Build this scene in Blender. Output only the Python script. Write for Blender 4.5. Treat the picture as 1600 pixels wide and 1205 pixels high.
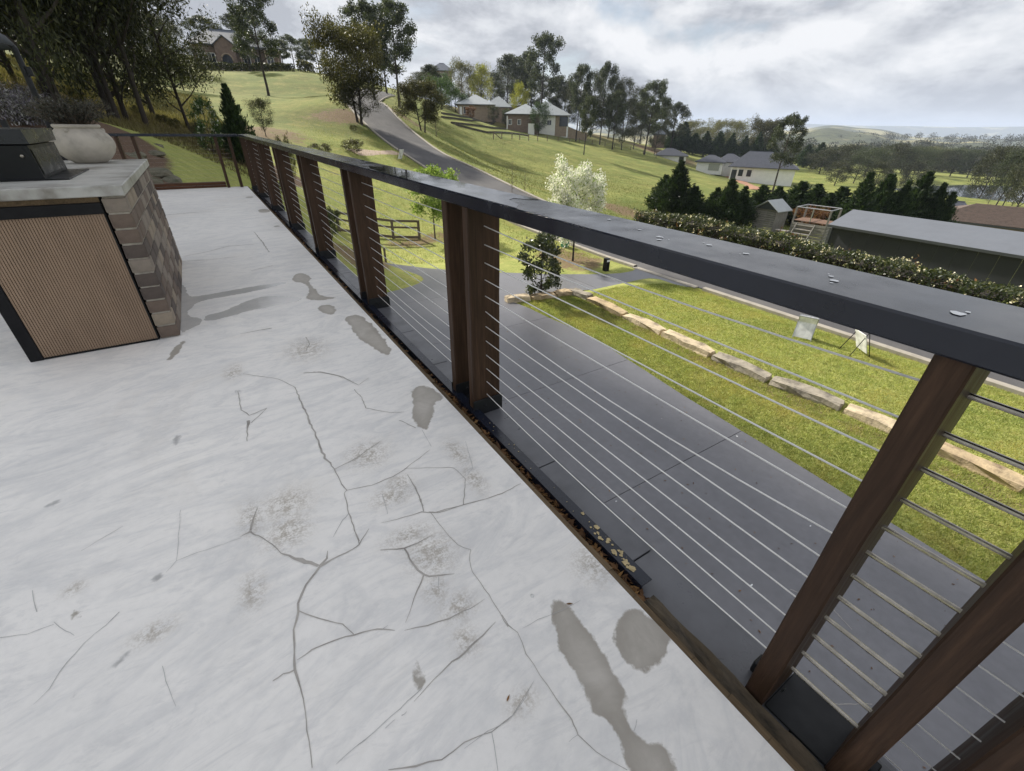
import bpy, bmesh, math, random
import numpy as np
from mathutils import Vector, Matrix

for o in list(bpy.data.objects):
    bpy.data.objects.remove(o, do_unlink=True)
scene = bpy.context.scene
COL = scene.collection
R = math.radians

# ------------------------------------------------------------------ camera
cam_data = bpy.data.cameras.new('camera')
cam_data.sensor_fit = 'HORIZONTAL'
cam_data.sensor_width = 36.0
cam_data.lens = 682.23 / 1600.0 * 36.0
cam_data.clip_start = 0.02
cam_data.clip_end = 20000
cam = bpy.data.objects.new('camera', cam_data)
COL.objects.link(cam)
# world axes: X outward from the deck, Y along the balustrade, Z up; deck surface is z = 0
cam.matrix_world = Matrix((
    (0.84256859, 0.26431409, -0.46927203, 0.0),
    (-0.5383807, 0.43756628, -0.72019579, 0.0),
    (0.01497972, 0.85946135, 0.51098121, 1.25),
    (0, 0, 0, 1)))
scene.camera = cam

# ------------------------------------------------------------------ sky and sun
SUN_AZ = R(-11.0)      # measured from +Y towards +X
SUN_EL = R(35.0)
world = bpy.data.worlds.new('World')
scene.world = world
world.use_nodes = True
wn, wl = world.node_tree.nodes, world.node_tree.links
wn.clear()
def WN(t, **k):
    n = wn.new(t)
    for a, b in k.items():
        setattr(n, a, b)
    return n
w_out = WN('ShaderNodeOutputWorld')
sky = WN('ShaderNodeTexSky', sky_type='NISHITA')
sky.sun_disc = False
sky.sun_elevation = SUN_EL
sky.sun_rotation = SUN_AZ
bg_sky = WN('ShaderNodeBackground'); bg_sky.inputs[1].default_value = 0.10
wl.new(sky.outputs[0], bg_sky.inputs[0])
tc = WN('ShaderNodeTexCoord')
sep = WN('ShaderNodeSeparateXYZ'); wl.new(tc.outputs['Generated'], sep.inputs[0])
def wmath(op, a, b=None, c=None):
    n = WN('ShaderNodeMath', operation=op)
    for i, v in enumerate((a, b, c)):
        if v is None: continue
        if isinstance(v, (int, float)): n.inputs[i].default_value = v
        else: wl.new(v, n.inputs[i])
    return n.outputs[0]
def wvec(off, sz):
    mp = WN('ShaderNodeMapping'); wl.new(tc.outputs['Generated'], mp.inputs[0])
    mp.inputs['Location'].default_value = off; mp.inputs['Rotation'].default_value = (0, 0, 0.4); mp.inputs['Scale'].default_value = (1.0, 1.0, sz)
    return mp.outputs[0]
def wnoise(vec, scale, detail, rough, dist):
    n = WN('ShaderNodeTexNoise'); wl.new(vec, n.inputs[0])
    n.inputs['Scale'].default_value = scale; n.inputs['Detail'].default_value = detail
    n.inputs['Roughness'].default_value = rough; n.inputs['Distortion'].default_value = dist
    return n.outputs[0]
def wramp(v, stops):
    r = WN('ShaderNodeValToRGB'); wl.new(v, r.inputs[0])
    e = r.color_ramp.elements
    while len(e) < len(stops): e.new(0.5)
    for el, (p, c) in zip(e, stops):
        el.position = p; el.color = (*c, 1)
    return r.outputs[0]
SZ = 2.3
n_low = wnoise(wvec((2.3, 5.1, 0.0), SZ), 4.2, 9, 0.60, 0.25)
n_high = wnoise(wvec((2.3, 5.1, 0.075), SZ), 4.2, 6, 0.60, 0.25)       # the same clouds, sampled a little higher
cover = wramp(n_low, [(0.33, (0.62,)*3), (0.45, (1,)*3)])
lit = wmath('ADD', wmath('MULTIPLY', wmath('SUBTRACT', n_low, n_high), 1.9), 0.50)
lit = wmath('ADD', lit, wmath('MULTIPLY', wmath('SUBTRACT', wnoise(wvec((8.0, 1.0, 3.0), 1.8), 2.0, 4, 0.5, 0.0), 0.5), 0.9))
shade = wramp(lit, [(0.30, (0.32, 0.335, 0.37)), (0.45, (0.415, 0.43, 0.462)), (0.58, (0.50, 0.515, 0.54)), (0.80, (0.62, 0.625, 0.64))])
bg_cloud = WN('ShaderNodeBackground'); bg_cloud.inputs[1].default_value = 1.0
wl.new(shade, bg_cloud.inputs[0])
# towards the horizon the clouds merge into an even pale band
hz_fac = wmath('SUBTRACT', 1.0, wmath('MULTIPLY', wmath('MAXIMUM', sep.outputs[2], 0.0), 14.0))
hz_fac = wmath('MAXIMUM', hz_fac, 0.0)
bg_hor = WN('ShaderNodeBackground'); bg_hor.inputs[0].default_value = (0.45, 0.485, 0.54, 1); bg_hor.inputs[1].default_value = 1.0
mixa = WN('ShaderNodeMixShader'); wl.new(cover, mixa.inputs[0]); wl.new(bg_sky.outputs[0], mixa.inputs[1]); wl.new(bg_cloud.outputs[0], mixa.inputs[2])
mixb = WN('ShaderNodeMixShader'); wl.new(wmath('MULTIPLY', hz_fac, 0.75), mixb.inputs[0]); wl.new(mixa.outputs[0], mixb.inputs[1]); wl.new(bg_hor.outputs[0], mixb.inputs[2])
wl.new(mixb.outputs[0], w_out.inputs[0])

sun_data = bpy.data.lights.new('sun', 'SUN')
sun_data.energy = 5.0
sun_data.angle = R(3.0)
sun_data.color = (1.0, 0.94, 0.83)
sun = bpy.data.objects.new('sun', sun_data)
COL.objects.link(sun)
sdir = Vector((math.sin(SUN_AZ) * math.cos(SUN_EL), math.cos(SUN_AZ) * math.cos(SUN_EL), math.sin(SUN_EL)))
sun.rotation_euler = sdir.to_track_quat('Z', 'Y').to_euler()
sun.location = sdir * 60

scene.view_settings.view_transform = 'Standard'
scene.view_settings.look = 'None'
scene.view_settings.exposure = 0.62
scene.view_settings.gamma = 1.0
scene.view_settings.use_curve_mapping = False

rng0 = random.Random(5)
NP = np.random.default_rng(11)

# ------------------------------------------------------------------ measured layout (world metres)
CONTROL_POINTS = [(0.42, 22.0, -0.04), (0.49, 16.99, -0.36), (-0.11, 25.0, 0.16), (-0.96, 25.98, 0.37), (2.65, 29.88, -0.54), (4.52, 32.69, -1.27), (5.15, 28.54, -3.14), (4.79, 24.54, -3.86), (8.39, 31.92, -2.66), (9.66, 30.51, -2.57), (5.47, 41.64, 0.65), (6.49, 59.65, 2.39), (8.82, 47.18, 0.83), (12.36, 44.31, 0.18), (18.4, 69.61, 3.6), (22.11, 107.76, 9.61), (22.72, 92.24, 7.04), (9.03, 79.49, 4.26), (9.41, 124.65, 10.39), (1.86, 84.98, 4.9), (16.91, 118.8, 10.03), (-1.56, 45.97, 1.34), (-2.76, 35.89, 1.14), (-4.67, 35.7, 1.84), (-7.56, 45.37, 3.5), (-11.19, 63.01, 5.7), (-9.65, 49.06, 3.95), (-2.71, 27.87, 0.8), (28.18, 59.68, -1.27), (29.16, 70.19, 0.8), (26.98, 42.1, -3.2), (36.61, 64.31, -2.36), (28.53, 33.49, -4.42), (29.16, 27.39, -5.48), (41.95, 40.05, -5.28), (54.13, 64.24, -4.52), (78.42, 109.89, -1.32), (74.97, 124.11, 0.71), (75.81, 140.9, 3.62), (77.53, 162.45, 6.96), (64.07, 157.46, 9.03), (73.6, 84.42, -3.57), (94.34, 96.57, -4.69), (106.14, 91.29, -5.82), (49.97, 43.12, -6.03), (77.4, 55.09, -7.67), (133.95, 96.35, -10.58), (120.84, 70.69, -11.47), (125.74, 61.55, -11.96), (58.03, 31.45, -7.38), (246.48, 110.21, -12.6), (372.96, 72.8, -17.98), (142.36, 47.26, -11.27), (102.96, 20.6, -9.57), (214.21, 83.75, -12.17), (146.26, 136.41, -4.01), (108.82, 130.6, 0.08), (58.67, 159.55, 10.57), (14.9, 15.34, -3.69), (14.9, 33.85, -2.09), (14.9, 42.02, -0.74), (14.9, 45.2, -0.15), (14.9, 51.97, 1.68), (19.6, 26.4, -3.22), (19.6, 37.23, -1.74), (19.6, 47.4, 0.0), (19.6, 51.18, 0.9), (19.6, 59.98, 3.71), (-6.0, 14.0, 0.1), (-3.0, 13.0, 0.0), (0.0, 13.0, -0.3), (-12.0, 13.0, 0.6), (-14.0, 0.0, 0.2), (-30.0, 0.0, 3.0), (-30.0, 20.0, 3.5), (-40.0, 60.0, 9.0), (-60.0, 120.0, 15.0), (0.0, 200.0, 19.0), (20.0, 125.0, 11.3), (60.0, 200.0, 12.0), (3.0, 16.0, -3.0), (6.0, 20.0, -4.0), (2.0, 22.0, -2.6), (7.0, 26.0, -3.9), (26.0, 8.0, -5.2), (26.0, 16.0, -5.3), (30.0, 4.0, -5.9), (40.0, -10.0, -7.0), (34.0, 14.0, -6.2), (40.0, 20.0, -6.8), (36.0, 28.0, -6.1), (22.0, -20.0, -4.5), (15.0, -20.0, -4.0), (5.0, -20.0, -4.0), (120.0, -60.0, -13.0), (60.0, -40.0, -9.0), (150.0, -60.0, -15.0), (300.0, -80.0, -18.0), (300.0, 200.0, -14.0), (200.0, 300.0, 2.0), (100.0, 350.0, 12.0), (250.0, 250.0, -14.0), (350.0, 300.0, -16.0), (450.0, 100.0, -19.0), (-20.0, 300.0, 18.0), (-100.0, 200.0, 22.0), (-100.0, 0.0, 10.0), (-80.0, -80.0, 6.0), (0.0, -80.0, -3.0), (100.0, -150.0, -14.0), (450.0, -150.0, -20.0), (450.0, 450.0, -18.0), (200.0, 450.0, -4.0), (0.0, 450.0, 10.0), (-150.0, 450.0, 20.0)]
CRACKS = [[(-0.1572, 1.4983, 0.0035), (-0.1791, 1.4406, 0.0058), (-0.1912, 1.3913, 0.0112)], [(-0.224, 1.3799, 0.0016), (-0.1917, 1.3866, 0.0112)], [(-0.1917, 1.3866, 0.0064), (-0.1447, 1.3084, 0.0038), (-0.1129, 1.2327, 0.0051), (-0.0932, 1.206, 0.0102), (-0.0638, 1.1682, 0.0185), (-0.0394, 1.139, 0.0127), (-0.0206, 1.1135, 0.0125)], [(0.1668, 1.1792, 0.0024), (0.1175, 1.1264, 0.0059), (0.0932, 1.1209, 0.0044), (0.0227, 1.1169, 0.0085), (-0.0183, 1.1103, 0.0139)], [(0.125, 1.29, 0.0025), (0.1239, 1.2213, 0.0032), (0.1206, 1.1727, 0.0031), (0.1175, 1.1264, 0.0037)], [(0.0489, 1.2074, 0.0015), (0.0986, 1.2685, 0.0033), (0.125, 1.29, 0.0033)], [(0.0199, 1.1591, 0.0015), (0.0101, 1.1292, 0.01), (-0.0139, 1.111, 0.0139)], [(-0.0153, 1.1102, 0.0125), (-0.0661, 1.0599, 0.0105), (-0.0977, 1.0079, 0.0093), (-0.1239, 0.9311, 0.0086), (-0.1348, 0.8628, 0.0064), (-0.1401, 0.8139, 0.0092), (-0.1359, 0.7622, 0.0044), (-0.1385, 0.698, 0.0036), (-0.1397, 0.6564, 0.0031), (-0.1452, 0.5737, 0.0024)], [(-0.1041, 0.9867, 0.0042), (-0.0545, 0.9244, 0.0047), (-0.0014, 0.8742, 0.004), (0.016, 0.8272, 0.0033)], [(-0.1323, 0.8376, 0.0016), (-0.0916, 0.8447, 0.0048), (-0.0317, 0.838, 0.0049), (0.0183, 0.8257, 0.005), (0.0631, 0.8106, 0.005), (0.0928, 0.7986, 0.0056), (0.1189, 0.7756, 0.0011)], [(0.0928, 0.7986, 0.0034), (0.1077, 0.8005, 0.0011)], [(0.1422, 0.7611, 0.0011), (0.2036, 0.7391, 0.0051), (0.2649, 0.7264, 0.0046), (0.332, 0.7209, 0.003), (0.3865, 0.7235, 0.0012)], [(0.1724, 1.0679, 0.0043), (0.2438, 1.0309, 0.008), (0.292, 1.0293, 0.0067), (0.3471, 1.032, 0.0015)], [(0.2438, 1.0309, 0.008), (0.2455, 0.9562, 0.0096), (0.2587, 0.899, 0.0106), (0.289, 0.8768, 0.0059), (0.3451, 0.8517, 0.0013)], [(0.2587, 0.899, 0.0066), (0.2021, 0.8387, 0.0037), (0.1526, 0.7811, 0.0011)], [(0.2976, 0.869, 0.0033), (0.2777, 0.8295, 0.0013)], [(0.3769, 0.6439, 0.0011), (0.2979, 0.6218, 0.008), (0.2586, 0.6157, 0.0062), (0.2208, 0.6099, 0.0051), (0.1585, 0.5957, 0.0024), (0.0978, 0.5763, 0.0009)], [(0.0742, 0.5649, 0.0013), (0.0605, 0.5639, 0.0027)], [(0.0435, 0.5641, 0.0018), (0.0179, 0.5593, 0.0021)], [(-0.1941, 0.8159, 0.0035), (-0.1686, 0.8179, 0.0046), (-0.141, 0.8144, 0.0071)], [(0.3844, 1.1349, 0.0025), (0.3917, 1.0243, 0.0031), (0.4063, 0.9467, 0.0029), (0.4336, 0.9063, 0.0036), (0.41, 0.8713, 0.0028), (0.3985, 0.8268, 0.0027), (0.4029, 0.7283, 0.0025), (0.4003, 0.6125, 0.0028)], [(0.4039, 0.652, 0.0029), (0.4015, 0.6156, 0.004), (0.4145, 0.584, 0.0028), (0.4026, 0.5219, 0.0026), (0.4025, 0.4578, 0.0025), (0.4039, 0.3922, 0.0028), (0.409, 0.3439, 0.0062), (0.4074, 0.3233, 0.0031), (0.4014, 0.3015, 0.0034), (0.4157, 0.2524, 0.002), (0.4535, 0.1907, 0.0016)], [(0.2131, 1.1816, 0.0016), (0.2938, 1.1636, 0.0033), (0.3577, 1.1536, 0.0041), (0.3997, 1.1254, 0.0041), (0.509, 1.1032, 0.0043)], [(0.3801, 1.1398, 0.0033), (0.409, 1.1174, 0.0041), (0.506, 1.1027, 0.0051), (0.5967, 1.0842, 0.0044), (0.6637, 1.0792, 0.0062), (0.7583, 1.0842, 0.0028)], [(0.3804, 1.2179, 0.0052), (0.3649, 1.1525, 0.005)], [(-0.1074, 2.6727, 0.0036), (0.0552, 2.5046, 0.0052), (0.1183, 2.3597, 0.0065), (0.1187, 2.2111, 0.0091), (0.1207, 2.0317, 0.0126), (0.1231, 1.8521, 0.0089), (0.1227, 1.6614, 0.0137), (0.1407, 1.5719, 0.0054), (0.1402, 1.484, 0.0041), (0.1512, 1.4149, 0.0049)], [(0.1512, 1.4149, 0.004), (0.1363, 1.404, 0.0039), (0.1263, 1.2906, 0.0045), (0.1209, 1.175, 0.0033), (0.1226, 1.1423, 0.0033)], [(0.1391, 1.5653, 0.0043), (0.2218, 1.5844, 0.0056), (0.3621, 1.6509, 0.0037)], [(0.1512, 1.4149, 0.004), (0.2436, 1.3921, 0.004), (0.3309, 1.3952, 0.0042), (0.3867, 1.4129, 0.0043), (0.532, 1.4767, 0.0023)], [(0.1874, 2.5039, 0.0089), (0.2727, 2.4729, 0.0071), (0.3701, 2.3426, 0.0052), (0.4194, 2.2039, 0.0049), (0.4928, 2.2547, 0.0034)], [(0.3876, 2.1712, 0.0048), (0.3969, 2.0663, 0.0046), (0.3864, 1.9567, 0.0058), (0.4806, 1.851, 0.0042), (0.541, 1.8229, 0.0028)], [(0.3862, 1.3757, 0.0042), (0.388, 1.2892, 0.0069), (0.3736, 1.1802, 0.0064)], [(0.2623, 1.3196, 0.0029), (0.2459, 1.2105, 0.0027)], [(-0.149, 2.4705, 0.0049), (-0.1511, 2.2614, 0.0059), (-0.1206, 2.1891, 0.0085), (-0.0384, 2.2149, 0.0044)], [(-0.1294, 2.1426, 0.0194), (-0.1388, 2.069, 0.008), (-0.15, 1.9645, 0.0038)], [(-0.0384, 2.2149, 0.0029), (-0.1185, 2.1157, 0.0055)], [(0.4934, 1.7671, 0.004), (0.5387, 1.665, 0.0052)], [(0.5577, 1.6339, 0.0026), (0.5449, 1.4947, 0.0024)], [(0.389, 1.419, 0.0022), (0.5672, 1.3171, 0.0032), (0.58, 1.2271, 0.0031), (0.5072, 1.1038, 0.0046)], [(0.6941, 1.4477, 0.0024), (0.6354, 1.2674, 0.0032), (0.5988, 1.2448, 0.0021)], [(-0.3999, 1.6346, 0.0019), (-0.4096, 1.3793, 0.0024)], [(-0.437, 1.3458, 0.0015), (-0.4096, 1.3793, 0.0024), (-0.3515, 1.3815, 0.0025), (-0.2226, 1.3725, 0.0017)], [(0.4326, 0.586, 0.0011), (0.4857, 0.5833, 0.0023), (0.5675, 0.5675, 0.0024), (0.6325, 0.5636, 0.0012)], [(0.3813, 0.4544, 0.001), (0.3193, 0.4252, 0.0018), (0.2729, 0.4152, 0.0022), (0.223, 0.4232, 0.0017), (0.1602, 0.4225, 0.0012)], [(0.5451, 0.2484, 0.0013), (0.5212, 0.2351, 0.0022)], [(0.4014, 0.3015, 0.0017), (0.3752, 0.3022, 0.0013)], [(-0.5717, 1.6518, 0.002), (-0.6165, 1.6267, 0.0029), (-0.6783, 1.5933, 0.0019)], [(-0.5475, 1.2587, 0.003), (-0.5756, 1.2284, 0.0029), (-0.6213, 1.197, 0.0021), (-0.6631, 1.1342, 0.0033), (-0.6746, 1.0972, 0.0019), (-0.6995, 1.0711, 0.0012)], [(-0.4359, 1.0111, 0.0019), (-0.4217, 0.9381, 0.0018), (-0.4042, 0.8793, 0.0011)], [(-0.7783, 1.4845, 0.0025), (-0.7502, 1.3856, 0.0031)], [(-0.8186, 1.3391, 0.0029), (-0.758, 1.3122, 0.0022), (-0.7007, 1.3107, 0.0015)], [(-0.7021, 1.3194, 0.0015), (-0.6698, 1.2682, 0.0022), (-0.6461, 1.2383, 0.0014)], [(-0.6629, 8.783, 0.0382), (-0.3584, 8.8457, 0.0395), (0.0091, 8.8705, 0.0204)], [(0.3692, 6.8624, 0.01), (0.3923, 6.1807, 0.0218), (0.3958, 5.613, 0.0116)], [(-0.4259, 5.6281, 0.0106), (-0.1737, 5.5624, 0.0144), (0.0602, 5.5655, 0.0074)], [(-0.3971, 5.8454, 0.0112), (-0.16, 5.9654, 0.0158), (0.0316, 6.1328, 0.025), (0.2912, 6.0862, 0.0127)], [(0.1512, 4.9134, 0.0064), (0.3512, 5.007, 0.0134)], [(-0.0716, 3.3019, 0.0057), (0.022, 3.3032, 0.0096), (0.1235, 3.3016, 0.0156)], [(0.2968, 3.0249, 0.0073), (0.2976, 2.8997, 0.0087), (0.2608, 2.8043, 0.0067), (0.2063, 2.7807, 0.0049)], [(0.2394, 2.4914, 0.0058), (0.3327, 2.3998, 0.0057), (0.4085, 2.2518, 0.0027)], [(-0.0017, 0.479, 0.0019), (0.0531, 0.4525, 0.0046), (0.107, 0.4322, 0.0033), (0.1653, 0.434, 0.0027), (0.231, 0.418, 0.0028), (0.2904, 0.4196, 0.0022), (0.3681, 0.4486, 0.0013)], [(0.231, 0.418, 0.0021), (0.2053, 0.3455, 0.0019)], [(-0.0988, 0.5513, 0.0013), (0.019, 0.5718, 0.0026), (0.1277, 0.5945, 0.0024)]]
STAINS = [('w', [(0.559, 0.614), (0.579, 0.582), (0.597, 0.567), (0.585, 0.525), (0.596, 0.477), (0.584, 0.408), (0.571, 0.335), (0.545, 0.288), (0.518, 0.261), (0.523, 0.234), (0.548, 0.195), (0.561, 0.161), (0.549, 0.128), (0.53, 0.102), (0.443, 0.157), (0.456, 0.187), (0.472, 0.221), (0.486, 0.248), (0.479, 0.281), (0.48, 0.309), (0.463, 0.312), (0.466, 0.333), (0.492, 0.337), (0.478, 0.366), (0.475, 0.418), (0.487, 0.457), (0.485, 0.489), (0.516, 0.547)]), ('w', [(0.754, 0.455), (0.779, 0.424), (0.781, 0.381), (0.776, 0.325), (0.713, 0.309), (0.675, 0.309), (0.627, 0.319), (0.61, 0.338), (0.615, 0.365), (0.637, 0.409), (0.639, 0.43), (0.682, 0.443), (0.72, 0.461)]), ('w', [(0.661, 2.031), (0.729, 2.017), (0.77, 1.914), (0.76, 1.787), (0.722, 1.833), (0.656, 1.749), (0.581, 1.601), (0.55, 1.668), (0.571, 1.8)]), ('w', [(0.47, 4.57), (0.569, 4.61), (0.618, 4.392), (0.552, 4.28), (0.56, 4.027), (0.571, 3.816), (0.706, 3.69), (0.513, 3.731), (0.438, 3.821), (0.513, 4.001), (0.521, 4.269), (0.43, 4.368)]), ('w', [(0.602, 3.252), (0.713, 3.266), (0.744, 3.111), (0.741, 2.827), (0.73, 2.553), (0.684, 2.454), (0.636, 2.609), (0.583, 2.888), (0.609, 3.115)]), ('g', [(-0.434, 4.875), (-0.395, 4.684), (-0.37, 4.461), (-0.336, 4.318), (-0.128, 4.346), (0.108, 4.395), (0.438, 4.375), (0.228, 4.271), (-0.087, 4.198), (-0.291, 4.198), (-0.377, 3.966), (-0.362, 3.838), (-0.283, 3.772), (-0.275, 3.673), (-0.373, 3.554), (-0.421, 3.451)]), ('g', [(-0.279, 3.694), (-0.276, 3.827), (-0.133, 3.823), (-0.007, 3.964), (0.153, 4.083), (0.366, 3.935), (0.448, 3.801), (0.093, 3.766), (-0.072, 3.726), (-0.217, 3.658)]), ('w', [(-0.469, 3.099), (-0.455, 3.246), (-0.383, 3.397), (-0.41, 3.233), (-0.461, 3.094)]), ('w', [(0.606, 8.676), (0.715, 8.793), (0.792, 8.581), (0.738, 8.351), (0.597, 8.406)]), ('w', [(0.54, 10.279), (0.642, 10.461), (0.725, 10.342), (0.645, 10.177)]), ('w', [(0.642, 7.154), (0.72, 7.167), (0.715, 7.06), (0.642, 7.073)]), ('w', [(0.488, 3.609), (0.589, 3.595), (0.614, 3.428), (0.544, 3.345), (0.486, 3.42)]), ('w', [(-0.69, 1.336), (-0.657, 1.352), (-0.639, 1.312), (-0.654, 1.297), (-0.676, 1.307)]), ('d', [(-0.822, 1.921), (-0.799, 1.933), (-0.773, 1.935), (-0.786, 1.912), (-0.813, 1.908)]), ('d', [(-0.481, 1.331), (-0.458, 1.35), (-0.445, 1.341), (-0.463, 1.321)]), ('w', [(0.126, 0.675), (0.137, 0.675), (0.14, 0.649), (0.135, 0.603), (0.118, 0.6), (0.12, 0.645)]), ('d', [(-0.431, 2.155), (-0.416, 2.191), (-0.4, 2.168), (-0.411, 2.098), (-0.43, 2.101)]), ('d', [(-0.167, 2.494), (-0.147, 2.499), (-0.137, 2.463), (-0.155, 2.45)]), ('d', [(-0.556, 1.083), (-0.538, 1.096), (-0.519, 1.101), (-0.532, 1.082), (-0.545, 1.07)]), ('d', [(-0.627, 1.04), (-0.623, 1.055), (-0.614, 1.054), (-0.618, 1.037)])]
BLOBS = [(0.287, 1.593, 0.086, 0.091), (-0.062, 1.462, 0.086, 0.084), (-0.069, 1.326, 0.066, 0.074), (0.295, 1.293, 0.081, 0.053), (0.628, 1.401, 0.037, 0.09), (0.609, 1.209, 0.034, 0.09), (-0.183, 1.453, 0.038, 0.092), (0.273, 1.08, 0.081, 0.038), (0.305, 0.745, 0.052, 0.044), (0.278, 0.641, 0.032, 0.044), (-0.21, 1.127, 0.035, 0.068), (0.315, 0.966, 0.078, 0.091), (0.27, 0.834, 0.036, 0.041), (-0.082, 1.318, 0.074, 0.077), (0.328, 0.43, 0.039, 0.026), (0.765, 0.64, 0.078, 0.072), (0.34, 1.347, 0.05, 0.05), (-0.157, 2.717, 0.047, 0.085), (-0.143, 2.733, 0.039, 0.094), (0.266, 2.83, 0.129, 0.166), (-0.673, 1.427, 0.028, 0.025), (-0.461, 1.133, 0.051, 0.032)]
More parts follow.
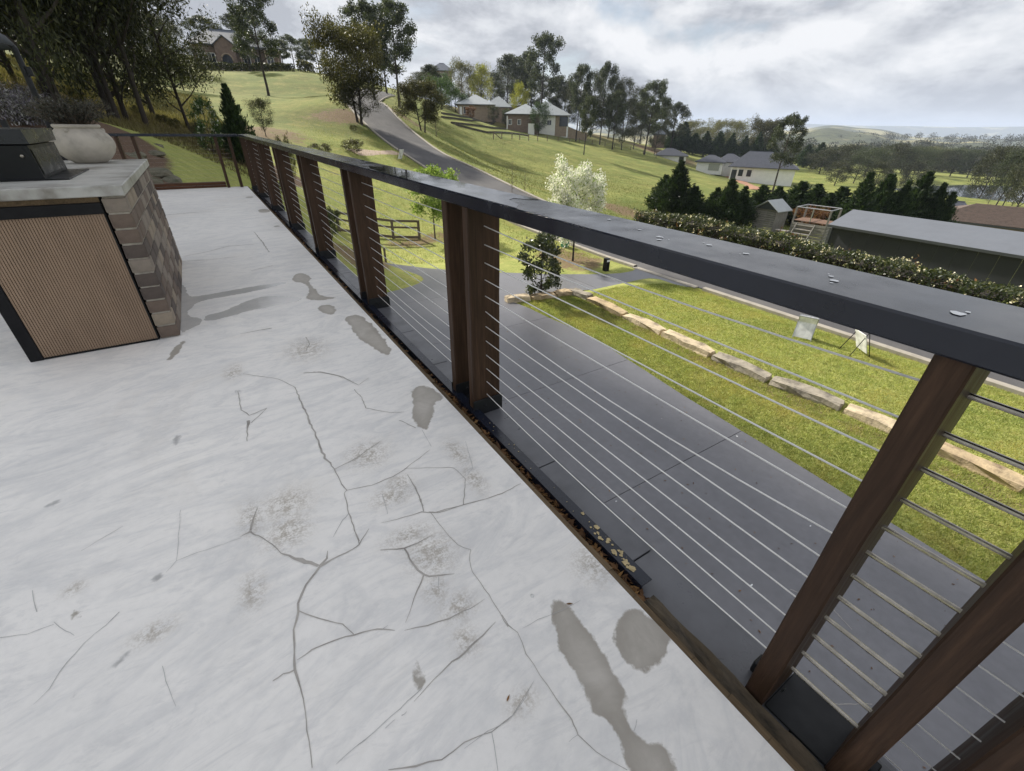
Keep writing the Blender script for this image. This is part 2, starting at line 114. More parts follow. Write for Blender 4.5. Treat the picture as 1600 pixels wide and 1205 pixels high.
PLANTS = [
  ('dark', -4.46, 29.67, 1.4, 27.0, 8.0, 'tall dark leaning tree nearest the umbrella mast, behind the lavender', None),
  ('dark', -3.22, 33.85, 1.23, 26.0, 7.0, 'dark feathery tree just above the potted plant, leftmost of the slope trunks', None),
  ('dark2', -2.9, 32.87, 1.12, 25.0, 6.5, 'thin dark tree second from the pot on the wooded slope', None),
  ('dark', -2.71, 34.9, 1.16, 27.0, 7.0, 'dark tree with forked trunk third from the pot on the slope', None),
  ('dark2', -1.82, 32.95, 0.85, 26.0, 7.0, 'slender dark tree rising over the far end railing', None),
  ('dark', -1.81, 43.96, 1.44, 25.0, 8.0, 'thick-trunked dark tree set back in the wooded slope', None),
  ('dark2', 0.06, 37.0, 0.66, 12.0, 5.5, 'dark tree with bare lower trunk in front of the brick house', None),
  ('dark', -8.07, 43.25, 3.34, 22.0, 8.0, 'dark tree mass at the left edge behind the umbrella', None),
  ('dark2', -5.91, 51.66, 3.03, 24.0, 8.0, 'dark tree high on the slope between the slender trunks', None),
  ('dark', -7.54, 32.13, 2.14, 28.0, 9.0, 'tall dark tree beyond the left edge of the deck', None),
  ('dark', -7.6, 30.5, 1.2, 33, 10.5, 'added broad very tall tree shading the deck, left of the leaning one', None),  # this and the next three trees are added to keep sun off the deck
  ('dark', -5.4, 34.0, 1.2, 34, 10.0, 'added very tall dense tree shading the deck, behind the pot and its plant', None),
  ('dark', -3.4, 37.0, 1.3, 33, 9.0, 'added very tall dense tree shading the deck, right of the wooded slope', None),
  ('dark', -10.0, 36.0, 1.8, 33, 11.0, 'added very tall dense tree shading the deck, far left of the wooded slope', None),
  ('dark2', -9.96, 61.19, 5.17, 6.73, 6.05, 'dark rear tree above the dry grass on the left slope', None),
  ('dark', -5.31, 65.79, 4.57, 7.55, 7.43, 'dark rear tree at the top of the left slope', None),
  ('dark2', -1.7, 79.98, 4.77, 9.16, 7.19, 'dark rear tree beside the brick house roof', None),
  ('dark2', 0.83, 80.0, 4.5, 7.29, 4.8, 'small dark tree below the brick house', None),
  ('olive_d', 4.1, 99.92, 7.63, 3.7, 3.9, 'olive tree partly hiding the left end of the brick house', None),
  ('euc2', 12.19, 107.31, 8.97, 5.73, 4.74, 'dark tree partly hiding the right end of the brick house', None),
  ('euc', 10.66, 79.72, 4.29, 11.88, 5.8, 'tall eucalypt standing alone on the slope right of the brick house', None),
  ('round_b', -16.67, 83.35, 7.39, 3.65, 5.72, 'first from the left: dark low-crowned tree at the back of the left slope', 'dark low-crowned trees closing the view at the back of the left slope'),
  ('round_b', -15.04, 90.76, 7.75, 5.41, 6.55, 'second from the left: dark low-crowned tree at the back of the left slope', 'dark low-crowned trees closing the view at the back of the left slope'),
  ('round_b', -12.18, 94.22, 7.76, 6.6, 7.21, 'third from the left: dark low-crowned tree at the back of the left slope', 'dark low-crowned trees closing the view at the back of the left slope'),
  ('round_b', -8.85, 97.6, 7.83, 7.4, 7.9, 'fourth from the left: dark low-crowned tree at the back of the left slope', 'dark low-crowned trees closing the view at the back of the left slope'),
  ('round_b', -4.96, 99.88, 7.85, 7.82, 8.58, 'fifth from the left: dark low-crowned tree at the back of the left slope', 'dark low-crowned trees closing the view at the back of the left slope'),
  ('round_b', -0.98, 104.0, 8.27, 7.27, 7.73, 'sixth from the left: dark low-crowned tree at the back of the left slope', 'dark low-crowned trees closing the view at the back of the left slope'),
  ('bush2', -4.51, 35.72, 1.66, 1.07, 0.68, 'second from the left: olive shrub under the tall trees on the left slope', 'olive shrubs scattered under the trees on the left slope'),
  ('bush2', -2.46, 39.92, 1.43, 0.62, 0.65, 'fourth from the left: olive shrub under the tall trees on the left slope', 'olive shrubs scattered under the trees on the left slope'),
  ('bush2', -1.24, 37.98, 1.01, 0.54, 0.71, 'fifth from the left: olive shrub under the tall trees on the left slope', 'olive shrubs scattered under the trees on the left slope'),
  ('bush2', -0.6, 36.0, 0.72, 0.66, 0.57, 'sixth from the left: olive shrub under the tall trees on the left slope', 'olive shrubs scattered under the trees on the left slope'),
  ('bush2', -3.81, 33.79, 1.37, 0.49, 0.61, 'third from the left: olive shrub under the tall trees on the left slope', 'olive shrubs scattered under the trees on the left slope'),
  ('bush2', 0.44, 33.0, 0.24, 1.0, 0.72, 'seventh from the left: olive shrub under the tall trees on the left slope', 'olive shrubs scattered under the trees on the left slope'),
  ('bush2', -6.28, 39.5, 2.47, 0.66, 0.71, 'first from the left: olive shrub under the tall trees on the left slope', 'olive shrubs scattered under the trees on the left slope'),
  ('bush2', 1.4, 30.97, -0.33, 1.5, 0.65, 'eighth from the left: olive shrub under the tall trees on the left slope', 'olive shrubs scattered under the trees on the left slope'),
  ('euc2', 21.53, 128.2, 11.6, 4.98, 5.2, 'fourth from the left: dark eucalypt in the row along the crest behind the brick house', 'eucalypts along the crest behind the brick house'),
  ('euc2', 25.21, 135.68, 12.03, 6.49, 5.59, 'fifth from the left: dark eucalypt in the row along the crest behind the brick house', 'eucalypts along the crest behind the brick house'),
  ('euc2', 26.8, 129.25, 11.39, 5.97, 5.16, 'sixth from the left: dark eucalypt in the row along the crest behind the brick house', 'eucalypts along the crest behind the brick house'),
  ('euc2', 27.86, 122.88, 10.61, 5.94, 5.27, 'seventh from the left: dark eucalypt in the row along the crest behind the brick house', 'eucalypts along the crest behind the brick house'),
  ('euc2', 9.03, 149.73, 13.96, 8.28, 8.0, 'first from the left: dark eucalypt in the row along the crest behind the brick house', 'eucalypts along the crest behind the brick house'),
  ('euc2', 15.24, 149.22, 13.69, 9.49, 6.96, 'second from the left: dark eucalypt in the row along the crest behind the brick house', 'eucalypts along the crest behind the brick house'),
  ('euc2', 18.7, 143.79, 13.02, 10.13, 6.89, 'third from the left: dark eucalypt in the row along the crest behind the brick house', 'eucalypts along the crest behind the brick house'),
  ('round', 14.48, 50.51, 1.24, 8.07, 6.8, 'broad olive eucalypt with twin trunks beside the road', None),
  ('round_b', 14.4, 49.7, 1.03, 4.42, 4.1, 'low leafy stem at the foot of the twin trunk roadside tree', None),
  ('euc', 26.91, 83.78, 4.38, 12.59, 6.92, 'tall grey-green eucalypt behind the twin trunk roadside tree', None),
  ('euc3', 30.54, 82.53, 3.45, 14.06, 8.05, 'tall dark eucalypt beyond the top of the road', None),
  ('euc2', 32.79, 94.47, 5.96, 9.94, 6.71, 'shorter eucalypt between the two tall ones at the road top', None),
  ('round', 21.54, 51.75, 0.51, 4.83, 4.96, 'small olive tree on the grass right of the road', None),
  ('bare', 23.55, 52.79, 0.0, 3.89, 1.98, 'thin bare sapling beside the olive tree right of the road', None),
  ('dark2', 47.8, 115.5, 5.9, 5.7, 7.32, 'dark green tree under the far hilltop roof', None),
  ('green', 47.04, 101.64, 4.06, 5.94, 7.48, 'mid green bushy tree left of the pavilion houses', None),
  ('green', 69.19, 139.82, 4.59, 5.57, 8.32, 'low green bush against the left pavilion house', None),
  ('euc2', 52.13, 119.09, 5.31, 8.27, 6.11, 'dark narrow tree beside the hilltop roof', None),
  ('green', 68.41, 150.15, 6.75, 8.35, 8.58, 'green tree hiding the walls of the hilltop roofed house', None),
  ('olive_d', 63.58, 146.82, 7.18, 7.71, 7.51, 'olive tree left of the hilltop roof above the road', None),
  ('green', 70.82, 152.34, 6.65, 8.64, 7.96, 'green tree right of the hilltop roof above the road', None),
  ('pale', 81.89, 160.29, 5.95, 14.05, 9.45, 'pale rounded tree behind the left pavilion house', None),
  ('yellow', 86.25, 154.56, 4.6, 14.24, 8.09, 'yellow-green tree behind the middle pavilion roof', None),
  ('yellow', 89.22, 135.22, 1.41, 11.39, 6.35, 'small yellow-green tree between the two grey pavilion roofs', None),
  ('euc', 98.28, 136.26, 1.26, 24.15, 11.67, 'tall open-crowned eucalypt standing above the pavilion roofs', None),
  ('euc2', 98.53, 157.76, 3.71, 18.65, 11.67, 'dark eucalypt behind the middle pavilion roof', None),
  ('euc3', 105.66, 156.71, 2.89, 20.61, 10.49, 'dark eucalypt left of the tall open-crowned one', None),
  ('euc2', 109.5, 142.86, 1.27, 14.73, 9.66, 'dark eucalypt right of the tall open-crowned one', None),
  ('dark2', 98.46, 185.49, 6.18, 11.78, 12.68, 'first from the left: dark backdrop tree of the wood behind the pavilion houses', 'dark backdrop trees of the wood behind the pavilion houses'),
  ('dark2', 109.0, 188.22, 5.05, 14.95, 13.17, 'second from the left: dark backdrop tree of the wood behind the pavilion houses', 'dark backdrop trees of the wood behind the pavilion houses'),
  ('dark2', 117.52, 191.87, 4.24, 17.35, 13.65, 'third from the left: dark backdrop tree of the wood behind the pavilion houses', 'dark backdrop trees of the wood behind the pavilion houses'),
  ('dark2', 114.1, 176.3, 3.55, 18.4, 12.72, 'fourth from the left: dark backdrop tree of the wood behind the pavilion houses', 'dark backdrop trees of the wood behind the pavilion houses'),
  ('euc2', 123.81, 178.82, 2.54, 18.15, 13.23, 'fifth from the left: dark backdrop tree of the wood behind the pavilion houses', 'dark backdrop trees of the wood behind the pavilion houses'),
  ('dark2', 124.91, 168.81, 1.66, 16.37, 11.77, 'sixth from the left: dark backdrop tree of the wood behind the pavilion houses', 'dark backdrop trees of the wood behind the pavilion houses'),
  ('euc2', 125.57, 158.86, 0.8, 13.68, 11.39, 'seventh from the left: dark backdrop tree of the wood behind the pavilion houses', 'dark backdrop trees of the wood behind the pavilion houses'),
  ('dark2', 125.76, 149.03, -0.09, 13.15, 10.94, 'eighth from the left: dark backdrop tree of the wood behind the pavilion houses', 'dark backdrop trees of the wood behind the pavilion houses'),
  ('dark2', 131.49, 148.03, -0.92, 12.61, 11.07, 'ninth from the left: dark backdrop tree of the wood behind the pavilion houses', 'dark backdrop trees of the wood behind the pavilion houses'),
  ('euc2', 136.09, 143.82, -1.94, 13.28, 10.99, 'tenth from the left: dark backdrop tree of the wood behind the pavilion houses', 'dark backdrop trees of the wood behind the pavilion houses'),
  ('dark2', 138.4, 137.37, -3.03, 13.26, 10.71, 'eleventh from the left: dark backdrop tree of the wood behind the pavilion houses', 'dark backdrop trees of the wood behind the pavilion houses'),
  ('euc2', 144.79, 135.05, -4.09, 13.5, 10.76, 'twelfth from the left: dark backdrop tree of the wood behind the pavilion houses', 'dark backdrop trees of the wood behind the pavilion houses'),
  ('euc2', 148.01, 131.52, -4.99, 12.84, 9.26, 'thirteenth from the left: dark backdrop tree of the wood behind the pavilion houses', 'dark backdrop trees of the wood behind the pavilion houses'),
  ('euc3', 94.21, 112.84, -2.38, 18.26, 7.83, 'second from the left: slender dark eucalypt in the tall stand right of the pavilion houses', 'slender eucalypts in the stand right of the pavilion houses'),
  ('dark2', 107.19, 121.47, -1.6, 17.43, 7.81, 'third from the left: slender dark eucalypt in the tall stand right of the pavilion houses', 'slender eucalypts in the stand right of the pavilion houses'),
  ('euc2', 101.46, 110.48, -3.2, 19.95, 7.86, 'fourth from the left: slender dark eucalypt in the tall stand right of the pavilion houses', 'slender eucalypts in the stand right of the pavilion houses'),
  ('euc3', 100.07, 103.55, -4.14, 14.15, 6.91, 'sixth from the left: slender dark eucalypt in the tall stand right of the pavilion houses', 'slender eucalypts in the stand right of the pavilion houses'),
  ('dark2', 104.05, 103.84, -4.37, 17.16, 7.67, 'seventh from the left: slender dark eucalypt in the tall stand right of the pavilion houses', 'slender eucalypts in the stand right of the pavilion houses'),
  ('dark2', 119.35, 113.93, -4.68, 16.8, 8.57, 'eighth from the left: slender dark eucalypt in the tall stand right of the pavilion houses', 'slender eucalypts in the stand right of the pavilion houses'),
  ('euc3', 110.8, 101.11, -5.49, 18.06, 8.73, 'ninth from the left: slender dark eucalypt in the tall stand right of the pavilion houses', 'slender eucalypts in the stand right of the pavilion houses'),
  ('dark2', 108.9, 135.71, 0.65, 13.69, 7.66, 'first from the left: slender dark eucalypt in the tall stand right of the pavilion houses', 'slender eucalypts in the stand right of the pavilion houses'),
  ('dark2', 121.6, 128.61, -2.09, 17.93, 9.26, 'fifth from the left: slender dark eucalypt in the tall stand right of the pavilion houses', 'slender eucalypts in the stand right of the pavilion houses'),
  ('dark2', 126.19, 110.9, -6.43, 16.28, 7.03, 'tenth from the left: slender dark eucalypt in the tall stand right of the pavilion houses', 'slender eucalypts in the stand right of the pavilion houses'),
  ('euc3', 68.14, 78.69, -3.76, 10.28, 4.34, 'lone thin trunked eucalypt leaning right in the open field', None),
  ('euc2', 147.69, 122.68, -6.47, 15.68, 10.04, 'dark eucalypt behind the small brick gazebo', None),
  ('pale', 177.3, 138.53, -7.16, 11.96, 11.67, 'first from the left: pale grey-green eucalypt behind the dark conifer row', 'pale eucalypts behind the dark conifer row'),
  ('pale', 196.21, 138.22, -8.75, 14.13, 10.46, 'third from the left: pale grey-green eucalypt behind the dark conifer row', 'pale eucalypts behind the dark conifer row'),
  ('pale', 200.25, 132.29, -9.39, 14.61, 11.21, 'fourth from the left: pale grey-green eucalypt behind the dark conifer row', 'pale eucalypts behind the dark conifer row'),
  ('pale', 205.39, 151.13, -8.82, 11.6, 12.45, 'second from the left: pale grey-green eucalypt behind the dark conifer row', 'pale eucalypts behind the dark conifer row'),
  ('round', 187.02, 111.04, -10.12, 15.65, 11.14, 'olive tree with spreading crown behind the white house roof', None),
  ('euc', 92.42, 50.33, -9.06, 12.88, 5.91, 'tall thin eucalypt standing in front of the white house', None),
  ('conifer2', 159.25, 132.24, -6.1, 6.48, 7.23, 'first from the left: dark conifer in the close row behind the white house', 'dark conifers in the row behind the white house'),
  ('conifer2', 161.84, 129.06, -6.77, 10.39, 7.13, 'second from the left: dark conifer in the close row behind the white house', 'dark conifers in the row behind the white house'),
  ('conifer2', 164.58, 125.55, -7.45, 7.32, 7.06, 'third from the left: dark conifer in the close row behind the white house', 'dark conifers in the row behind the white house'),
  ('conifer', 167.04, 122.26, -8.04, 8.62, 6.96, 'fourth from the left: dark conifer in the close row behind the white house', 'dark conifers in the row behind the white house'),
  ('conifer2', 169.76, 118.45, -8.65, 9.31, 6.86, 'fifth from the left: dark conifer in the close row behind the white house', 'dark conifers in the row behind the white house'),
  ('conifer', 172.3, 114.72, -9.19, 9.3, 6.75, 'sixth from the left: dark conifer in the close row behind the white house', 'dark conifers in the row behind the white house'),
  ('conifer', 174.82, 110.85, -9.69, 9.05, 6.63, 'seventh from the left: dark conifer in the close row behind the white house', 'dark conifers in the row behind the white house'),
  ('conifer', 177.2, 107.0, -10.12, 10.8, 6.49, 'eighth from the left: dark conifer in the close row behind the white house', 'dark conifers in the row behind the white house'),
  ('conifer2', 179.51, 103.08, -10.51, 10.05, 6.36, 'ninth from the left: dark conifer in the close row behind the white house', 'dark conifers in the row behind the white house'),
  ('conifer2', 201.3, 100.51, -11.21, 8.05, 6.54, 'tenth from the left: dark conifer in the close row behind the white house', 'dark conifers in the row behind the white house'),
  ('conifer2', 203.18, 96.67, -11.44, 9.04, 6.41, 'eleventh from the left: dark conifer in the close row behind the white house', 'dark conifers in the row behind the white house'),
  ('conifer2', 205.2, 92.29, -11.68, 7.28, 6.26, 'twelfth from the left: dark conifer in the close row behind the white house', 'dark conifers in the row behind the white house'),
  ('conifer', 36.16, 28.44, -6.13, 4.94, 3.55, 'tallest pointed cypress, left end of the row beyond the hedge', None),
  ('conifer2', 36.98, 30.61, -5.95, 3.44, 2.72, 'slim cypress at the left of the tallest pointed cypress', None),
  ('conifer2', 37.11, 27.19, -6.3, 3.13, 3.06, 'low cypress right of the tallest pointed cypress', None),
  ('conifer', 39.0, 26.23, -6.48, 3.2, 2.82, 'first from the left: dark green cypress in the row beyond the flowering hedge', 'dark cypresses in the row beyond the flowering hedge'),
  ('conifer2', 38.74, 24.8, -6.57, 4.15, 2.83, 'second from the left: dark green cypress in the row beyond the flowering hedge', 'dark cypresses in the row beyond the flowering hedge'),
  ('conifer', 40.2, 24.35, -6.68, 3.63, 2.97, 'third from the left: dark green cypress in the row beyond the flowering hedge', 'dark cypresses in the row beyond the flowering hedge'),
  ('conifer2', 47.01, 26.57, -6.93, 3.46, 3.46, 'fourth from the left: dark green cypress in the row beyond the flowering hedge', 'dark cypresses in the row beyond the flowering hedge'),
  ('conifer', 49.46, 26.27, -7.11, 3.43, 3.64, 'fifth from the left: dark green cypress in the row beyond the flowering hedge', 'dark cypresses in the row beyond the flowering hedge'),
  ('conifer2', 52.12, 25.45, -7.33, 4.09, 4.53, 'sixth from the left: dark green cypress in the row beyond the flowering hedge', 'dark cypresses in the row beyond the flowering hedge'),
  ('conifer', 51.84, 23.69, -7.4, 4.09, 4.33, 'seventh from the left: dark green cypress in the row beyond the flowering hedge', 'dark cypresses in the row beyond the flowering hedge'),
  ('conifer2', 53.6, 22.17, -7.58, 4.1, 4.21, 'ninth from the left: dark green cypress in the row beyond the flowering hedge', 'dark cypresses in the row beyond the flowering hedge'),
  ('conifer', 48.63, 18.41, -7.43, 5.66, 3.0, 'tenth from the left: dark green cypress in the row beyond the flowering hedge', 'dark cypresses in the row beyond the flowering hedge'),
  ('conifer2', 51.02, 17.7, -7.6, 5.69, 3.35, 'eleventh from the left: dark green cypress in the row beyond the flowering hedge', 'dark cypresses in the row beyond the flowering hedge'),
  ('conifer', 51.45, 16.41, -7.66, 5.34, 2.88, 'twelfth from the left: dark green cypress in the row beyond the flowering hedge', 'dark cypresses in the row beyond the flowering hedge'),
  ('conifer2', 53.69, 15.93, -7.81, 6.15, 3.23, 'thirteenth from the left: dark green cypress in the row beyond the flowering hedge', 'dark cypresses in the row beyond the flowering hedge'),
  ('conifer', 54.04, 14.67, -7.87, 5.39, 2.77, 'fourteenth from the left: dark green cypress in the row beyond the flowering hedge', 'dark cypresses in the row beyond the flowering hedge'),
  ('conifer2', 54.26, 13.86, -7.9, 4.8, 2.16, 'fifteenth from the left: dark green cypress in the row beyond the flowering hedge', 'dark cypresses in the row beyond the flowering hedge'),
  ('conifer', 51.44, 22.14, -7.45, 3.51, 4.14, 'eighth from the left: dark green cypress in the row beyond the flowering hedge', 'dark cypresses in the row beyond the flowering hedge'),
  ('olive_d', 183.57, 85.48, -11.68, 7.75, 11.47, 'first from the left: olive-brown spreading eucalypt in the wood around the pond', 'olive-brown eucalypts in the wood around the pond'),
  ('olive_d', 206.95, 88.29, -11.88, 9.3, 11.4, 'third from the left: olive-brown spreading eucalypt in the wood around the pond', 'olive-brown eucalypts in the wood around the pond'),
  ('dark_d', 195.76, 76.01, -12.25, 9.35, 11.66, 'fifth from the left: olive-brown spreading eucalypt in the wood around the pond', 'olive-brown eucalypts in the wood around the pond'),
  ('olive_d', 226.42, 79.59, -12.81, 10.85, 11.87, 'seventh from the left: olive-brown spreading eucalypt in the wood around the pond', 'olive-brown eucalypts in the wood around the pond'),
  ('dark_d', 242.48, 78.93, -13.45, 10.59, 11.33, 'eighth from the left: olive-brown spreading eucalypt in the wood around the pond', 'olive-brown eucalypts in the wood around the pond'),
  ('pale', 322.64, 99.06, -16.13, 11.58, 15.56, 'tenth from the left: olive-brown spreading eucalypt in the wood around the pond', 'olive-brown eucalypts in the wood around the pond'),
  ('pale', 331.95, 93.99, -16.53, 10.95, 14.28, 'eleventh from the left: olive-brown spreading eucalypt in the wood around the pond', 'olive-brown eucalypts in the wood around the pond'),
  ('pale', 333.86, 86.98, -16.7, 10.26, 14.72, 'twelfth from the left: olive-brown spreading eucalypt in the wood around the pond', 'olive-brown eucalypts in the wood around the pond'),
  ('olive_d', 158.09, 35.36, -13.13, 12.35, 7.7, 'thirteenth from the left: olive-brown spreading eucalypt in the wood around the pond', 'olive-brown eucalypts in the wood around the pond'),
  ('dark_d', 135.3, 27.19, -11.3, 10.35, 6.31, 'fourteenth from the left: olive-brown spreading eucalypt in the wood around the pond', 'olive-brown eucalypts in the wood around the pond'),
  ('olive_d', 124.05, 22.08, -10.86, 10.39, 6.31, 'fifteenth from the left: olive-brown spreading eucalypt in the wood around the pond', 'olive-brown eucalypts in the wood around the pond'),
  ('dark_d', 167.03, 67.08, -12.29, 7.9, 7.97, 'fourth from the left: olive-brown spreading eucalypt in the wood around the pond', 'olive-brown eucalypts in the wood around the pond'),
  ('olive_d', 200.12, 63.66, -15.85, 9.31, 8.29, 'ninth from the left: olive-brown spreading eucalypt in the wood around the pond', 'olive-brown eucalypts in the wood around the pond'),
  ('olive_d', 151.49, 65.38, -12.11, 6.43, 7.59, 'second from the left: olive-brown spreading eucalypt in the wood around the pond', 'olive-brown eucalypts in the wood around the pond'),
  ('olive_d', 169.02, 61.9, -13.86, 8.03, 7.63, 'sixth from the left: olive-brown spreading eucalypt in the wood around the pond', 'olive-brown eucalypts in the wood around the pond'),
  ('olive_d', 133.37, 20.9, -11.33, 10.11, 6.49, 'sixteenth from the left: olive-brown spreading eucalypt in the wood around the pond', 'olive-brown eucalypts in the wood around the pond'),
  ('dark_d', 222.71, 107.97, -11.67, 7.44, 13.73, 'first from the left: dark tree of the belt beyond the pond and white house', 'dark trees of the belt beyond the pond and the white house'),
  ('olive_d', 232.52, 104.69, -12.19, 7.55, 13.66, 'second from the left: dark tree of the belt beyond the pond and white house', 'dark trees of the belt beyond the pond and the white house'),
  ('dark_d', 238.07, 99.44, -12.6, 9.06, 13.33, 'third from the left: dark tree of the belt beyond the pond and white house', 'dark trees of the belt beyond the pond and the white house'),
  ('dark_d', 235.01, 90.97, -12.75, 8.15, 12.55, 'fourth from the left: dark tree of the belt beyond the pond and white house', 'dark trees of the belt beyond the pond and the white house'),
  ('olive_d', 246.83, 89.33, -13.29, 10.07, 12.65, 'fifth from the left: dark tree of the belt beyond the pond and white house', 'dark trees of the belt beyond the pond and the white house'),
  ('dark_d', 253.01, 85.29, -13.68, 9.62, 12.44, 'sixth from the left: dark tree of the belt beyond the pond and white house', 'dark trees of the belt beyond the pond and the white house'),
  ('dark_d', 260.5, 81.65, -14.09, 10.59, 12.29, 'seventh from the left: dark tree of the belt beyond the pond and white house', 'dark trees of the belt beyond the pond and the white house'),
  ('olive_d', 270.72, 78.98, -14.57, 10.14, 12.28, 'eighth from the left: dark tree of the belt beyond the pond and white house', 'dark trees of the belt beyond the pond and the white house'),
  ('dark_d', 275.08, 74.54, -14.85, 11.51, 12.0, 'ninth from the left: dark tree of the belt beyond the pond and white house', 'dark trees of the belt beyond the pond and the white house'),
  ('dark_d', 276.51, 69.03, -15.04, 10.96, 11.57, 'tenth from the left: dark tree of the belt beyond the pond and white house', 'dark trees of the belt beyond the pond and the white house'),
  ('olive_d', 278.0, 62.77, -15.25, 12.33, 11.08, 'eleventh from the left: dark tree of the belt beyond the pond and white house', 'dark trees of the belt beyond the pond and the white house'),
  ('dark_d', 276.25, 56.67, -15.34, 12.21, 10.54, 'twelfth from the left: dark tree of the belt beyond the pond and white house', 'dark trees of the belt beyond the pond and the white house'),
  ('bare', 126.23, 26.58, -10.94, 3.59, 3.17, 'small sparse tree on the near bank of the pond', None),
  ('euc3', 126.65, 24.53, -10.97, 9.19, 3.67, 'dark leaning eucalypt at the right bank of the pond', None),
  ('blossom', 13.15, 15.3, -4.04, 4.14, 2.28, 'young pear tree covered in white blossom beyond the driveway', None),
  ('pear', 10.13, 23.78, -4.38, 3.77, 2.56, 'young bright green tree beside the timber fence', None),
  ('magnolia', 9.13, 12.22, -4.05, 2.22, 1.46, 'dark glossy upright shrub at the corner of the stone edging', None),
  ('bush', 4.51, 23.06, -3.6, 1.44, 0.97, 'dark rounded shrub at the driveway edge seen between posts', None),
  ('bush', 2.98, 26.62, -2.09, 0.77, 0.64, 'small low shrub seen between the far rail posts', None),
  ('bush2', 12.89, 47.38, 0.57, 0.56, 0.68, 'small dark shrub below the twin trunk roadside tree', None),
  ('bush2', 10.3, 38.65, -0.8, 1.03, 1.69, 'loose grey-green shrub above the hand rail beside the gravel path', None),
  ('bush2', 7.52, 37.25, -0.77, 0.78, 1.53, 'low leafy shrub on the lawn left of the gravel path', None),
  ('bush2', 4.1, 29.72, -1.9, 2.58, 0.88, 'low green shrub near the far rail corner', None),
  ('round_b', 4.55, 39.74, 0.28, 2.45, 1.62, 'small dark weeping tree on the lawn below the lone eucalypt', None),
  ('conifer_b', 2.08, 29.93, -0.82, 3.65, 1.5, 'dark bushy conifer behind the far rail corner', None),
  ('bush_w', 0.78, 28.99, -0.33, 2.55, 1.18, 'tall shrub with white flowers left of the dark bushy conifer', None),
  ('bare', 18.36, 28.62, -2.95, 2.2, 1.17, 'leafless shrub at the far kerb of the road', None),
  ('bare', 19.7, 28.93, -3.03, 1.75, 1.03, 'smaller leafless shrub at the far kerb of the road', None),
  ('bush_r', 47.41, 21.36, -7.25, 2.46, 3.13, 'red-tipped shrub behind the raised play deck', None),
  ('bush2', 140.14, 25.83, -11.52, 4.36, 3.6, 'low dark bush on the right bank of the pond', None),
]
MASSES = {'A': [12.07, 119.11, -0.1, 16.44, 9.7, 13.82, 16.7, -1.0],
 'B1': [72.47, 133.48, -0.5, 11.74, 3.67, 6.53, 9.18, 0.15],
 'B2': [82.02, 137.3, -0.54, 9.48, 3.05, 6.26, 9.24, 0.79],
 'B3': [90.81, 141.32, -0.57, 5.18, 5.18, 6.94, 8.33, 0.08],
 'B4': [81.66, 122.12, -0.59, 10.6, 0.32, 4.26, 6.89, 0.84],
 'B5': [90.75, 120.54, -0.65, 11.96, -0.07, 4.15, 7.9, -1.87],
 'C1': [132.68, 109.32, -0.88, 10.91, -7.69, -6.38, -4.34, -0.74],
 'C2': [132.11, 93.66, -0.95, 8.72, -9.22, -7.3, -5.58, -0.35],
 'C3': [138.63, 91.21, -0.99, 8.5, -9.93, -7.29, -5.21, -0.74],
 'C4': [133.89, 77.57, -1.05, 17.97, -11.37, -7.8, -4.04, -1.75],
 'D': [135.72, 118.22, -0.85, 4.63, -3.14, -0.46, 1.24, 0.12],
 'E': [90.48, 194.97, -0.43, 10.07, 17.3, 19.8, 22.5, 0.67],
 'F': [78.27, 15.51, -1.38, 11.42, -9.96, -8.05, -6.59, 0.79],
 'G': [92.35, 22.21, -1.33, 2.99, -9.84, -8.73, -7.47, -0.49]}
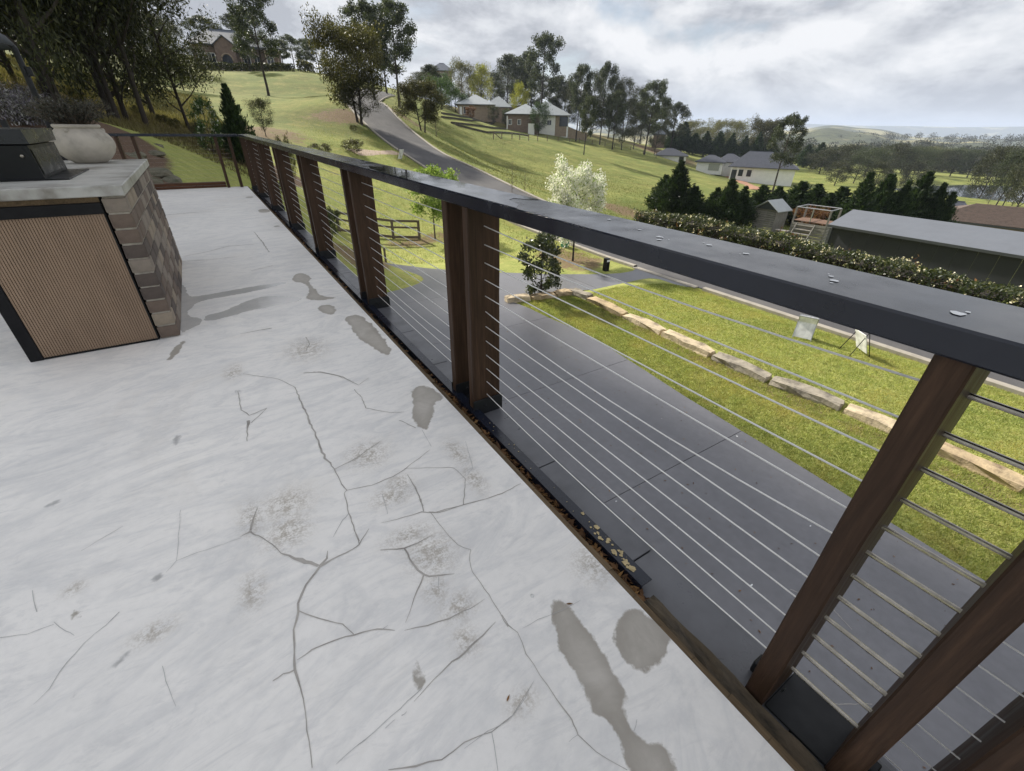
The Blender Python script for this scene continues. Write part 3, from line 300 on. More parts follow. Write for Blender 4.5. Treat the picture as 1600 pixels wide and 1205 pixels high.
POINTS = {'box': [(14.43, 17.37, -3.93)],
 'dirt': [(147.82, 102.21, -10.1), (142.4, 92.82, -11.31), (124.98, 76.08, -11.4), (90.26, 51.57, -8.81)],
 'fence': [(9.38, 24.29, -4.35), (8.1, 25.2, -4.25), (6.83, 25.37, -4.09), (5.38, 24.86, -3.75), (4.02, 24.59, -3.11)],
 'hedgeA': [(10.43, 134.71, 12.06), (12.28, 127.09, 10.95), (15.28, 123.92, 10.7), (15.17, 100.01, 8.33)],
 'hedgeB': [(84.68, 132.52, 1.23), (85.24, 127.97, 0.44), (86.14, 123.43, -0.32)],
 'hedgeC': [(90.51, 123.59, -0.46), (93.82, 121.5, -0.9), (98.72, 120.73, -1.21)],
 'lav': [(-4.27, 20.27, 1.38),
         (-3.92, 19.56, 1.23),
         (-3.83, 20.74, 1.35),
         (-4.07, 18.44, 1.08),
         (-3.5, 19.12, 1.08),
         (-3.4, 19.9, 1.16),
         (-6.06, 30.96, 1.81),
         (-5.84, 33.26, 1.88)],
 'path': [(10.3, 38.92, -0.69), (11.91, 39.64, -0.74), (14.48, 40.59, -0.86)],
 'ratio': [(30.76, 90.37, 5.48), (34.71, 95.43, 5.8)],
 'rocks': [(-1.43, 16.51, 0.13),
           (-1.22, 16.41, 0.04),
           (-1.02, 16.2, -0.06),
           (-1.3, 14.78, -0.07),
           (-1.12, 14.83, -0.13),
           (-0.92, 14.85, -0.2),
           (-0.74, 15.9, -0.2),
           (-1.3, 18.08, 0.22),
           (-1.1, 19.82, 0.25),
           (-0.95, 23.3, 0.31),
           (-1.47, 18.14, 0.31),
           (-1.14, 18.0, 0.14)],
 'stand': [(13.72, 37.9, -1.27)],
 'terr1': [(41.13, 89.16, 3.02), (47.94, 94.66, 2.67), (82.24, 138.1, 2.37)],
 'terr2': [(38.85, 84.32, 2.33), (48.17, 90.93, 1.89), (77.81, 132.55, 1.81)],
 'terr3': [(39.16, 81.12, 1.47), (52.68, 89.75, 0.73), (61.15, 98.41, 0.46)],
 'terr4': [(39.66, 80.41, 1.19), (45.94, 80.61, 0.06), (66.36, 96.86, -0.76)],
 'wire': [(44.66, 75.88, -0.84),
          (47.88, 78.36, -0.8),
          (51.35, 80.31, -0.96),
          (54.09, 81.79, -1.11),
          (57.73, 83.98, -1.29),
          (61.96, 86.77, -1.49),
          (70.48, 94.81, -1.75),
          (84.39, 108.54, -2.19),
          (90.06, 110.52, -2.42),
          (94.04, 111.03, -2.61),
          (97.69, 109.56, -3.06),
          (101.48, 108.17, -3.52),
          (104.99, 107.76, -3.86),
          (112.37, 108.32, -4.63),
          (113.98, 104.44, -5.5),
          (105.93, 92.25, -5.72)]}
# ------------------------------------------------------------------ helpers
class MB:
    """collects shapes; build() links them as one mesh object"""
    def __init__(s): s.v = []; s.f = []
    def add(s, vs, fs):
        b = len(s.v); s.v += [tuple(p) for p in vs]; s.f += [tuple(b + i for i in f) for f in fs]
        return s
    def box(s, x0, x1, y0, y1, z0, z1, jit=0, rnd=None):
        vs = [(x, y, z) for z in (z0, z1) for y in (y0, y1) for x in (x0, x1)]
        if jit: vs = [tuple(c + rnd.uniform(-jit, jit) for c in p) for p in vs]
        return s.add(vs, [(0, 2, 3, 1), (4, 5, 7, 6), (0, 1, 5, 4), (2, 6, 7, 3), (0, 4, 6, 2), (1, 3, 7, 5)])
    def bbox(s, x0, x1, y0, y1, z0, z1, b=.004):
        """box with chamfered edges"""
        bm = bmesh.new()
        bmesh.ops.create_cube(bm, size=1)
        for v in bm.verts:
            v.co = Vector(((x0 + x1) / 2 + v.co.x * (x1 - x0), (y0 + y1) / 2 + v.co.y * (y1 - y0), (z0 + z1) / 2 + v.co.z * (z1 - z0)))
        bmesh.ops.bevel(bm, geom=bm.edges[:], offset=b, segments=1, affect='EDGES')
        bm.verts.index_update()
        s.add([v.co for v in bm.verts], [[v.index for v in f.verts] for f in bm.faces])
        bm.free(); return s
    def tube(s, pts, rad, n=6, cap=True):
        pts = [Vector(p) for p in pts]
        if not hasattr(rad, '__len__'): rad = [rad] * len(pts)
        b = len(s.v); up = Vector((0, 0, 1))
        for i, p in enumerate(pts):
            d = (pts[min(i + 1, len(pts) - 1)] - pts[max(i - 1, 0)]).normalized()
            a = d.cross(up if abs(d.z) < .95 else Vector((1, 0, 0))).normalized(); c = d.cross(a)
            for k in range(n):
                t = 2 * math.pi * k / n
                s.v.append(tuple(p + (a * math.cos(t) + c * math.sin(t)) * rad[i]))
        for i in range(len(pts) - 1):
            for k in range(n):
                k2 = (k + 1) % n
                s.f.append((b + i * n + k, b + i * n + k2, b + (i + 1) * n + k2, b + (i + 1) * n + k))
        if cap:
            s.f.append(tuple(b + k for k in range(n))[::-1]); s.f.append(tuple(b + (len(pts) - 1) * n + k for k in range(n)))
        return s
    def lathe(s, prof, n=28, cx=0, cy=0):
        b = len(s.v)
        for r, z in prof:
            for k in range(n):
                t = 2 * math.pi * k / n; s.v.append((cx + r * math.cos(t), cy + r * math.sin(t), z))
        for i in range(len(prof) - 1):
            for k in range(n):
                k2 = (k + 1) % n
                s.f.append((b + i * n + k, b + i * n + k2, b + (i + 1) * n + k2, b + (i + 1) * n + k))
        return s
    def prism(s, poly, z0, z1):
        n = len(poly); b = len(s.v)
        s.v += [(x, y, z0) for x, y in poly] + [(x, y, z1) for x, y in poly]
        s.f.append(tuple(b + i for i in range(n))[::-1]); s.f.append(tuple(b + n + i for i in range(n)))
        for i in range(n):
            j = (i + 1) % n; s.f.append((b + i, b + j, b + n + j, b + n + i))
        return s
    def hip(s, x0, x1, y0, y1, z0, z1, ridge=0.0, thick=.12, shift=0.0):
        """hipped roof: ridge = half length of the ridge along x"""
        xm = (x0 + x1) / 2 + shift; ym = (y0 + y1) / 2
        vs = [(x0, y0, z0), (x1, y0, z0), (x1, y1, z0), (x0, y1, z0), (xm - ridge, ym, z1), (xm + ridge, ym, z1),
              (x0, y0, z0 - thick), (x1, y0, z0 - thick), (x1, y1, z0 - thick), (x0, y1, z0 - thick)]
        return s.add(vs, [(0, 1, 5, 4), (1, 2, 5), (2, 3, 4, 5), (3, 0, 4), (6, 7, 1, 0), (7, 8, 2, 1), (8, 9, 3, 2), (9, 6, 0, 3), (9, 8, 7, 6)])
    def build(s, name, mat, parent=None, smooth=False, loc=None):
        me = bpy.data.meshes.new(name); me.from_pydata(s.v, [], s.f); me.update()
        if mat is not None: me.materials.append(mat)
        if smooth:
            me.polygons.foreach_set('use_smooth', [True] * len(me.polygons))
        o = bpy.data.objects.new(name, me); COL.objects.link(o)
        if parent is not None: o.parent = parent
        if loc is not None: o.location = loc
        return o

def empty(name, loc=(0, 0, 0), rz=0, scale=None):
    o = bpy.data.objects.new(name, None); COL.objects.link(o); o.location = loc; o.rotation_euler = (0, 0, rz)
    o.empty_display_size = .2
    if scale: o.scale = scale
    return o
def tag(o, label=None, cat=None, group=None, kind=None):
    if label: o['label'] = label
    if cat: o['category'] = cat
    if group: o['group'] = group
    if kind: o['kind'] = kind
    return o
def np_mesh(name, verts, faces, mat, parent=None, smooth=False):
    """verts (N,3), faces (M,k) numpy"""
    me = bpy.data.meshes.new(name)
    verts = np.asarray(verts, np.float32); faces = np.asarray(faces, np.int32); k = faces.shape[1]
    me.vertices.add(len(verts)); me.vertices.foreach_set('co', verts.ravel())
    me.loops.add(faces.size); me.loops.foreach_set('vertex_index', faces.ravel())
    me.polygons.add(len(faces)); me.polygons.foreach_set('loop_start', np.arange(0, faces.size, k, dtype=np.int32))
    me.polygons.foreach_set('loop_total', np.full(len(faces), k, np.int32))
    me.update(calc_edges=True); me.validate()
    if smooth: me.polygons.foreach_set('use_smooth', np.ones(len(me.polygons), bool))
    if mat: me.materials.append(mat)
    o = bpy.data.objects.new(name, me); COL.objects.link(o)
    if parent is not None: o.parent = parent
    return o

# ------------------------------------------------------------------ materials
class NT:
    def __init__(s, name):
        s.m = bpy.data.materials.new(name); s.m.use_nodes = True
        s.n = s.m.node_tree.nodes; s.l = s.m.node_tree.links; s.n.clear()
        s.out = s.n.new('ShaderNodeOutputMaterial')
        s.b = s.n.new('ShaderNodeBsdfPrincipled'); s.l.new(s.b.outputs[0], s.out.inputs[0])
    def set(s, k, v):
        i = s.b.inputs[k]
        if hasattr(v, 'is_linked') or isinstance(v, bpy.types.NodeSocket): s.l.new(v, i)
        else: i.default_value = (*v, 1) if isinstance(v, (tuple, list)) and len(v) == 3 and i.type == 'RGBA' else v
    def coord(s, kind='Object', scale=(1, 1, 1), rot=(0, 0, 0)):
        t = s.n.new('ShaderNodeTexCoord'); m = s.n.new('ShaderNodeMapping')
        s.l.new(t.outputs[kind], m.inputs[0]); m.inputs['Scale'].default_value = scale; m.inputs['Rotation'].default_value = rot
        return m.outputs[0]
    def world(s, scale=(1, 1, 1), rot=(0, 0, 0)):
        g = s.n.new('ShaderNodeNewGeometry'); m = s.n.new('ShaderNodeMapping')
        s.l.new(g.outputs['Position'], m.inputs[0]); m.inputs['Scale'].default_value = scale; m.inputs['Rotation'].default_value = rot
        return m.outputs[0]
    def noise(s, vec, scale, detail=5, rough=.55, dist=0, out=0):
        n = s.n.new('ShaderNodeTexNoise'); s.l.new(vec, n.inputs[0])
        n.inputs['Scale'].default_value = scale; n.inputs['Detail'].default_value = detail
        n.inputs['Roughness'].default_value = rough; n.inputs['Distortion'].default_value = dist
        return n.outputs[out]
    def ramp(s, v, stops, mode='LINEAR'):
        r = s.n.new('ShaderNodeValToRGB'); s.l.new(v, r.inputs[0]); r.color_ramp.interpolation = mode
        e = r.color_ramp.elements
        while len(e) < len(stops): e.new(.5)
        for el, (p, c) in zip(e, stops):
            el.position = p; el.color = (*c, 1) if hasattr(c, '__len__') else (c, c, c, 1)
        return r.outputs[0]
    def mix(s, f, a, b, mode='MIX'):
        n = s.n.new('ShaderNodeMix'); n.data_type = 'RGBA'; n.blend_type = mode
        for sock, v in ((n.inputs[0], f), (n.inputs[6], a), (n.inputs[7], b)):
            if isinstance(v, bpy.types.NodeSocket): s.l.new(v, sock)
            else: sock.default_value = (*v, 1) if hasattr(v, '__len__') and len(v) == 3 else v
        return n.outputs[2]
    def math(s, op, a, b=None, c=None, clamp=False):
        n = s.n.new('ShaderNodeMath'); n.operation = op; n.use_clamp = clamp
        for i, v in enumerate((a, b, c)):
            if v is None: continue
            if isinstance(v, bpy.types.NodeSocket): s.l.new(v, n.inputs[i])
            else: n.inputs[i].default_value = v
        return n.outputs[0]
    def attr(s, name, out='Fac'):
        n = s.n.new('ShaderNodeAttribute'); n.attribute_name = name; return n.outputs[out]
    def bump(s, h, strength=.3, dist=.01):
        n = s.n.new('ShaderNodeBump'); s.l.new(h, n.inputs['Height']); n.inputs['Strength'].default_value = strength; n.inputs['Distance'].default_value = dist
        s.l.new(n.outputs[0], s.b.inputs['Normal']); return n
    def island(s):
        g = s.n.new('ShaderNodeNewGeometry'); return g.outputs['Random Per Island']
    def objrand(s):
        g = s.n.new('ShaderNodeObjectInfo'); return g.outputs['Random']

def simple(name, col, rough=.6, var=.25, scale=6.0, bump=.15, bscale=40, metal=0, spec=.5, dark=None, stretch=(1, 1, 1), bdist=.004):
    t = NT(name); v = t.coord('Object', stretch)
    n = t.noise(v, scale, 6, .6)
    d = dark or tuple(c * (1 - var) for c in col); li = tuple(min(1, c * (1 + var * .6)) for c in col)
    c = t.ramp(n, [(.3, d), (.5, col), (.72, li)])
    t.set('Base Color', c)
    t.set('Roughness', t.ramp(t.noise(v, scale * 2.3, 4), [(.3, max(0, rough - .1)), (.7, min(1, rough + .1))]))
    t.b.inputs['Metallic'].default_value = metal; t.b.inputs['Specular IOR Level'].default_value = spec
    if bump: t.bump(t.noise(v, bscale, 6, .65), bump, bdist)
    return t.m

def timber(name, col, axis='z', rough=.55, wet=.5):
    t = NT(name)
    st = {'z': (14, 14, .9), 'y': (14, .9, 14), 'x': (.9, 14, 14)}[axis]
    oi = t.n.new('ShaderNodeObjectInfo'); v = t.coord('Object', st)
    ad = t.n.new('ShaderNodeVectorMath'); ad.operation = 'ADD'; t.l.new(v, ad.inputs[0])
    mu = t.math('MULTIPLY', oi.outputs['Random'], 50); cb = t.n.new('ShaderNodeCombineXYZ')
    for i in range(3): t.l.new(mu, cb.inputs[i])
    t.l.new(cb.outputs[0], ad.inputs[1]); v = ad.outputs[0]
    g = t.noise(v, 2.2, 8, .65, .8); g2 = t.noise(v, 9, 5, .6, .3)
    c = t.ramp(g, [(.25, tuple(x * .45 for x in col)), (.5, col), (.75, tuple(x * 1.75 for x in col))])
    c = t.mix(t.ramp(g2, [(.35, 0), (.7, .55)]), c, tuple(x * .4 for x in col))
    t.set('Base Color', c); t.set('Roughness', t.ramp(g, [(.3, rough - .12), (.7, rough + .15)]))
    t.b.inputs['Specular IOR Level'].default_value = .2
    t.bump(g2, .55, .003)
    return t.m

def leafmat(name, cols, trans=.35, rough=.5, spec=.3, objvar=.25, tint=(1.25, 1.3, .7)):
    """cols: dark, mid, light"""
    t = NT(name)
    c = t.ramp(t.island(), [(0, cols[0]), (.5, cols[1]), (1, cols[2])])
    # large light and dark clumps
    k = t.noise(t.coord('Object'), 5.0, 3)
    c = t.mix(1.0, c, t.ramp(k, [(.3, .72), (.7, 1.22)]), 'MULTIPLY')
    c = t.mix(1.0, c, t.ramp(t.objrand(), [(0, 1 - objvar), (1, 1 + objvar)]), 'MULTIPLY')
    t.set('Base Color', c); t.b.inputs['Roughness'].default_value = rough; t.b.inputs['Specular IOR Level'].default_value = spec
    tr = t.n.new('ShaderNodeBsdfTranslucent'); t.l.new(t.mix(1.0, c, tint, 'MULTIPLY'), tr.inputs[0])
    mx = t.n.new('ShaderNodeMixShader'); mx.inputs[0].default_value = trans
    t.l.new(t.b.outputs[0], mx.inputs[1]); t.l.new(tr.outputs[0], mx.inputs[2]); t.l.new(mx.outputs[0], t.out.inputs[0])
    return t.m

M = {}
M['rail'] = simple('charcoal_paint', (.011, .014, .024), .2, .3, 5, .05, 120, spec=.5, bdist=.0005)
M['steel_black'] = simple('black_steel', (.011, .012, .014), .45, .4, 9, .1, 60, spec=.3)
M['rotten'] = simple('mossy_rotten_timber', (.085, .065, .042), .95, .6, 22, 1.0, 60, dark=(.012, .012, .010), stretch=(1, .35, 1), bdist=.006)
M['ledge'] = simple('ledge_paint', (.115, .117, .128), .36, .3, 5, .12, 70)
M['post'] = timber('stained_hardwood', (.058, .033, .021), 'z', .5)
M['timber_x'] = timber('stained_hardwood_x', (.105, .045, .022), 'x', .5)
M['edge_wood'] = timber('rotten_edge_timber', (.155, .11, .065), 'y', .8)
M['steel'] = simple('stainless_steel', (.40, .37, .32), .28, .25, 30, 0, metal=1.0)
M['wire'] = simple('stainless_wire', (.80, .79, .77), .35, .05, 30, 0, metal=.35)
M['crack'] = simple('crack_filler', (.40, .375, .345), .55, .35, 14, .2, 120)
M['crackf'] = simple('hairline_crack', (.47, .465, .46), .7, .3, 14, 0)
M['screw'] = simple('screw_head', (.7, .7, .68), .35, .1, 60, 0, metal=.6)
M['counter'] = simple('cast_counter', (.42, .415, .39), .42, .45, 4, .15, 90, dark=(.17, .155, .13))
M['mortar'] = simple('mortar', (.34, .31, .26), .9, .3, 30, .4, 160)
M['pot'] = simple('weathered_pot', (.46, .42, .36), .85, .34, 7, .35, 45)
M['bbq'] = simple('black_enamel', (.006, .007, .008), .35, .3, 6, .03, 80, spec=.25)
M['bbq2'] = simple('dark_hood', (.018, .020, .025), .3, .08, 6, .03, 80, spec=.4)
M['panel'] = simple('fluted_cladding', (.27, .185, .122), .65, .15, 9, .1, 60, stretch=(1, 1, .25))
M['stone'] = simple('sandstone', (.43, .33, .20), .9, .45, 3.5, .8, 14, dark=(.20, .14, .09), bdist=.03)
M['stone2'] = simple('sandstone_pale', (.50, .41, .28), .9, .4, 3.5, .9, 14, dark=(.20, .16, .115), bdist=.03)
M['stone3'] = simple('sandstone_weathered', (.30, .265, .21), .9, .5, 3.0, .8, 12, dark=(.08, .07, .06), bdist=.03)
M['rock'] = simple('mossy_rock', (.13, .12, .085), .95, .5, 2.5, .9, 9, dark=(.05, .055, .03), bdist=.05)
M['white'] = simple('white_paint', (.80, .80, .79), .5, .06, 5, .03, 60)
M['white_wall'] = simple('white_render', (.84, .84, .82), .8, .08, 1.0, .05, 20)
M['board'] = leafmat('translucent_sign_board', [(.84, .84, .84), (.85, .85, .85), (.86, .86, .86)], .12, .5, .3, 0.0, (1, 1, 1))
M['frame'] = simple('sign_frame', (.42, .43, .44), .35, .1, 9, 0, metal=.7)
M['black'] = simple('black_paint', (.012, .012, .013), .5, .3, 9, .05, 60, spec=.15)
M['brickwall'] = simple('far_brick', (.20, .145, .115), .9, .3, 2.5, .2, 12)
M['brickwall2'] = simple('far_brick_tan', (.32, .25, .185), .9, .25, 2.5, .2, 12)
M['roof_grey'] = simple('pale_metal_roof', (.35, .375, .385), .5, .12, 1.5, .06, 30)
M['roof_slate'] = simple('slate_roof', (.075, .09, .12), .6, .2, 1.5, .1, 20)
M['roof_dark'] = simple('dark_tile_roof', (.045, .050, .068), .65, .25, 1.5, .15, 16)
M['roof_shed'] = simple('shed_roof', (.135, .147, .172), .55, .08, .8, .03, 20)
M['shed_wall'] = simple('shed_wall', (.022, .024, .031), .55, .15, .8, .05, 20)
M['roof_tile'] = simple('brown_tile_roof', (.115, .082, .066), .8, .3, 2.0, .3, 10)
M['glass'] = simple('window_glass', (.03, .035, .045), .08, .3, 2, 0)
M['trim'] = simple('dark_trim', (.05, .055, .06), .5, .2, 3, 0)
M['grey_timber'] = timber('weathered_timber', (.30, .285, .26), 'x', .85)
M['grey_timber_z'] = timber('weathered_timber_z', (.27, .255, .235), 'z', .85)
M['deck_red'] = timber('red_deck_board', (.20, .125, .09), 'x', .8)
M['fence_timber'] = timber('fence_timber', (.16, .13, .10), 'x', .85)
M['kerb'] = simple('concrete_kerb', (.33, .30, .255), .85, .2, 4, .3, 40)
M['green_box'] = simple('green_plastic', (.05, .20, .12), .5, .2, 6, 0)
M['retwall'] = simple('dark_sleeper_wall', (.07, .06, .05), .9, .4, 2, .3, 12)
M['dirt'] = simple('red_dirt', (.36, .185, .115), .95, .25, 1.5, .4, 8)
M['gravel'] = simple('pink_gravel', (.40, .30, .23), .95, .3, 8, .5, 60)
M['leaf_brown'] = leafmat('fallen_leaf', [(.07, .035, .018), (.17, .085, .035), (.34, .19, .07)], .1, .7)
M['lichen'] = simple('lichen', (.50, .40, .22), .95, .3, 60, .5, 200)
M['drop'] = simple('bird_lime', (.78, .79, .80), .8, .08, 40, .1, 200)
M['bark_d'] = simple('dark_bark', (.040, .032, .026), .95, .5, 12, .8, 30, stretch=(1, 1, .3), bdist=.02)
M['bark_g'] = simple('grey_bark', (.13, .11, .09), .95, .45, 12, .7, 30, stretch=(1, 1, .3), bdist=.02)
M['lf_dark'] = leafmat('dark_foliage', [(.014, .018, .008), (.036, .042, .015), (.075, .078, .028)], .28)
M['lf_euc'] = leafmat('eucalypt_foliage', [(.022, .030, .016), (.050, .064, .032), (.105, .120, .060)], .3)
M['lf_olive'] = leafmat('olive_foliage', [(.028, .030, .011), (.068, .068, .024), (.135, .120, .045)], .3)
M['lf_pale'] = leafmat('pale_foliage', [(.075, .075, .038), (.130, .130, .066), (.215, .205, .115)], .3)
M['lf_green'] = leafmat('green_foliage', [(.018, .040, .012), (.045, .080, .024), (.085, .135, .042)], .3)
M['lf_yellow'] = leafmat('yellow_green_foliage', [(.13, .145, .015), (.25, .26, .03), (.38, .36, .055)], .35)
M['lf_con'] = leafmat('conifer_foliage', [(.010, .022, .009), (.028, .050, .019), (.062, .095, .034)], .25)
M['lf_wood'] = leafmat('far_wood_foliage', [(.020, .024, .011), (.042, .047, .021), (.085, .085, .04)], .25)
M['lf_pear'] = leafmat('pear_leaf', [(.10, .15, .03), (.20, .29, .07), (.36, .44, .16)], .42)
M['lf_mag'] = leafmat('magnolia_leaf', [(.020, .032, .012), (.055, .075, .026), (.13, .14, .055)], .18, .28, .6)
M['petal'] = leafmat('white_petal', [(.62, .63, .50), (.80, .80, .72), (.88, .88, .84)], .45, .6, tint=(1.05, 1.05, .92))
M['lf_hedge'] = leafmat('hedge_leaf', [(.018, .030, .010), (.050, .066, .022), (.11, .115, .042)], .25, .4, .5)
M['lf_red'] = leafmat('red_tip_leaf', [(.075, .030, .018), (.13, .060, .030), (.20, .11, .05)], .3, .4)
M['flower_cream'] = leafmat('cream_flower', [(.44, .38, .24), (.60, .54, .38), (.74, .70, .56)], .25, .7)
M['lf_grey'] = leafmat('grey_leaf', [(.035, .036, .030), (.075, .074, .064), (.15, .145, .125)], .2, .8)
M['lf_lav'] = leafmat('lavender_flower', [(.10, .09, .115), (.19, .175, .21), (.40, .40, .39)], .2, .8)
M['twig'] = simple('twig', (.12, .09, .065), .9, .3, 20, 0)
M['canopy'] = simple('umbrella_canvas', (.045, .052, .062), .75, .2, 12, .2, 120)
M['water_film'] = simple('standing_water', (.020, .022, .026), .035, .1, 3, 0)
tw = NT('pond_water'); tw.b.inputs['Base Color'].default_value = (.05, .06, .07, 1); tw.b.inputs['Roughness'].default_value = .03; M['pond'] = tw.m
# ------------------------------------------------------------------ terrain height
ZD = -4.0
ZL = -15.0
LK = (203, 44, 36, 22)
CPA = np.array(CONTROL_POINTS, float)
def _phi(d2): return np.sqrt(d2 + 49.0)
_n = len(CPA)
_M = np.zeros((_n + 1, _n + 1))
_M[:_n, :_n] = _phi(((CPA[:, None, :2] - CPA[None, :, :2]) ** 2).sum(-1)) - np.eye(_n) * .25
_M[:_n, _n] = 1; _M[_n, :_n] = 1
_W = np.linalg.solve(_M, np.append(CPA[:, 2], 0))
def ss(a, b, x):
    t = np.clip((x - a) / (b - a), 0, 1); return t * t * (3 - 2 * t)
def hz(x, y):
    x = np.asarray(x, float); y = np.asarray(y, float); sh = x.shape
    x = x.ravel(); y = y.ravel(); out = np.empty(len(x))
    for i in range(0, len(x), 20000):
        X = x[i:i + 20000]; Y = y[i:i + 20000]
        out[i:i + 20000] = _phi((X[:, None] - CPA[None, :, 0]) ** 2 + (Y[:, None] - CPA[None, :, 1]) ** 2) @ _W[:_n] + _W[_n]
    xl = np.where(y < 12.4, -1.0, 3.6 + .12 * (y - 12.4))
    dx = np.maximum(np.maximum((xl - x) * 2.2, x - 20.5), 0); dy = np.maximum(np.maximum(-40 - y, y - 14.5), 0)
    w = ss(0, 6.0, np.hypot(dx, dy))
    out = ZD * (1 - w) + out * w
    xs = np.interp(y, [-50, 0, 3, 5, 9, 12], [10.55, 10.55, 10.6, 10.35, 10.4, 10.5])
    out += .16 * ss(-.1, .25, x - xs) * (1 - ss(11.2, 11.9, y)) * (1 - ss(13.6, 14.7, x))
    out = np.where((x < .9) & (y < 12.35) & (x > -9), np.minimum(out, -.8), out)
    lk = np.hypot((x - LK[0]) / LK[2], (y - LK[1]) / LK[3]); wl = 1 - ss(.95, 1.5, lk)
    out = out * (1 - wl) + (ZL - .8) * wl
    return out.reshape(sh)
def gz(x, y): return float(hz(np.array([x]), np.array([y]))[0])
ROAD_L, ROAD_R = 14.9, 19.6
def road_off(y):      # the road swings a little right towards the crest
    y = np.asarray(y, float); return np.where(y > 52, (y - 52) ** 2 * .008, 0.0)

def axis(*segs):
    out = []
    for a, b, st in segs: out += list(np.arange(a, b, st))
    out.append(segs[-1][1]); return np.array(out)
gx = axis((-420, -120, 30), (-120, -40, 8), (-40, -8, 2), (-8, 4, .5), (4, 24, .25), (24, 60, 1), (60, 160, 3), (160, 300, 8), (300, 900, 60))
gy = axis((-400, -60, 40), (-60, -10, 5), (-10, -2, 1), (-2, 14, .25), (14, 34, .4), (34, 70, 1), (70, 160, 2.5), (160, 320, 8), (320, 900, 60))
GX, GY = np.meshgrid(gx, gy)
GZ = hz(GX, GY)
# keep the ground under the road sheet
roadmask = (GX > ROAD_L + road_off(GY) + .1) & (GX < ROAD_R + road_off(GY) - .1) & (GY < 96)
GZ = GZ - np.where(roadmask, .10, 0)
far = ss(350, 850, np.hypot(GX, GY)); GZ = GZ * (1 - far) + np.where(GX > 100, -28.0, GZ) * far
nx, ny = len(gx), len(gy)
idx = np.arange(nx * ny).reshape(ny, nx)
quads = np.stack([idx[:-1, :-1], idx[:-1, 1:], idx[1:, 1:], idx[1:, :-1]], -1).reshape(-1, 4)

def blob(x, y, cx, cy, rx, ry, soft=.6):
    return 1 - ss(1 - soft, 1 + soft, np.hypot((x - cx) / rx, (y - cy) / ry))
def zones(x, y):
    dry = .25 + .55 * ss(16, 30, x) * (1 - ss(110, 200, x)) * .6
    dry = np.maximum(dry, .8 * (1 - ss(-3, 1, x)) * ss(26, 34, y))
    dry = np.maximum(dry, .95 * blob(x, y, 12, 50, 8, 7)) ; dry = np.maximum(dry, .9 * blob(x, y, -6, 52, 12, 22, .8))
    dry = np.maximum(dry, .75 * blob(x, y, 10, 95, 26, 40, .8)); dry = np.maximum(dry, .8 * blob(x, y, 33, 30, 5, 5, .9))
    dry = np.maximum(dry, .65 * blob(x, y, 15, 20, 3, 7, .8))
    soil = .95 * blob(x, y, 13.2, 52.5, 3.2, 2.6, .7)
    soil = np.maximum(soil, .85 * blob(x, y, 32.5, 31.0, 2.6, 3.6, .8))
    soil = np.maximum(soil, .9 * blob(x, y, -4.5, 36, 6.0, 14, .7) * ss(27, 31, y))
    soil = np.maximum(soil, .8 * blob(x, y, 13.2, 15.6, 1.4, 2.0, .4)); soil = np.maximum(soil, .8 * blob(x, y, 9.7, 24.0, 2.6, .9, .6))
    soil = np.maximum(soil, .75 * blob(x, y, 22, 57, 3, 4, .8)); soil = np.maximum(soil, .9 * blob(x, y, 4.6, 19.5, 1.3, 2.4, .6))
    soil = np.maximum(soil, .9 * blob(x, y, 140, 120, 10, 16, .6)); soil = np.maximum(soil, .7 * blob(x, y, 105, 150, 40, 36, .6))
    soil = np.maximum(soil, .8 * blob(x, y, 4, 42, 4, 4, .6)); soil = np.maximum(soil, .62 * blob(x, y, 9.95, 4, .38, 9, .5))
    bark = blob(x, y, -4.2, 19, 3.4, 6.5, .35)
    bark = np.maximum(bark, blob(x, y, -1.2, 14.2, 1.2, 1.9, .5)); bark = np.maximum(bark, blob(x, y, 2.5, 31, 2.6, 1.6, .6))
    lush_sunlit = blob(x, y, 9, 4, 7, 20, .5) + blob(x, y, 7, 24, 8, 14, .6) + blob(x, y, 1, 20, 4, 8, .7)  # near lawns that get the painted sunny tone
    return np.stack([np.clip(dry, 0, 1), np.clip(soil, 0, 1), np.clip(bark, 0, 1), np.clip(lush_sunlit, 0, 1)], -1)

tg = NT('grass_ground')
v = tg.world()
zat = tg.n.new('ShaderNodeAttribute'); zat.attribute_name = 'zone'
zs = tg.n.new('ShaderNodeSeparateColor'); tg.l.new(zat.outputs['Color'], zs.inputs[0])
n_big = tg.noise(v, .22, 6, .6); n_mid = tg.noise(v, 1.6, 6, .65, .4); n_fine = tg.noise(v, 26, 4, .7); n_f2 = tg.noise(v, 7, 5, .7)
lush_sun = tg.mix(tg.ramp(n_mid, [(.35, 0), (.68, 1)]), (.250, .290, .080), (.385, .385, .125))  # near lawn green, lightened so the colour itself suggests sunshine
dry_cloudshade = tg.mix(tg.ramp(n_mid, [(.3, 0), (.7, 1)]), (.092, .118, .027), (.165, .160, .044))  # pasture grass, its colour darkened to stand for cloud shadow
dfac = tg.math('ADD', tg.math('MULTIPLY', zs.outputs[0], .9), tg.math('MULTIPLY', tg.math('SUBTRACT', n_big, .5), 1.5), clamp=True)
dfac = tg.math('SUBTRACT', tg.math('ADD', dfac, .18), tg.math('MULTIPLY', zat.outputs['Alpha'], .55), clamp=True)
c = tg.mix(dfac, lush_sun, dry_cloudshade)
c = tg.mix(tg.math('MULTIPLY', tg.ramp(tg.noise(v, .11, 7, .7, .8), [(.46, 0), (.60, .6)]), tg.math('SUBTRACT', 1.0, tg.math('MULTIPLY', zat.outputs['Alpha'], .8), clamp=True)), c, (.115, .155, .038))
c = tg.mix(tg.ramp(tg.noise(v, .45, 7, .75, .5), [(.52, 0), (.68, .6)]), c, (.36, .31, .11))
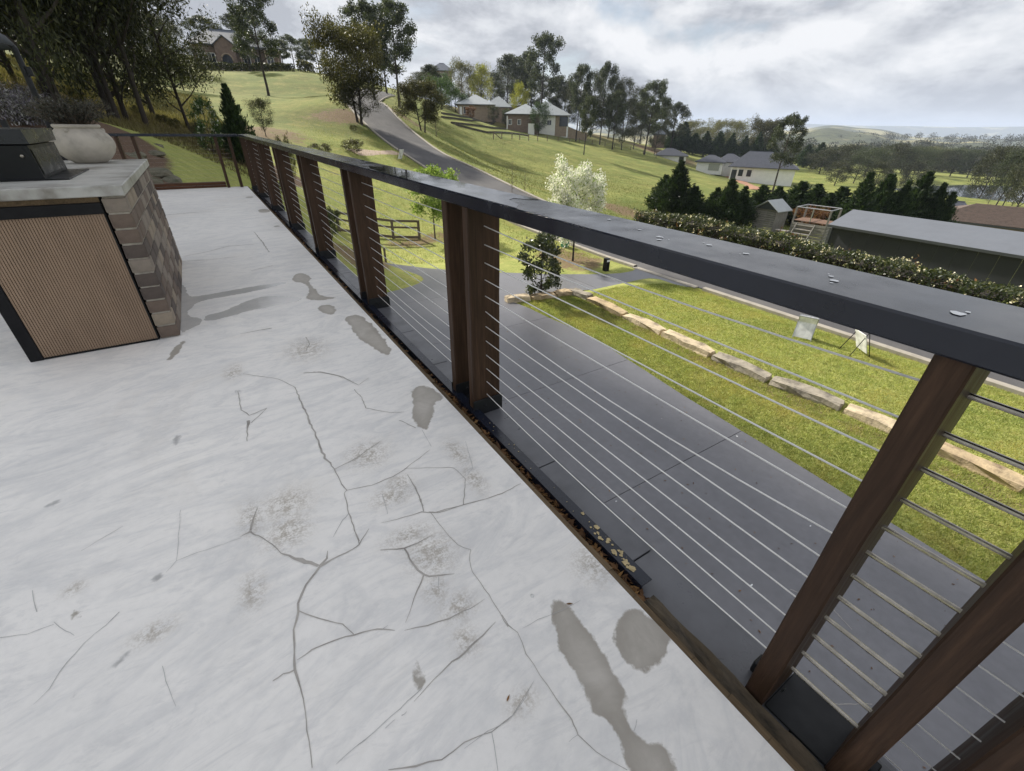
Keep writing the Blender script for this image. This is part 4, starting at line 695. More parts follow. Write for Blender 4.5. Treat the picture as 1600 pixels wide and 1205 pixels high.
c = tg.mix(1.0, c, tg.ramp(n_fine, [(.25, .58), (.5, 1.0), (.78, 1.38)]), 'MULTIPLY')
c = tg.mix(1.0, c, tg.ramp(n_f2, [(.25, .80), (.75, 1.18)]), 'MULTIPLY')
soilc = tg.mix(tg.ramp(n_f2, [(.3, 0), (.7, 1)]), (.115, .070, .042), (.26, .185, .125))
sfac = tg.ramp(tg.math('ADD', zs.outputs[1], tg.math('ADD', tg.math('MULTIPLY', tg.math('SUBTRACT', n_f2, .5), 1.1), tg.math('MULTIPLY', tg.math('SUBTRACT', n_mid, .5), 1.6))), [(.40, 0), (.72, .9)])
c = tg.mix(sfac, c, soilc)
barkc = tg.mix(tg.ramp(n_fine, [(.3, 0), (.7, 1)]), (.055, .035, .025), (.20, .135, .095))
bfac = tg.ramp(tg.math('ADD', zs.outputs[2], tg.math('MULTIPLY', tg.math('SUBTRACT', n_f2, .5), .5)), [(.42, 0), (.55, 1)])
c = tg.mix(bfac, c, barkc)
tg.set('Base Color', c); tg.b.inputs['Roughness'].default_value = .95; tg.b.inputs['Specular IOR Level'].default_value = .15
tg.bump(tg.math('ADD', n_fine, tg.math('MULTIPLY', n_f2, 1.5)), .55, .05)
M['ground'] = tg.m
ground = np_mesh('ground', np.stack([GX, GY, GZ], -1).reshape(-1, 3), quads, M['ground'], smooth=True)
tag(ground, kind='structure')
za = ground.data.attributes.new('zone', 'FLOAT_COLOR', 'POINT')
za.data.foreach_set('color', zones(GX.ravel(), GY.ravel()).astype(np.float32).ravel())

# ------------------------------------------------------------------ far hills, ridge, pond
th = NT('wooded_hill'); v = th.world()
hn = th.noise(v, .0045, 5, .6); hf = th.noise(v, .05, 6, .7)
hc = th.mix(th.ramp(hf, [(.35, 0), (.65, 1)]), (.035, .045, .022), (.10, .11, .05))
hc = th.mix(th.ramp(hn, [(.52, 0), (.60, 1)]), hc, (.33, .30, .155))
th.set('Base Color', hc); th.b.inputs['Roughness'].default_value = 1; th.bump(hf, .6, 8)
M['hill'] = th.m
def ridge(name, r, az0, az1, base, prof, depth, n=160, mat='hill'):
    """a range of hills: prof(azimuth) is its crest height"""
    az = np.linspace(R(az0), R(az1), n); rows = []
    for t in np.linspace(0, 1, 14):
        rr = r + depth * t
        hgt = base + (np.array([prof(math.degrees(a)) for a in az]) - base) * math.sin(math.pi * min(t, .5)) * (1 if t <= .5 else 1 - .5 * (t - .5))
        rows.append(np.stack([rr * np.sin(az), rr * np.cos(az), hgt], -1))
    vs = np.concatenate(rows); i = np.arange(len(vs)).reshape(14, n)
    q = np.stack([i[:-1, :-1], i[:-1, 1:], i[1:, 1:], i[1:, :-1]], -1).reshape(-1, 4)
    o = np_mesh(name, vs, q, M[mat], smooth=True); tag(o, kind='structure'); return o
def wob(a, s, seed): return math.sin(a * s + seed) * .5 + math.sin(a * s * 2.3 + seed * 1.7) * .3 + math.sin(a * s * 5.1 + seed * 2.9) * .2
ridge('hills', 420, 44, 108, -34, lambda a: -16 + 6 * wob(a, .35, 1.0), 420)
ridge('hills', 900, 40, 112, -40, lambda a: -11 + 9 * wob(a, .33, 4.2) + 18 * math.exp(-((a - 63.5) / 3.5) ** 2), 700)
ridge('hills', 1900, 36, 116, -60, lambda a: -9 + 16 * wob(a, .27, 2.4) + 22 * math.exp(-((a - 64) / 5) ** 2), 1200)
ridge('far_ridge', 6000, 30, 122, -140, lambda a: 70 + 14 * wob(a, .14, .6), 1500)
pp = [(LK[0] + LK[2] * 1.25 * math.cos(t) * (1 + .06 * math.sin(3 * t)), LK[1] + LK[3] * 1.25 * math.sin(t) * (1 + .05 * math.cos(4 * t)), ZL) for t in np.linspace(0, 2 * math.pi, 40, endpoint=False)]
pond = MB().add(pp, [tuple(range(40))]).build('pond', M['pond']); tag(pond, kind='structure')

# ------------------------------------------------------------------ driveway of concrete slabs
td = NT('painted_concrete'); v = td.world()
dn = td.noise(v, .7, 7, .6); dn2 = td.noise(v, 9, 6, .6); dn3 = td.noise(v, 60, 4, .7)
dc = td.mix(td.ramp(dn, [(.3, 0), (.7, 1)]), (.138, .138, .152), (.172, .171, .186))
dc = td.mix(1.0, dc, td.ramp(dn2, [(.3, .9), (.7, 1.09)]), 'MULTIPLY')
dc = td.mix(td.ramp(td.noise(v, 3.3, 8, .75, .6), [(.70, 0), (.78, .35)]), dc, (.32, .32, .33))
dc = td.mix(td.ramp(td.noise(td.world((1.8, .22, 1)), 1.1, 6, .7, .8), [(.52, 0), (.72, .45)]), dc, (.125, .124, .132))
dc = td.mix(td.ramp(td.noise(v, 1.3, 8, .75, 1.0), [(.58, 0), (.78, .3)]), dc, (.255, .25, .25))
dc = td.mix(1.0, dc, td.ramp(td.objrand(), [(0, .94), (1, 1.06)]), 'MULTIPLY')
td.set('Base Color', dc); td.set('Roughness', td.ramp(dn2, [(.3, .28), (.7, .42)])); td.bump(dn3, .12, .004)
M['drive'] = td.m
def clip_poly(poly, x0, x1, y0, y1):
    def cut(ps, ins, inter):
        out = []
        for i in range(len(ps)):
            a, b = ps[i - 1], ps[i]
            if ins(b):
                if not ins(a): out.append(inter(a, b))
                out.append(b)
            elif ins(a): out.append(inter(a, b))
        return out
    def ix(x): return lambda a, b: (x, a[1] + (b[1] - a[1]) * (x - a[0]) / (b[0] - a[0]))
    def iy(y): return lambda a, b: (a[0] + (b[0] - a[0]) * (y - a[1]) / (b[1] - a[1]), y)
    for ins, it in ((lambda p: p[0] >= x0, ix(x0)), (lambda p: p[0] <= x1, ix(x1)), (lambda p: p[1] >= y0, iy(y0)), (lambda p: p[1] <= y1, iy(y1))):
        poly = cut(poly, ins, it)
        if len(poly) < 3: return []
    return poly
main_poly = [(-1.0, -9), (7.35, -9), (7.4, -3), (7.5, -.3), (7.6, .9), (7.72, 2.2), (7.8, 3.6), (7.9, 5), (8.05, 6.3), (8.2, 7.9), (8.2, 9.2), (8.05, 10.4), (8.0, 11.3), (7.8, 12.4), (7.8, 16.55), (7.0, 17.3), (6.3, 18.2), (5.55, 19.2), (4.6, 19.0), (3.9, 17.2), (3.6, 12.4), (-1.0, 12.4)]
cross_poly = [(7.8, 12.4), (9.8, 12.15), (11.1, 11.75), (12.2, 11.2), (13.3, 10.75), (14.2, 10.4), (14.86, 9.95), (14.86, 13.0), (14.3, 12.72), (13.6, 12.75), (12.8, 13.05), (11.2, 13.95), (9.2, 15.4), (7.8, 16.55)]
drive = empty('driveway', (0, 0, 0)); tag(drive, kind='structure')
for y0 in (-10.35, -6.9, -3.45, 3.45, 6.9, 10.35, 13.8, 17.25):
    for x0, x1 in ((-1.2, 8.6),):
        pl = clip_poly(main_poly, x0 + .006, x1 - .006, y0 + .006, y0 + (6.894 if y0 == -3.45 else 3.444))
        if len(pl) > 2: MB().prism(pl, ZD - .05, ZD + .035).build('slab', M['drive'], drive)
for x0 in (7.8, 11.4):
    pl = clip_poly(cross_poly, x0 + .006, x0 + 3.6 - .006, 0, 20)
    MB().prism(pl, ZD - .05, ZD + .033).build('slab', M['drive'], drive)
# fine cracks in the slabs at the foot of the near posts
def ribbon(pts, z, name, mat, parent, seed=0, rough=.35):
    rd = random.Random(seed); P = []
    for i in range(len(pts) - 1):
        a, b = pts[i], pts[i + 1]; L = math.hypot(b[0] - a[0], b[1] - a[1]); k = max(2, int(L / .022))
        for j in range(k):
            t = j / k; w = a[2] + (b[2] - a[2]) * t
            P.append((a[0] + (b[0] - a[0]) * t, a[1] + (b[1] - a[1]) * t, w))
    P.append(pts[-1]); vs = []; n = len(P)
    for i, (x, y, w) in enumerate(P):
        ax, ay, _ = P[max(i - 1, 0)]; bx, by, _ = P[min(i + 1, n - 1)]
        d = math.hypot(bx - ax, by - ay) or 1; px, py = -(by - ay) / d, (bx - ax) / d
        j = rd.uniform(-1, 1) * min(.0035, .0012 + w * .3) if 0 < i < n - 1 else 0
        w1 = w * .5 * (1 + rd.uniform(-rough, rough)); w2 = w * .5 * (1 + rd.uniform(-rough, rough))
        vs += [(x + px * (j + w1), y + py * (j + w1), z), (x + px * (j - w2), y + py * (j - w2), z)]
    return MB().add(vs, [(2 * i, 2 * i + 1, 2 * i + 3, 2 * i + 2) for i in range(n - 1)]).build(name, mat, parent)
for k, pts in enumerate([[(3.7, .55, .008), (4.0, .35, .012), (4.1, .05, .008), (4.5, -.2, .006)], [(5.1, 1.0, .008), (5.3, .6, .01), (5.2, .3, .006)]]):
    ribbon(pts, ZD + .039, 'crack', M['crack'], drive, k)

# ------------------------------------------------------------------ road with kerbs
ta = NT('asphalt'); v = ta.world()
an = ta.noise(v, .35, 6, .65, .4); an2 = ta.noise(v, 2.2, 6, .7); an3 = ta.noise(v, 45, 3, .7)
ac = ta.mix(ta.ramp(an, [(.35, 0), (.65, 1)]), (.058, .056, .061), (.105, .100, .100))
ac = ta.mix(ta.ramp(ta.noise(ta.world((1.6, .14, 1)), 1.4, 6, .7), [(.55, 0), (.7, .75)]), ac, (.052, .051, .056))
ac = ta.mix(1.0, ac, ta.ramp(an3, [(.3, .8), (.7, 1.2)]), 'MULTIPLY')
ta.set('Base Color', ac); ta.b.inputs['Roughness'].default_value = .85; ta.bump(an3, .3, .01)
M['asphalt'] = ta.m
ry = axis((-40, -10, 2), (-10, 14, 1), (14, 96, 1)); rt = np.linspace(0, 1, 9)
RX = ROAD_L + road_off(ry)[:, None] + rt[None, :] * (ROAD_R - ROAD_L); RY = np.repeat(ry[:, None], 9, 1)
zl = hz(RX[:, 0], ry); zr = hz(RX[:, -1], ry)
RZ = np.maximum(hz(RX, RY), zl[:, None] * (1 - rt) + zr[:, None] * rt) + .02 + .05 * np.sin(math.pi * rt)[None, :]
ii = np.arange(RX.size).reshape(RX.shape)
road = np_mesh('road', np.stack([RX, RY, RZ], -1).reshape(-1, 3), np.stack([ii[:-1, :-1], ii[:-1, 1:], ii[1:, 1:], ii[1:, :-1]], -1).reshape(-1, 4), M['asphalt'], smooth=True)
tag(road, kind='structure')
def kerb(xo, ys, name='kerb'):
    m = MB(); pts = []
    for y in ys:
        x = xo + float(road_off(y)); z = gz(x, y); pts.append((x, y, z))
    prof = [(-.11, -.1), (-.11, .10), (-.07, .12), (.07, .12), (.11, .08), (.11, -.1)]
    for (x, y, z) in pts: m.v += [(x + a, y, z + b) for a, b in prof]
    k = len(prof)
    for i in range(len(pts) - 1):
        for j in range(k - 1): m.f.append((i * k + j, i * k + j + 1, (i + 1) * k + j + 1, (i + 1) * k + j))
    return m.build(name, M['kerb'], road)
kerb(ROAD_L - .04, np.arange(-40, 9.9, .8)); kerb(ROAD_L - .04, np.arange(13.1, 95, .9)); kerb(ROAD_R + .04, np.arange(-40, 95, .9))
MB().bbox(ROAD_L - .22, ROAD_L + .05, 9.9, 13.1, ZD - .05, ZD + .055, .015).build('kerb', M['kerb'], road)
# gravel path and the red dirt track
def drape(name, pts, width, mat, lift=.03, n=30):
    P = np.array([p[:2] for p in pts], float); d = np.r_[0, np.cumsum(np.hypot(*np.diff(P, axis=0).T))]
    s = np.linspace(0, d[-1], n); C = np.stack([np.interp(s, d, P[:, 0]), np.interp(s, d, P[:, 1])], -1)
    T = np.gradient(C, axis=0); T /= np.linalg.norm(T, axis=1)[:, None]; N = np.stack([-T[:, 1], T[:, 0]], -1)
    ws = np.linspace(-1, 1, 7); wd = width * (1 + .2 * np.sin(s * 1.7))
    XY = C[:, None, :] + N[:, None, :] * (ws[None, :, None] * wd[:, None, None] / 2)
    Z = hz(XY[..., 0], XY[..., 1]) + lift * (1 - np.abs(ws) ** 4)[None, :] - .01
    i = np.arange(n * 7).reshape(n, 7)
    o = np_mesh(name, np.concatenate([XY, Z[..., None]], -1).reshape(-1, 3), np.stack([i[:-1, :-1], i[:-1, 1:], i[1:, 1:], i[1:, :-1]], -1).reshape(-1, 4), M[mat], smooth=True)
    tag(o, kind='structure'); return o
drape('path', [(x, y) for x, y, z in POINTS['path']], 1.5, 'gravel')
drape('path', [(x, y) for x, y, z in POINTS['dirt']], 4.0, 'dirt', .12)
# ------------------------------------------------------------------ deck with coating, stains and cracks
DX, DY = .775, 12.2
dx_ = axis((-8, -2, .5), (-2, .76, .02)); dx_[-1] = DX
dy_ = axis((-4, -.4, .3), (-.4, 5, .02), (5, DY, .05))
AX, AY = np.meshgrid(dx_, dy_); px_ = AX.ravel(); py_ = AY.ravel()
def sdf(poly, x, y):
    P = np.array(poly); Q = np.roll(P, -1, 0); d = np.full(len(x), 1e9); ins = np.zeros(len(x), bool)
    for (ax, ay), (bx, by) in zip(P, Q):
        ex, ey = bx - ax, by - ay; wx, wy = x - ax, y - ay
        t = np.clip((wx * ex + wy * ey) / (ex * ex + ey * ey + 1e-12), 0, 1)
        d = np.minimum(d, np.hypot(wx - ex * t, wy - ey * t))
        cnd = ((ay > y) != (by > y)) & (x < (bx - ax) * (y - ay) / (by - ay + 1e-12) + ax); ins ^= cnd
    return np.where(ins, -d, d)
fld = {k: np.full(len(px_), .1) for k in 'wgd'}
def chaikin(p, n=2):
    for _ in range(n):
        q = []
        for (ax, ay), (bx, by) in zip(p, p[1:] + p[:1]): q += [(ax * .75 + bx * .25, ay * .75 + by * .25), (ax * .25 + bx * .75, ay * .25 + by * .75)]
        p = q
    return p
for k, poly in STAINS:
    poly = chaikin(list(poly))
    fld[k] = np.minimum(fld[k], np.clip(sdf(poly, px_, py_), -.1, .1))
bl = np.zeros(len(px_))
for cx, cy, rx, ry_ in BLOBS:
    bl = np.maximum(bl, np.exp(-(((px_ - cx) / (rx * 1.0)) ** 2 + ((py_ - cy) / (ry_ * 1.0)) ** 2)))
ndx, ndy = len(dx_), len(dy_); ii = np.arange(ndx * ndy).reshape(ndy, ndx)
tk = NT('deck_coating'); v = tk.world()
big = tk.noise(v, .9, 6, .6, .6)
str1 = tk.noise(tk.world((1.0, 2.2, 1), (0, 0, R(-28))), 1.5, 6, .66, 3.5)      # trowel swirls
str2 = tk.noise(tk.world((1.0, 3.0, 1), (0, 0, R(24))), 2.3, 6, .7, 5.0)
fine = tk.noise(v, 38, 6, .7); spk = tk.noise(v, 130, 4, .7)
base = tk.ramp(big, [(.3, (.82, .80, .77)), (.52, (.885, .86, .825)), (.75, (.91, .885, .84))])
base = tk.mix(tk.ramp(str1, [(.48, 0), (.66, .55)]), base, (.67, .665, .66))
base = tk.mix(tk.ramp(str2, [(.52, 0), (.70, .5)]), base, (.62, .615, .61))
base = tk.mix(tk.ramp(tk.noise(v, 1.7, 7, .7, 1.2), [(.56, 0), (.72, .28)]), base, (.68, .65, .61))
base = tk.mix(tk.ramp(tk.noise(v, 5.5, 7, .75, .8), [(.60, 0), (.74, .38)]), base, (.58, .58, .585))
sw = tk.noise(tk.world((1.0, 1.7, 1), (0, 0, R(-18))), .8, 5, .55, 6.0)
base = tk.mix(tk.ramp(sw, [(.50, 0), (.60, .45), (.66, .1), (.74, .5)]), base, (.66, .655, .65))
base = tk.mix(tk.ramp(tk.noise(v, .8, 6, .7, .8), [(.55, 0), (.72, .35)]), base, (.66, .60, .52))
base = tk.mix(tk.ramp(spk, [(.70, 0), (.80, .30)]), base, (.40, .38, .36))
base = tk.mix(1.0, base, tk.ramp(fine, [(.3, .955), (.7, 1.03)]), 'MULTIPLY')
# granular worn patches
bfac = tk.math('MULTIPLY', tk.attr('worn'), tk.ramp(tk.math('ADD', tk.math('MULTIPLY', fine, .6), tk.math('MULTIPLY', spk, .5)), [(.49, 0), (.62, 1)]))
base = tk.mix(tk.math('MULTIPLY', bfac, .85), base, (.36, .315, .255))
def mask(attr, soft, jit, sc):
    n = tk.math('ADD', tk.math('SUBTRACT', tk.noise(v, sc, 6, .65), .5), tk.math('MULTIPLY', tk.math('SUBTRACT', tk.noise(v, sc * .35, 3, .5), .5), 1.3))
    d = tk.math('ADD', tk.attr(attr), tk.math('MULTIPLY', n, jit))
    return tk.ramp(tk.math('ADD', tk.math('MULTIPLY', d, 1.0), .5), [(.5 - soft, 1), (.5 + soft, 0)])
mw = mask('stain', .0025, .045, 22); mg = mask('wet', .004, .05, 14); md = mask('smudge', .006, .03, 40)
rim = tk.ramp(tk.math('ADD', tk.attr('stain'), .5), [(.465, 0), (.494, 1)])     # tide mark at the patch edge
tan = tk.mix(tk.ramp(tk.noise(v, 6, 7, .7, .5), [(.3, 0), (.7, 1)]), (.34, .31, .265), (.52, .485, .435))
tan = tk.mix(tk.math('MULTIPLY', rim, .55), tan, (.28, .25, .21))
base = tk.mix(tk.math('MULTIPLY', md, .7), base, (.26, .26, .265))
base = tk.mix(tk.math('MULTIPLY', mw, .92), base, tan)
base = tk.mix(tk.math('MULTIPLY', mg, .55), base, (.36, .352, .34))
tk.set('Base Color', base)
rg = tk.ramp(str1, [(.3, .36), (.7, .52)])
rg = tk.mix(tk.math('MULTIPLY', mw, .8), rg, (.40, .40, .40)); rg = tk.mix(mg, rg, (.06, .06, .06))
tk.set('Roughness', rg)
tk.b.inputs['Specular IOR Level'].default_value = .42
hgt = tk.math('ADD', tk.math('MULTIPLY', fine, .4), tk.math('ADD', str1, tk.math('MULTIPLY', mw, -.5)))
tk.bump(tk.math('MULTIPLY', hgt, tk.math('SUBTRACT', 1.0, mg)), .12, .004)
M['deck'] = tk.m
deck = np_mesh('deck', np.stack([AX, AY, np.zeros_like(AX)], -1).reshape(-1, 3), np.stack([ii[:-1, :-1], ii[:-1, 1:], ii[1:, 1:], ii[1:, :-1]], -1).reshape(-1, 4), M['deck'])
tag(deck, kind='structure')
for an_, key in (('stain', 'w'), ('wet', 'g'), ('smudge', 'd')):
    deck.data.attributes.new(an_, 'FLOAT', 'POINT').data.foreach_set('value', fld[key].astype(np.float32))
deck.data.attributes.new('worn', 'FLOAT', 'POINT').data.foreach_set('value', bl.astype(np.float32))
# slab body, wall under the deck
MB().box(-8, DX - .004, -4, DY, -.10, -.004).build('deck_edge', M['counter'], deck)
MB().box(-8, .80, -4, DY - .02, -4.2, -.104).build('foundation_wall', M['white_wall'], deck)
for k, pts in enumerate(CRACKS):
    wide = max(p[2] for p in pts); pts = [(a, b, max(w * .68, .0008)) for a, b, w in pts]
    ribbon(pts, .0012 + .0001 * (k % 5), 'crack', M['crack'] if wide > .0035 else M['crackf'], deck, k)
# timber edge, leaf-filled gutter, black angle and tiled ledge
rd = random.Random(3)
m = MB(); ys = np.arange(-1.6, DY, .11)
for i in range(len(ys) - 1):
    w = .024 + rd.uniform(-.006, .004); zt = -.006 + rd.uniform(-.006, .0)
    m.box(DX + .001, DX + w, ys[i], ys[i + 1] - .0008, -.07, zt)
m.build('edge_timber', M['edge_wood'], deck)
for y0, y1 in ((-1.6, 2.6), (2.6, 6.9), (6.9, DY)):
    MB().bbox(DX + .026, DX + .036, y0 + .003, y1 - .003, -.07, -.024, .002).build('edge_trim', M['edge_wood'], deck)
MB().box(DX + .02, 1.0, -1.6, DY, -.12, -.064).build('gutter', M['steel_black'], deck)
y = .604 - .57 * 4
while y < DY - .1:
    MB().bbox(.846, 1.008, y + .003, min(y + .567, DY), -.064, -.055, .0015).build('ledge_tile', M['ledge'], deck)
    y += .57
MB().box(1.0, 1.03, -1.6, DY, -.6, -.068).build('fascia', M['ledge'], deck)
a = MB(); a.box(.842, .847, .505, DY - .05, -.06, -.022); a.box(.842, .889, .505, DY - .05, -.022, -.018)
a.build('edge_angle', M['rail'], deck)
def splat(m, x, y, z, r, rd, ax=1.0, n=11):
    b = len(m.v); z = z + b * .000004; m.v.append((x, y, z))
    for k in range(n):
        t = 2 * math.pi * k / n; q = r * rd.uniform(.55, 1.15); m.v.append((x + q * math.cos(t), y + q * math.sin(t) * ax, z))
    for k in range(n): m.f.append((b, b + 1 + k, b + 1 + (k + 1) % n))
m = MB()
for k in range(34):
    splat(m, rd.uniform(.853, .884), .56 + abs(rd.gauss(0, .11)), -.0165, rd.uniform(.003, .010), rd, 1.3)
for k in range(22): splat(m, rd.uniform(.853, .884), rd.uniform(.6, 1.6), -.0165, rd.uniform(.001, .003), rd)
m.build('lichen', M['lichen'], deck)
rb = MB(); yb = np.arange(-1.6, .50, .035); xb = [.802, .818, .836, .853, .858]
for i, yv in enumerate(yb):
    for j, xv in enumerate(xb): rb.v.append((xv + rd.uniform(-.002, .002), yv, -.06 if j == 4 else -.020 + rd.uniform(-.008, .006)))
for i in range(len(yb) - 1):
    for j in range(4): rb.f.append((i * 5 + j, i * 5 + j + 1, (i + 1) * 5 + j + 1, (i + 1) * 5 + j))
rb.build('rotten_beam', M['rotten'], deck)
# litter lying in the gutter and on the deck edge
n = 1300; Y = rd.random
lx = NP.uniform(DX + .035, .842, n); ly = np.concatenate([NP.uniform(.36, 2.4, 900), NP.uniform(2.4, 9, 400)]); lz = -.062 + NP.uniform(0, .032, n)
ang = NP.uniform(0, 2 * np.pi, n); ln = NP.uniform(.006, .022, n); wd = ln * NP.uniform(.25, .45, n); til = NP.uniform(-.6, .6, n)
A_ = np.stack([np.cos(ang), np.sin(ang), til], -1) * ln[:, None]; B_ = np.stack([-np.sin(ang), np.cos(ang), NP.uniform(-.5, .5, n)], -1) * wd[:, None]
c_ = np.stack([lx, ly, lz], -1)
lv = np.stack([c_ - A_, c_ + B_, c_ + A_, c_ - B_], 1).reshape(-1, 3)
o = np_mesh('leaf_litter', lv, np.arange(n * 4).reshape(-1, 4), M['leaf_brown'], deck); tag(o, kind='stuff')
def fallen_leaf(x, y, z, s, a, label):
    m = MB(); k = 7; up = []; dn = []
    for i in range(k):
        t = i / (k - 1); w = .28 * math.sin(math.pi * t ** .8) * s
        up.append(((t - .5) * 2 * s, w, .25 * s * (t - .5) ** 2)); dn.append(((t - .5) * 2 * s, -w, .25 * s * (t - .5) ** 2 + .1 * w))
    m.v = up + dn; m.f = [(i, k + i, k + i + 1, i + 1) for i in range(k - 1)]
    o = m.build('fallen_leaf', M['leaf_brown'], None, loc=(x, y, z)); o.rotation_euler = (0, 0, a); tag(o, label, 'leaf')
fallen_leaf(.596, .572, .003, .011, -.5, 'small dry brown leaf on the pale deck near the end of the black strip')
fallen_leaf(.302, .456, .003, .009, .6, 'tiny curled brown leaf on the cracked part of the deck')
sc = MB(); sc.lathe([(0, .0035), (.004, .0032), (.0058, .0012), (.0058, -.001)], 14); o = sc.build('screw', M['screw'], None, True, loc=(.515, .655, .001))
tag(o, 'round bright screw head set in the pale deck coating', 'screw')

# ------------------------------------------------------------------ balustrade along the deck
ZC0, ZC1 = .967, 1.014
CABLE_Z = [.887, .810, .732, .656, .581, .506, .431, .356, .280, .205, .130, .055]
bal = empty('balustrade', (.94, 0, 0)); tag(bal, 'charcoal capped balustrade of paired dark timber posts and steel cables along the deck', 'balustrade')
def bp(o):          # parts keep world coordinates under the thing's origin
    o.location = Vector(o.location) - bal.location; return o
cap = bp(MB().bbox(.845, 1.045, -1.9, 12.25, ZC0, ZC1, .004).build('cap_rail', M['rail'], bal))
pairs = [.028 + 1.778 * k for k in range(7)] + [12.04]
def post_mesh(seed, z0, w=.05, d=.155):
    rd = random.Random(seed); m = MB(); nz = 9; pr = []
    for i in range(nz):
        z = z0 + (ZC0 - .001 - z0) * i / (nz - 1); j = lambda: rd.uniform(-.0012, .0012); b = .004
        x0, x1, y0, y1 = 0 + j(), d + j(), -w / 2 + j(), w / 2 + j()
        m.v += [(x0 + b, y0, z), (x1 - b, y0, z), (x1, y0 + b, z), (x1, y1 - b, z), (x1 - b, y1, z), (x0 + b, y1, z), (x0, y1 - b, z), (x0, y0 + b, z)]
    for i in range(nz - 1):
        for k in range(8): m.f.append((i * 8 + k, i * 8 + (k + 1) % 8, (i + 1) * 8 + (k + 1) % 8, (i + 1) * 8 + k))
    m.f.append(tuple(range(8))[::-1]); m.f.append(tuple((nz - 1) * 8 + k for k in range(8)))
    return m
def shoe_mesh(sgn):
    m = MB()
    if sgn < 0: m.bbox(-.006, .165, -.034, -.0275, -.055, .035, .0015)
    else: m.bbox(-.002, .160, .0275, .033, -.055, .02, .0015)
    return m
def bolt_mesh():
    return MB().lathe([(0, .006), (.006, .006), (.009, .003), (.009, 0)], 6)
post_vars = [post_mesh(i, -.054) for i in range(4)]
for k, yc in enumerate(pairs):
    for j, s in enumerate((-1, 1)):
        yy = yc + s * .1015
        p = post_vars[(k * 2 + j) % 4].build('post', M['post'], bal, loc=(.862 + rng0.uniform(-.002, .002) - .94, yy, 0))
        if k > 0:
            shoe_mesh(-1).build('shoe_plate', M['steel_black'], p); shoe_mesh(1).build('shoe_plate', M['steel_black'], p)
        else:
            mm = MB(); mm.bbox(.06, .10, .026 if s > 0 else -.046, .046 if s > 0 else -.026, -.05, -.005, .003)
            mm.build('shoe_plate', M['steel_black'], p)
        bt = bolt_mesh().build('bolt', M['steel_black'], p, loc=(.06, -.034, -.005)); bt.rotation_euler = (R(90), 0, 0)
    pl = MB().bbox(.878, 1.035, yc - .08, yc + .075, -.0545, -.047, .002); bp(pl.build('base_plate', M['steel_black'], bal))
    for z in CABLE_Z:
        bp(MB().tube([(.948, yc - .079, z), (.948, yc + .079, z)], .0052, 10).build('rod', M['steel'], bal))
# split timber: a deep check in the nearest post
for i in range(len(pairs) - 1):
    ya, yb = pairs[i] + .127, pairs[i + 1] - .127
    for c_i, z in enumerate(CABLE_Z):
        sag = .035 if (i == 0 and c_i == 5) else (.02 if (c_i * 7 + i * 3) % 11 == 0 else .003)
        pts = [(.940, ya + (yb - ya) * t, z - sag * 4 * t * (1 - t)) for t in (0, .15, .3, .45, .6, .75, .9, 1)]
        bp(MB().tube(pts, .0022, 6).build('cable', M['wire'], bal))
ya, yb = -1.9, pairs[0] - .127
for z in CABLE_Z: bp(MB().tube([(.940, ya, z), (.940, yb, z)], .0017, 5).build('cable', M['wire'], bal))
# third timber at the near end of the run
p = post_mesh(9, -.3, .06, .16).build('post', M['post'], bal, loc=(.862 - .94, -.205, 0))
# standing water and droppings on the cap
wp = [(.853, 1.30), (.90, 1.36), (.93, 1.47), (.97, 1.50), (1.0, 1.44), (1.037, 1.42), (1.037, 2.2), (1.036, 3.0), (1.0, 3.1), (.96, 3.0), (.92, 3.15), (.88, 3.0), (.853, 2.7), (.852, 2.0)]
bp(MB().add([(x, y_, ZC1 + .0012) for x, y_ in wp], [tuple(range(len(wp)))]).build('water_film', M['water_film'], bal))
rd = random.Random(8)
for x, y_, r in [(.985, .998, .008), (.953, .846, .006), (.93, .759, .009), (.905, .735, .007), (.966, .64, .009), (.968, .545, .007), (.925, .344, .009), (.915, .16, .011), (.945, .024, .006), (.95, .36, .005)]:
    m = MB(); splat(m, x, y_, ZC1 + .0012, r, rd, 1.0, 9); splat(m, x + rd.uniform(-.02, .02), y_ + rd.uniform(-.02, .02), ZC1 + .0012, r * .35, rd)
    bp(m.build('bird_dropping', M['drop'], bal))

# ------------------------------------------------------------------ return balustrade across the far end
ret = empty('balustrade', (0, 12.2, 0)); tag(ret, 'short return of the balustrade across the far end of the deck, seen past the pot', 'balustrade')
rp = lambda o: (setattr(o, 'location', Vector(o.location) - Vector((0, 12.2, 0))), o)[1]
rp(MB().bbox(-3.6, .843, 12.05, 12.25, ZC0, ZC1, .004).build('cap_rail', M['rail'], ret))
for xc in (.54, -1.08, -2.7):
    for s in (-1, 1):
        rp(MB().bbox(xc + s * .125 - .027, xc + s * .125 + .027, 12.07, 12.22, -.02 if xc > 0 else .1, ZC0 - .001, .004).build('post', M['post'], ret))
for z in CABLE_Z:
    rp(MB().tube([(-3.6, 12.15, z), (.70, 12.15, z)], .0012, 5).build('cable', M['steel'], ret))
st = empty('timber_step', (-1.0, 12.3, 0)); tag(st, 'low red-brown timber edging board across the far end of the deck', 'edging')
for k, (z0, z1) in enumerate(((.0, .048), (.052, .10))):
    MB().bbox(-3.0, 1.38, -.09, .10, z0, z1, .004).build('board', M['timber_x'], st)
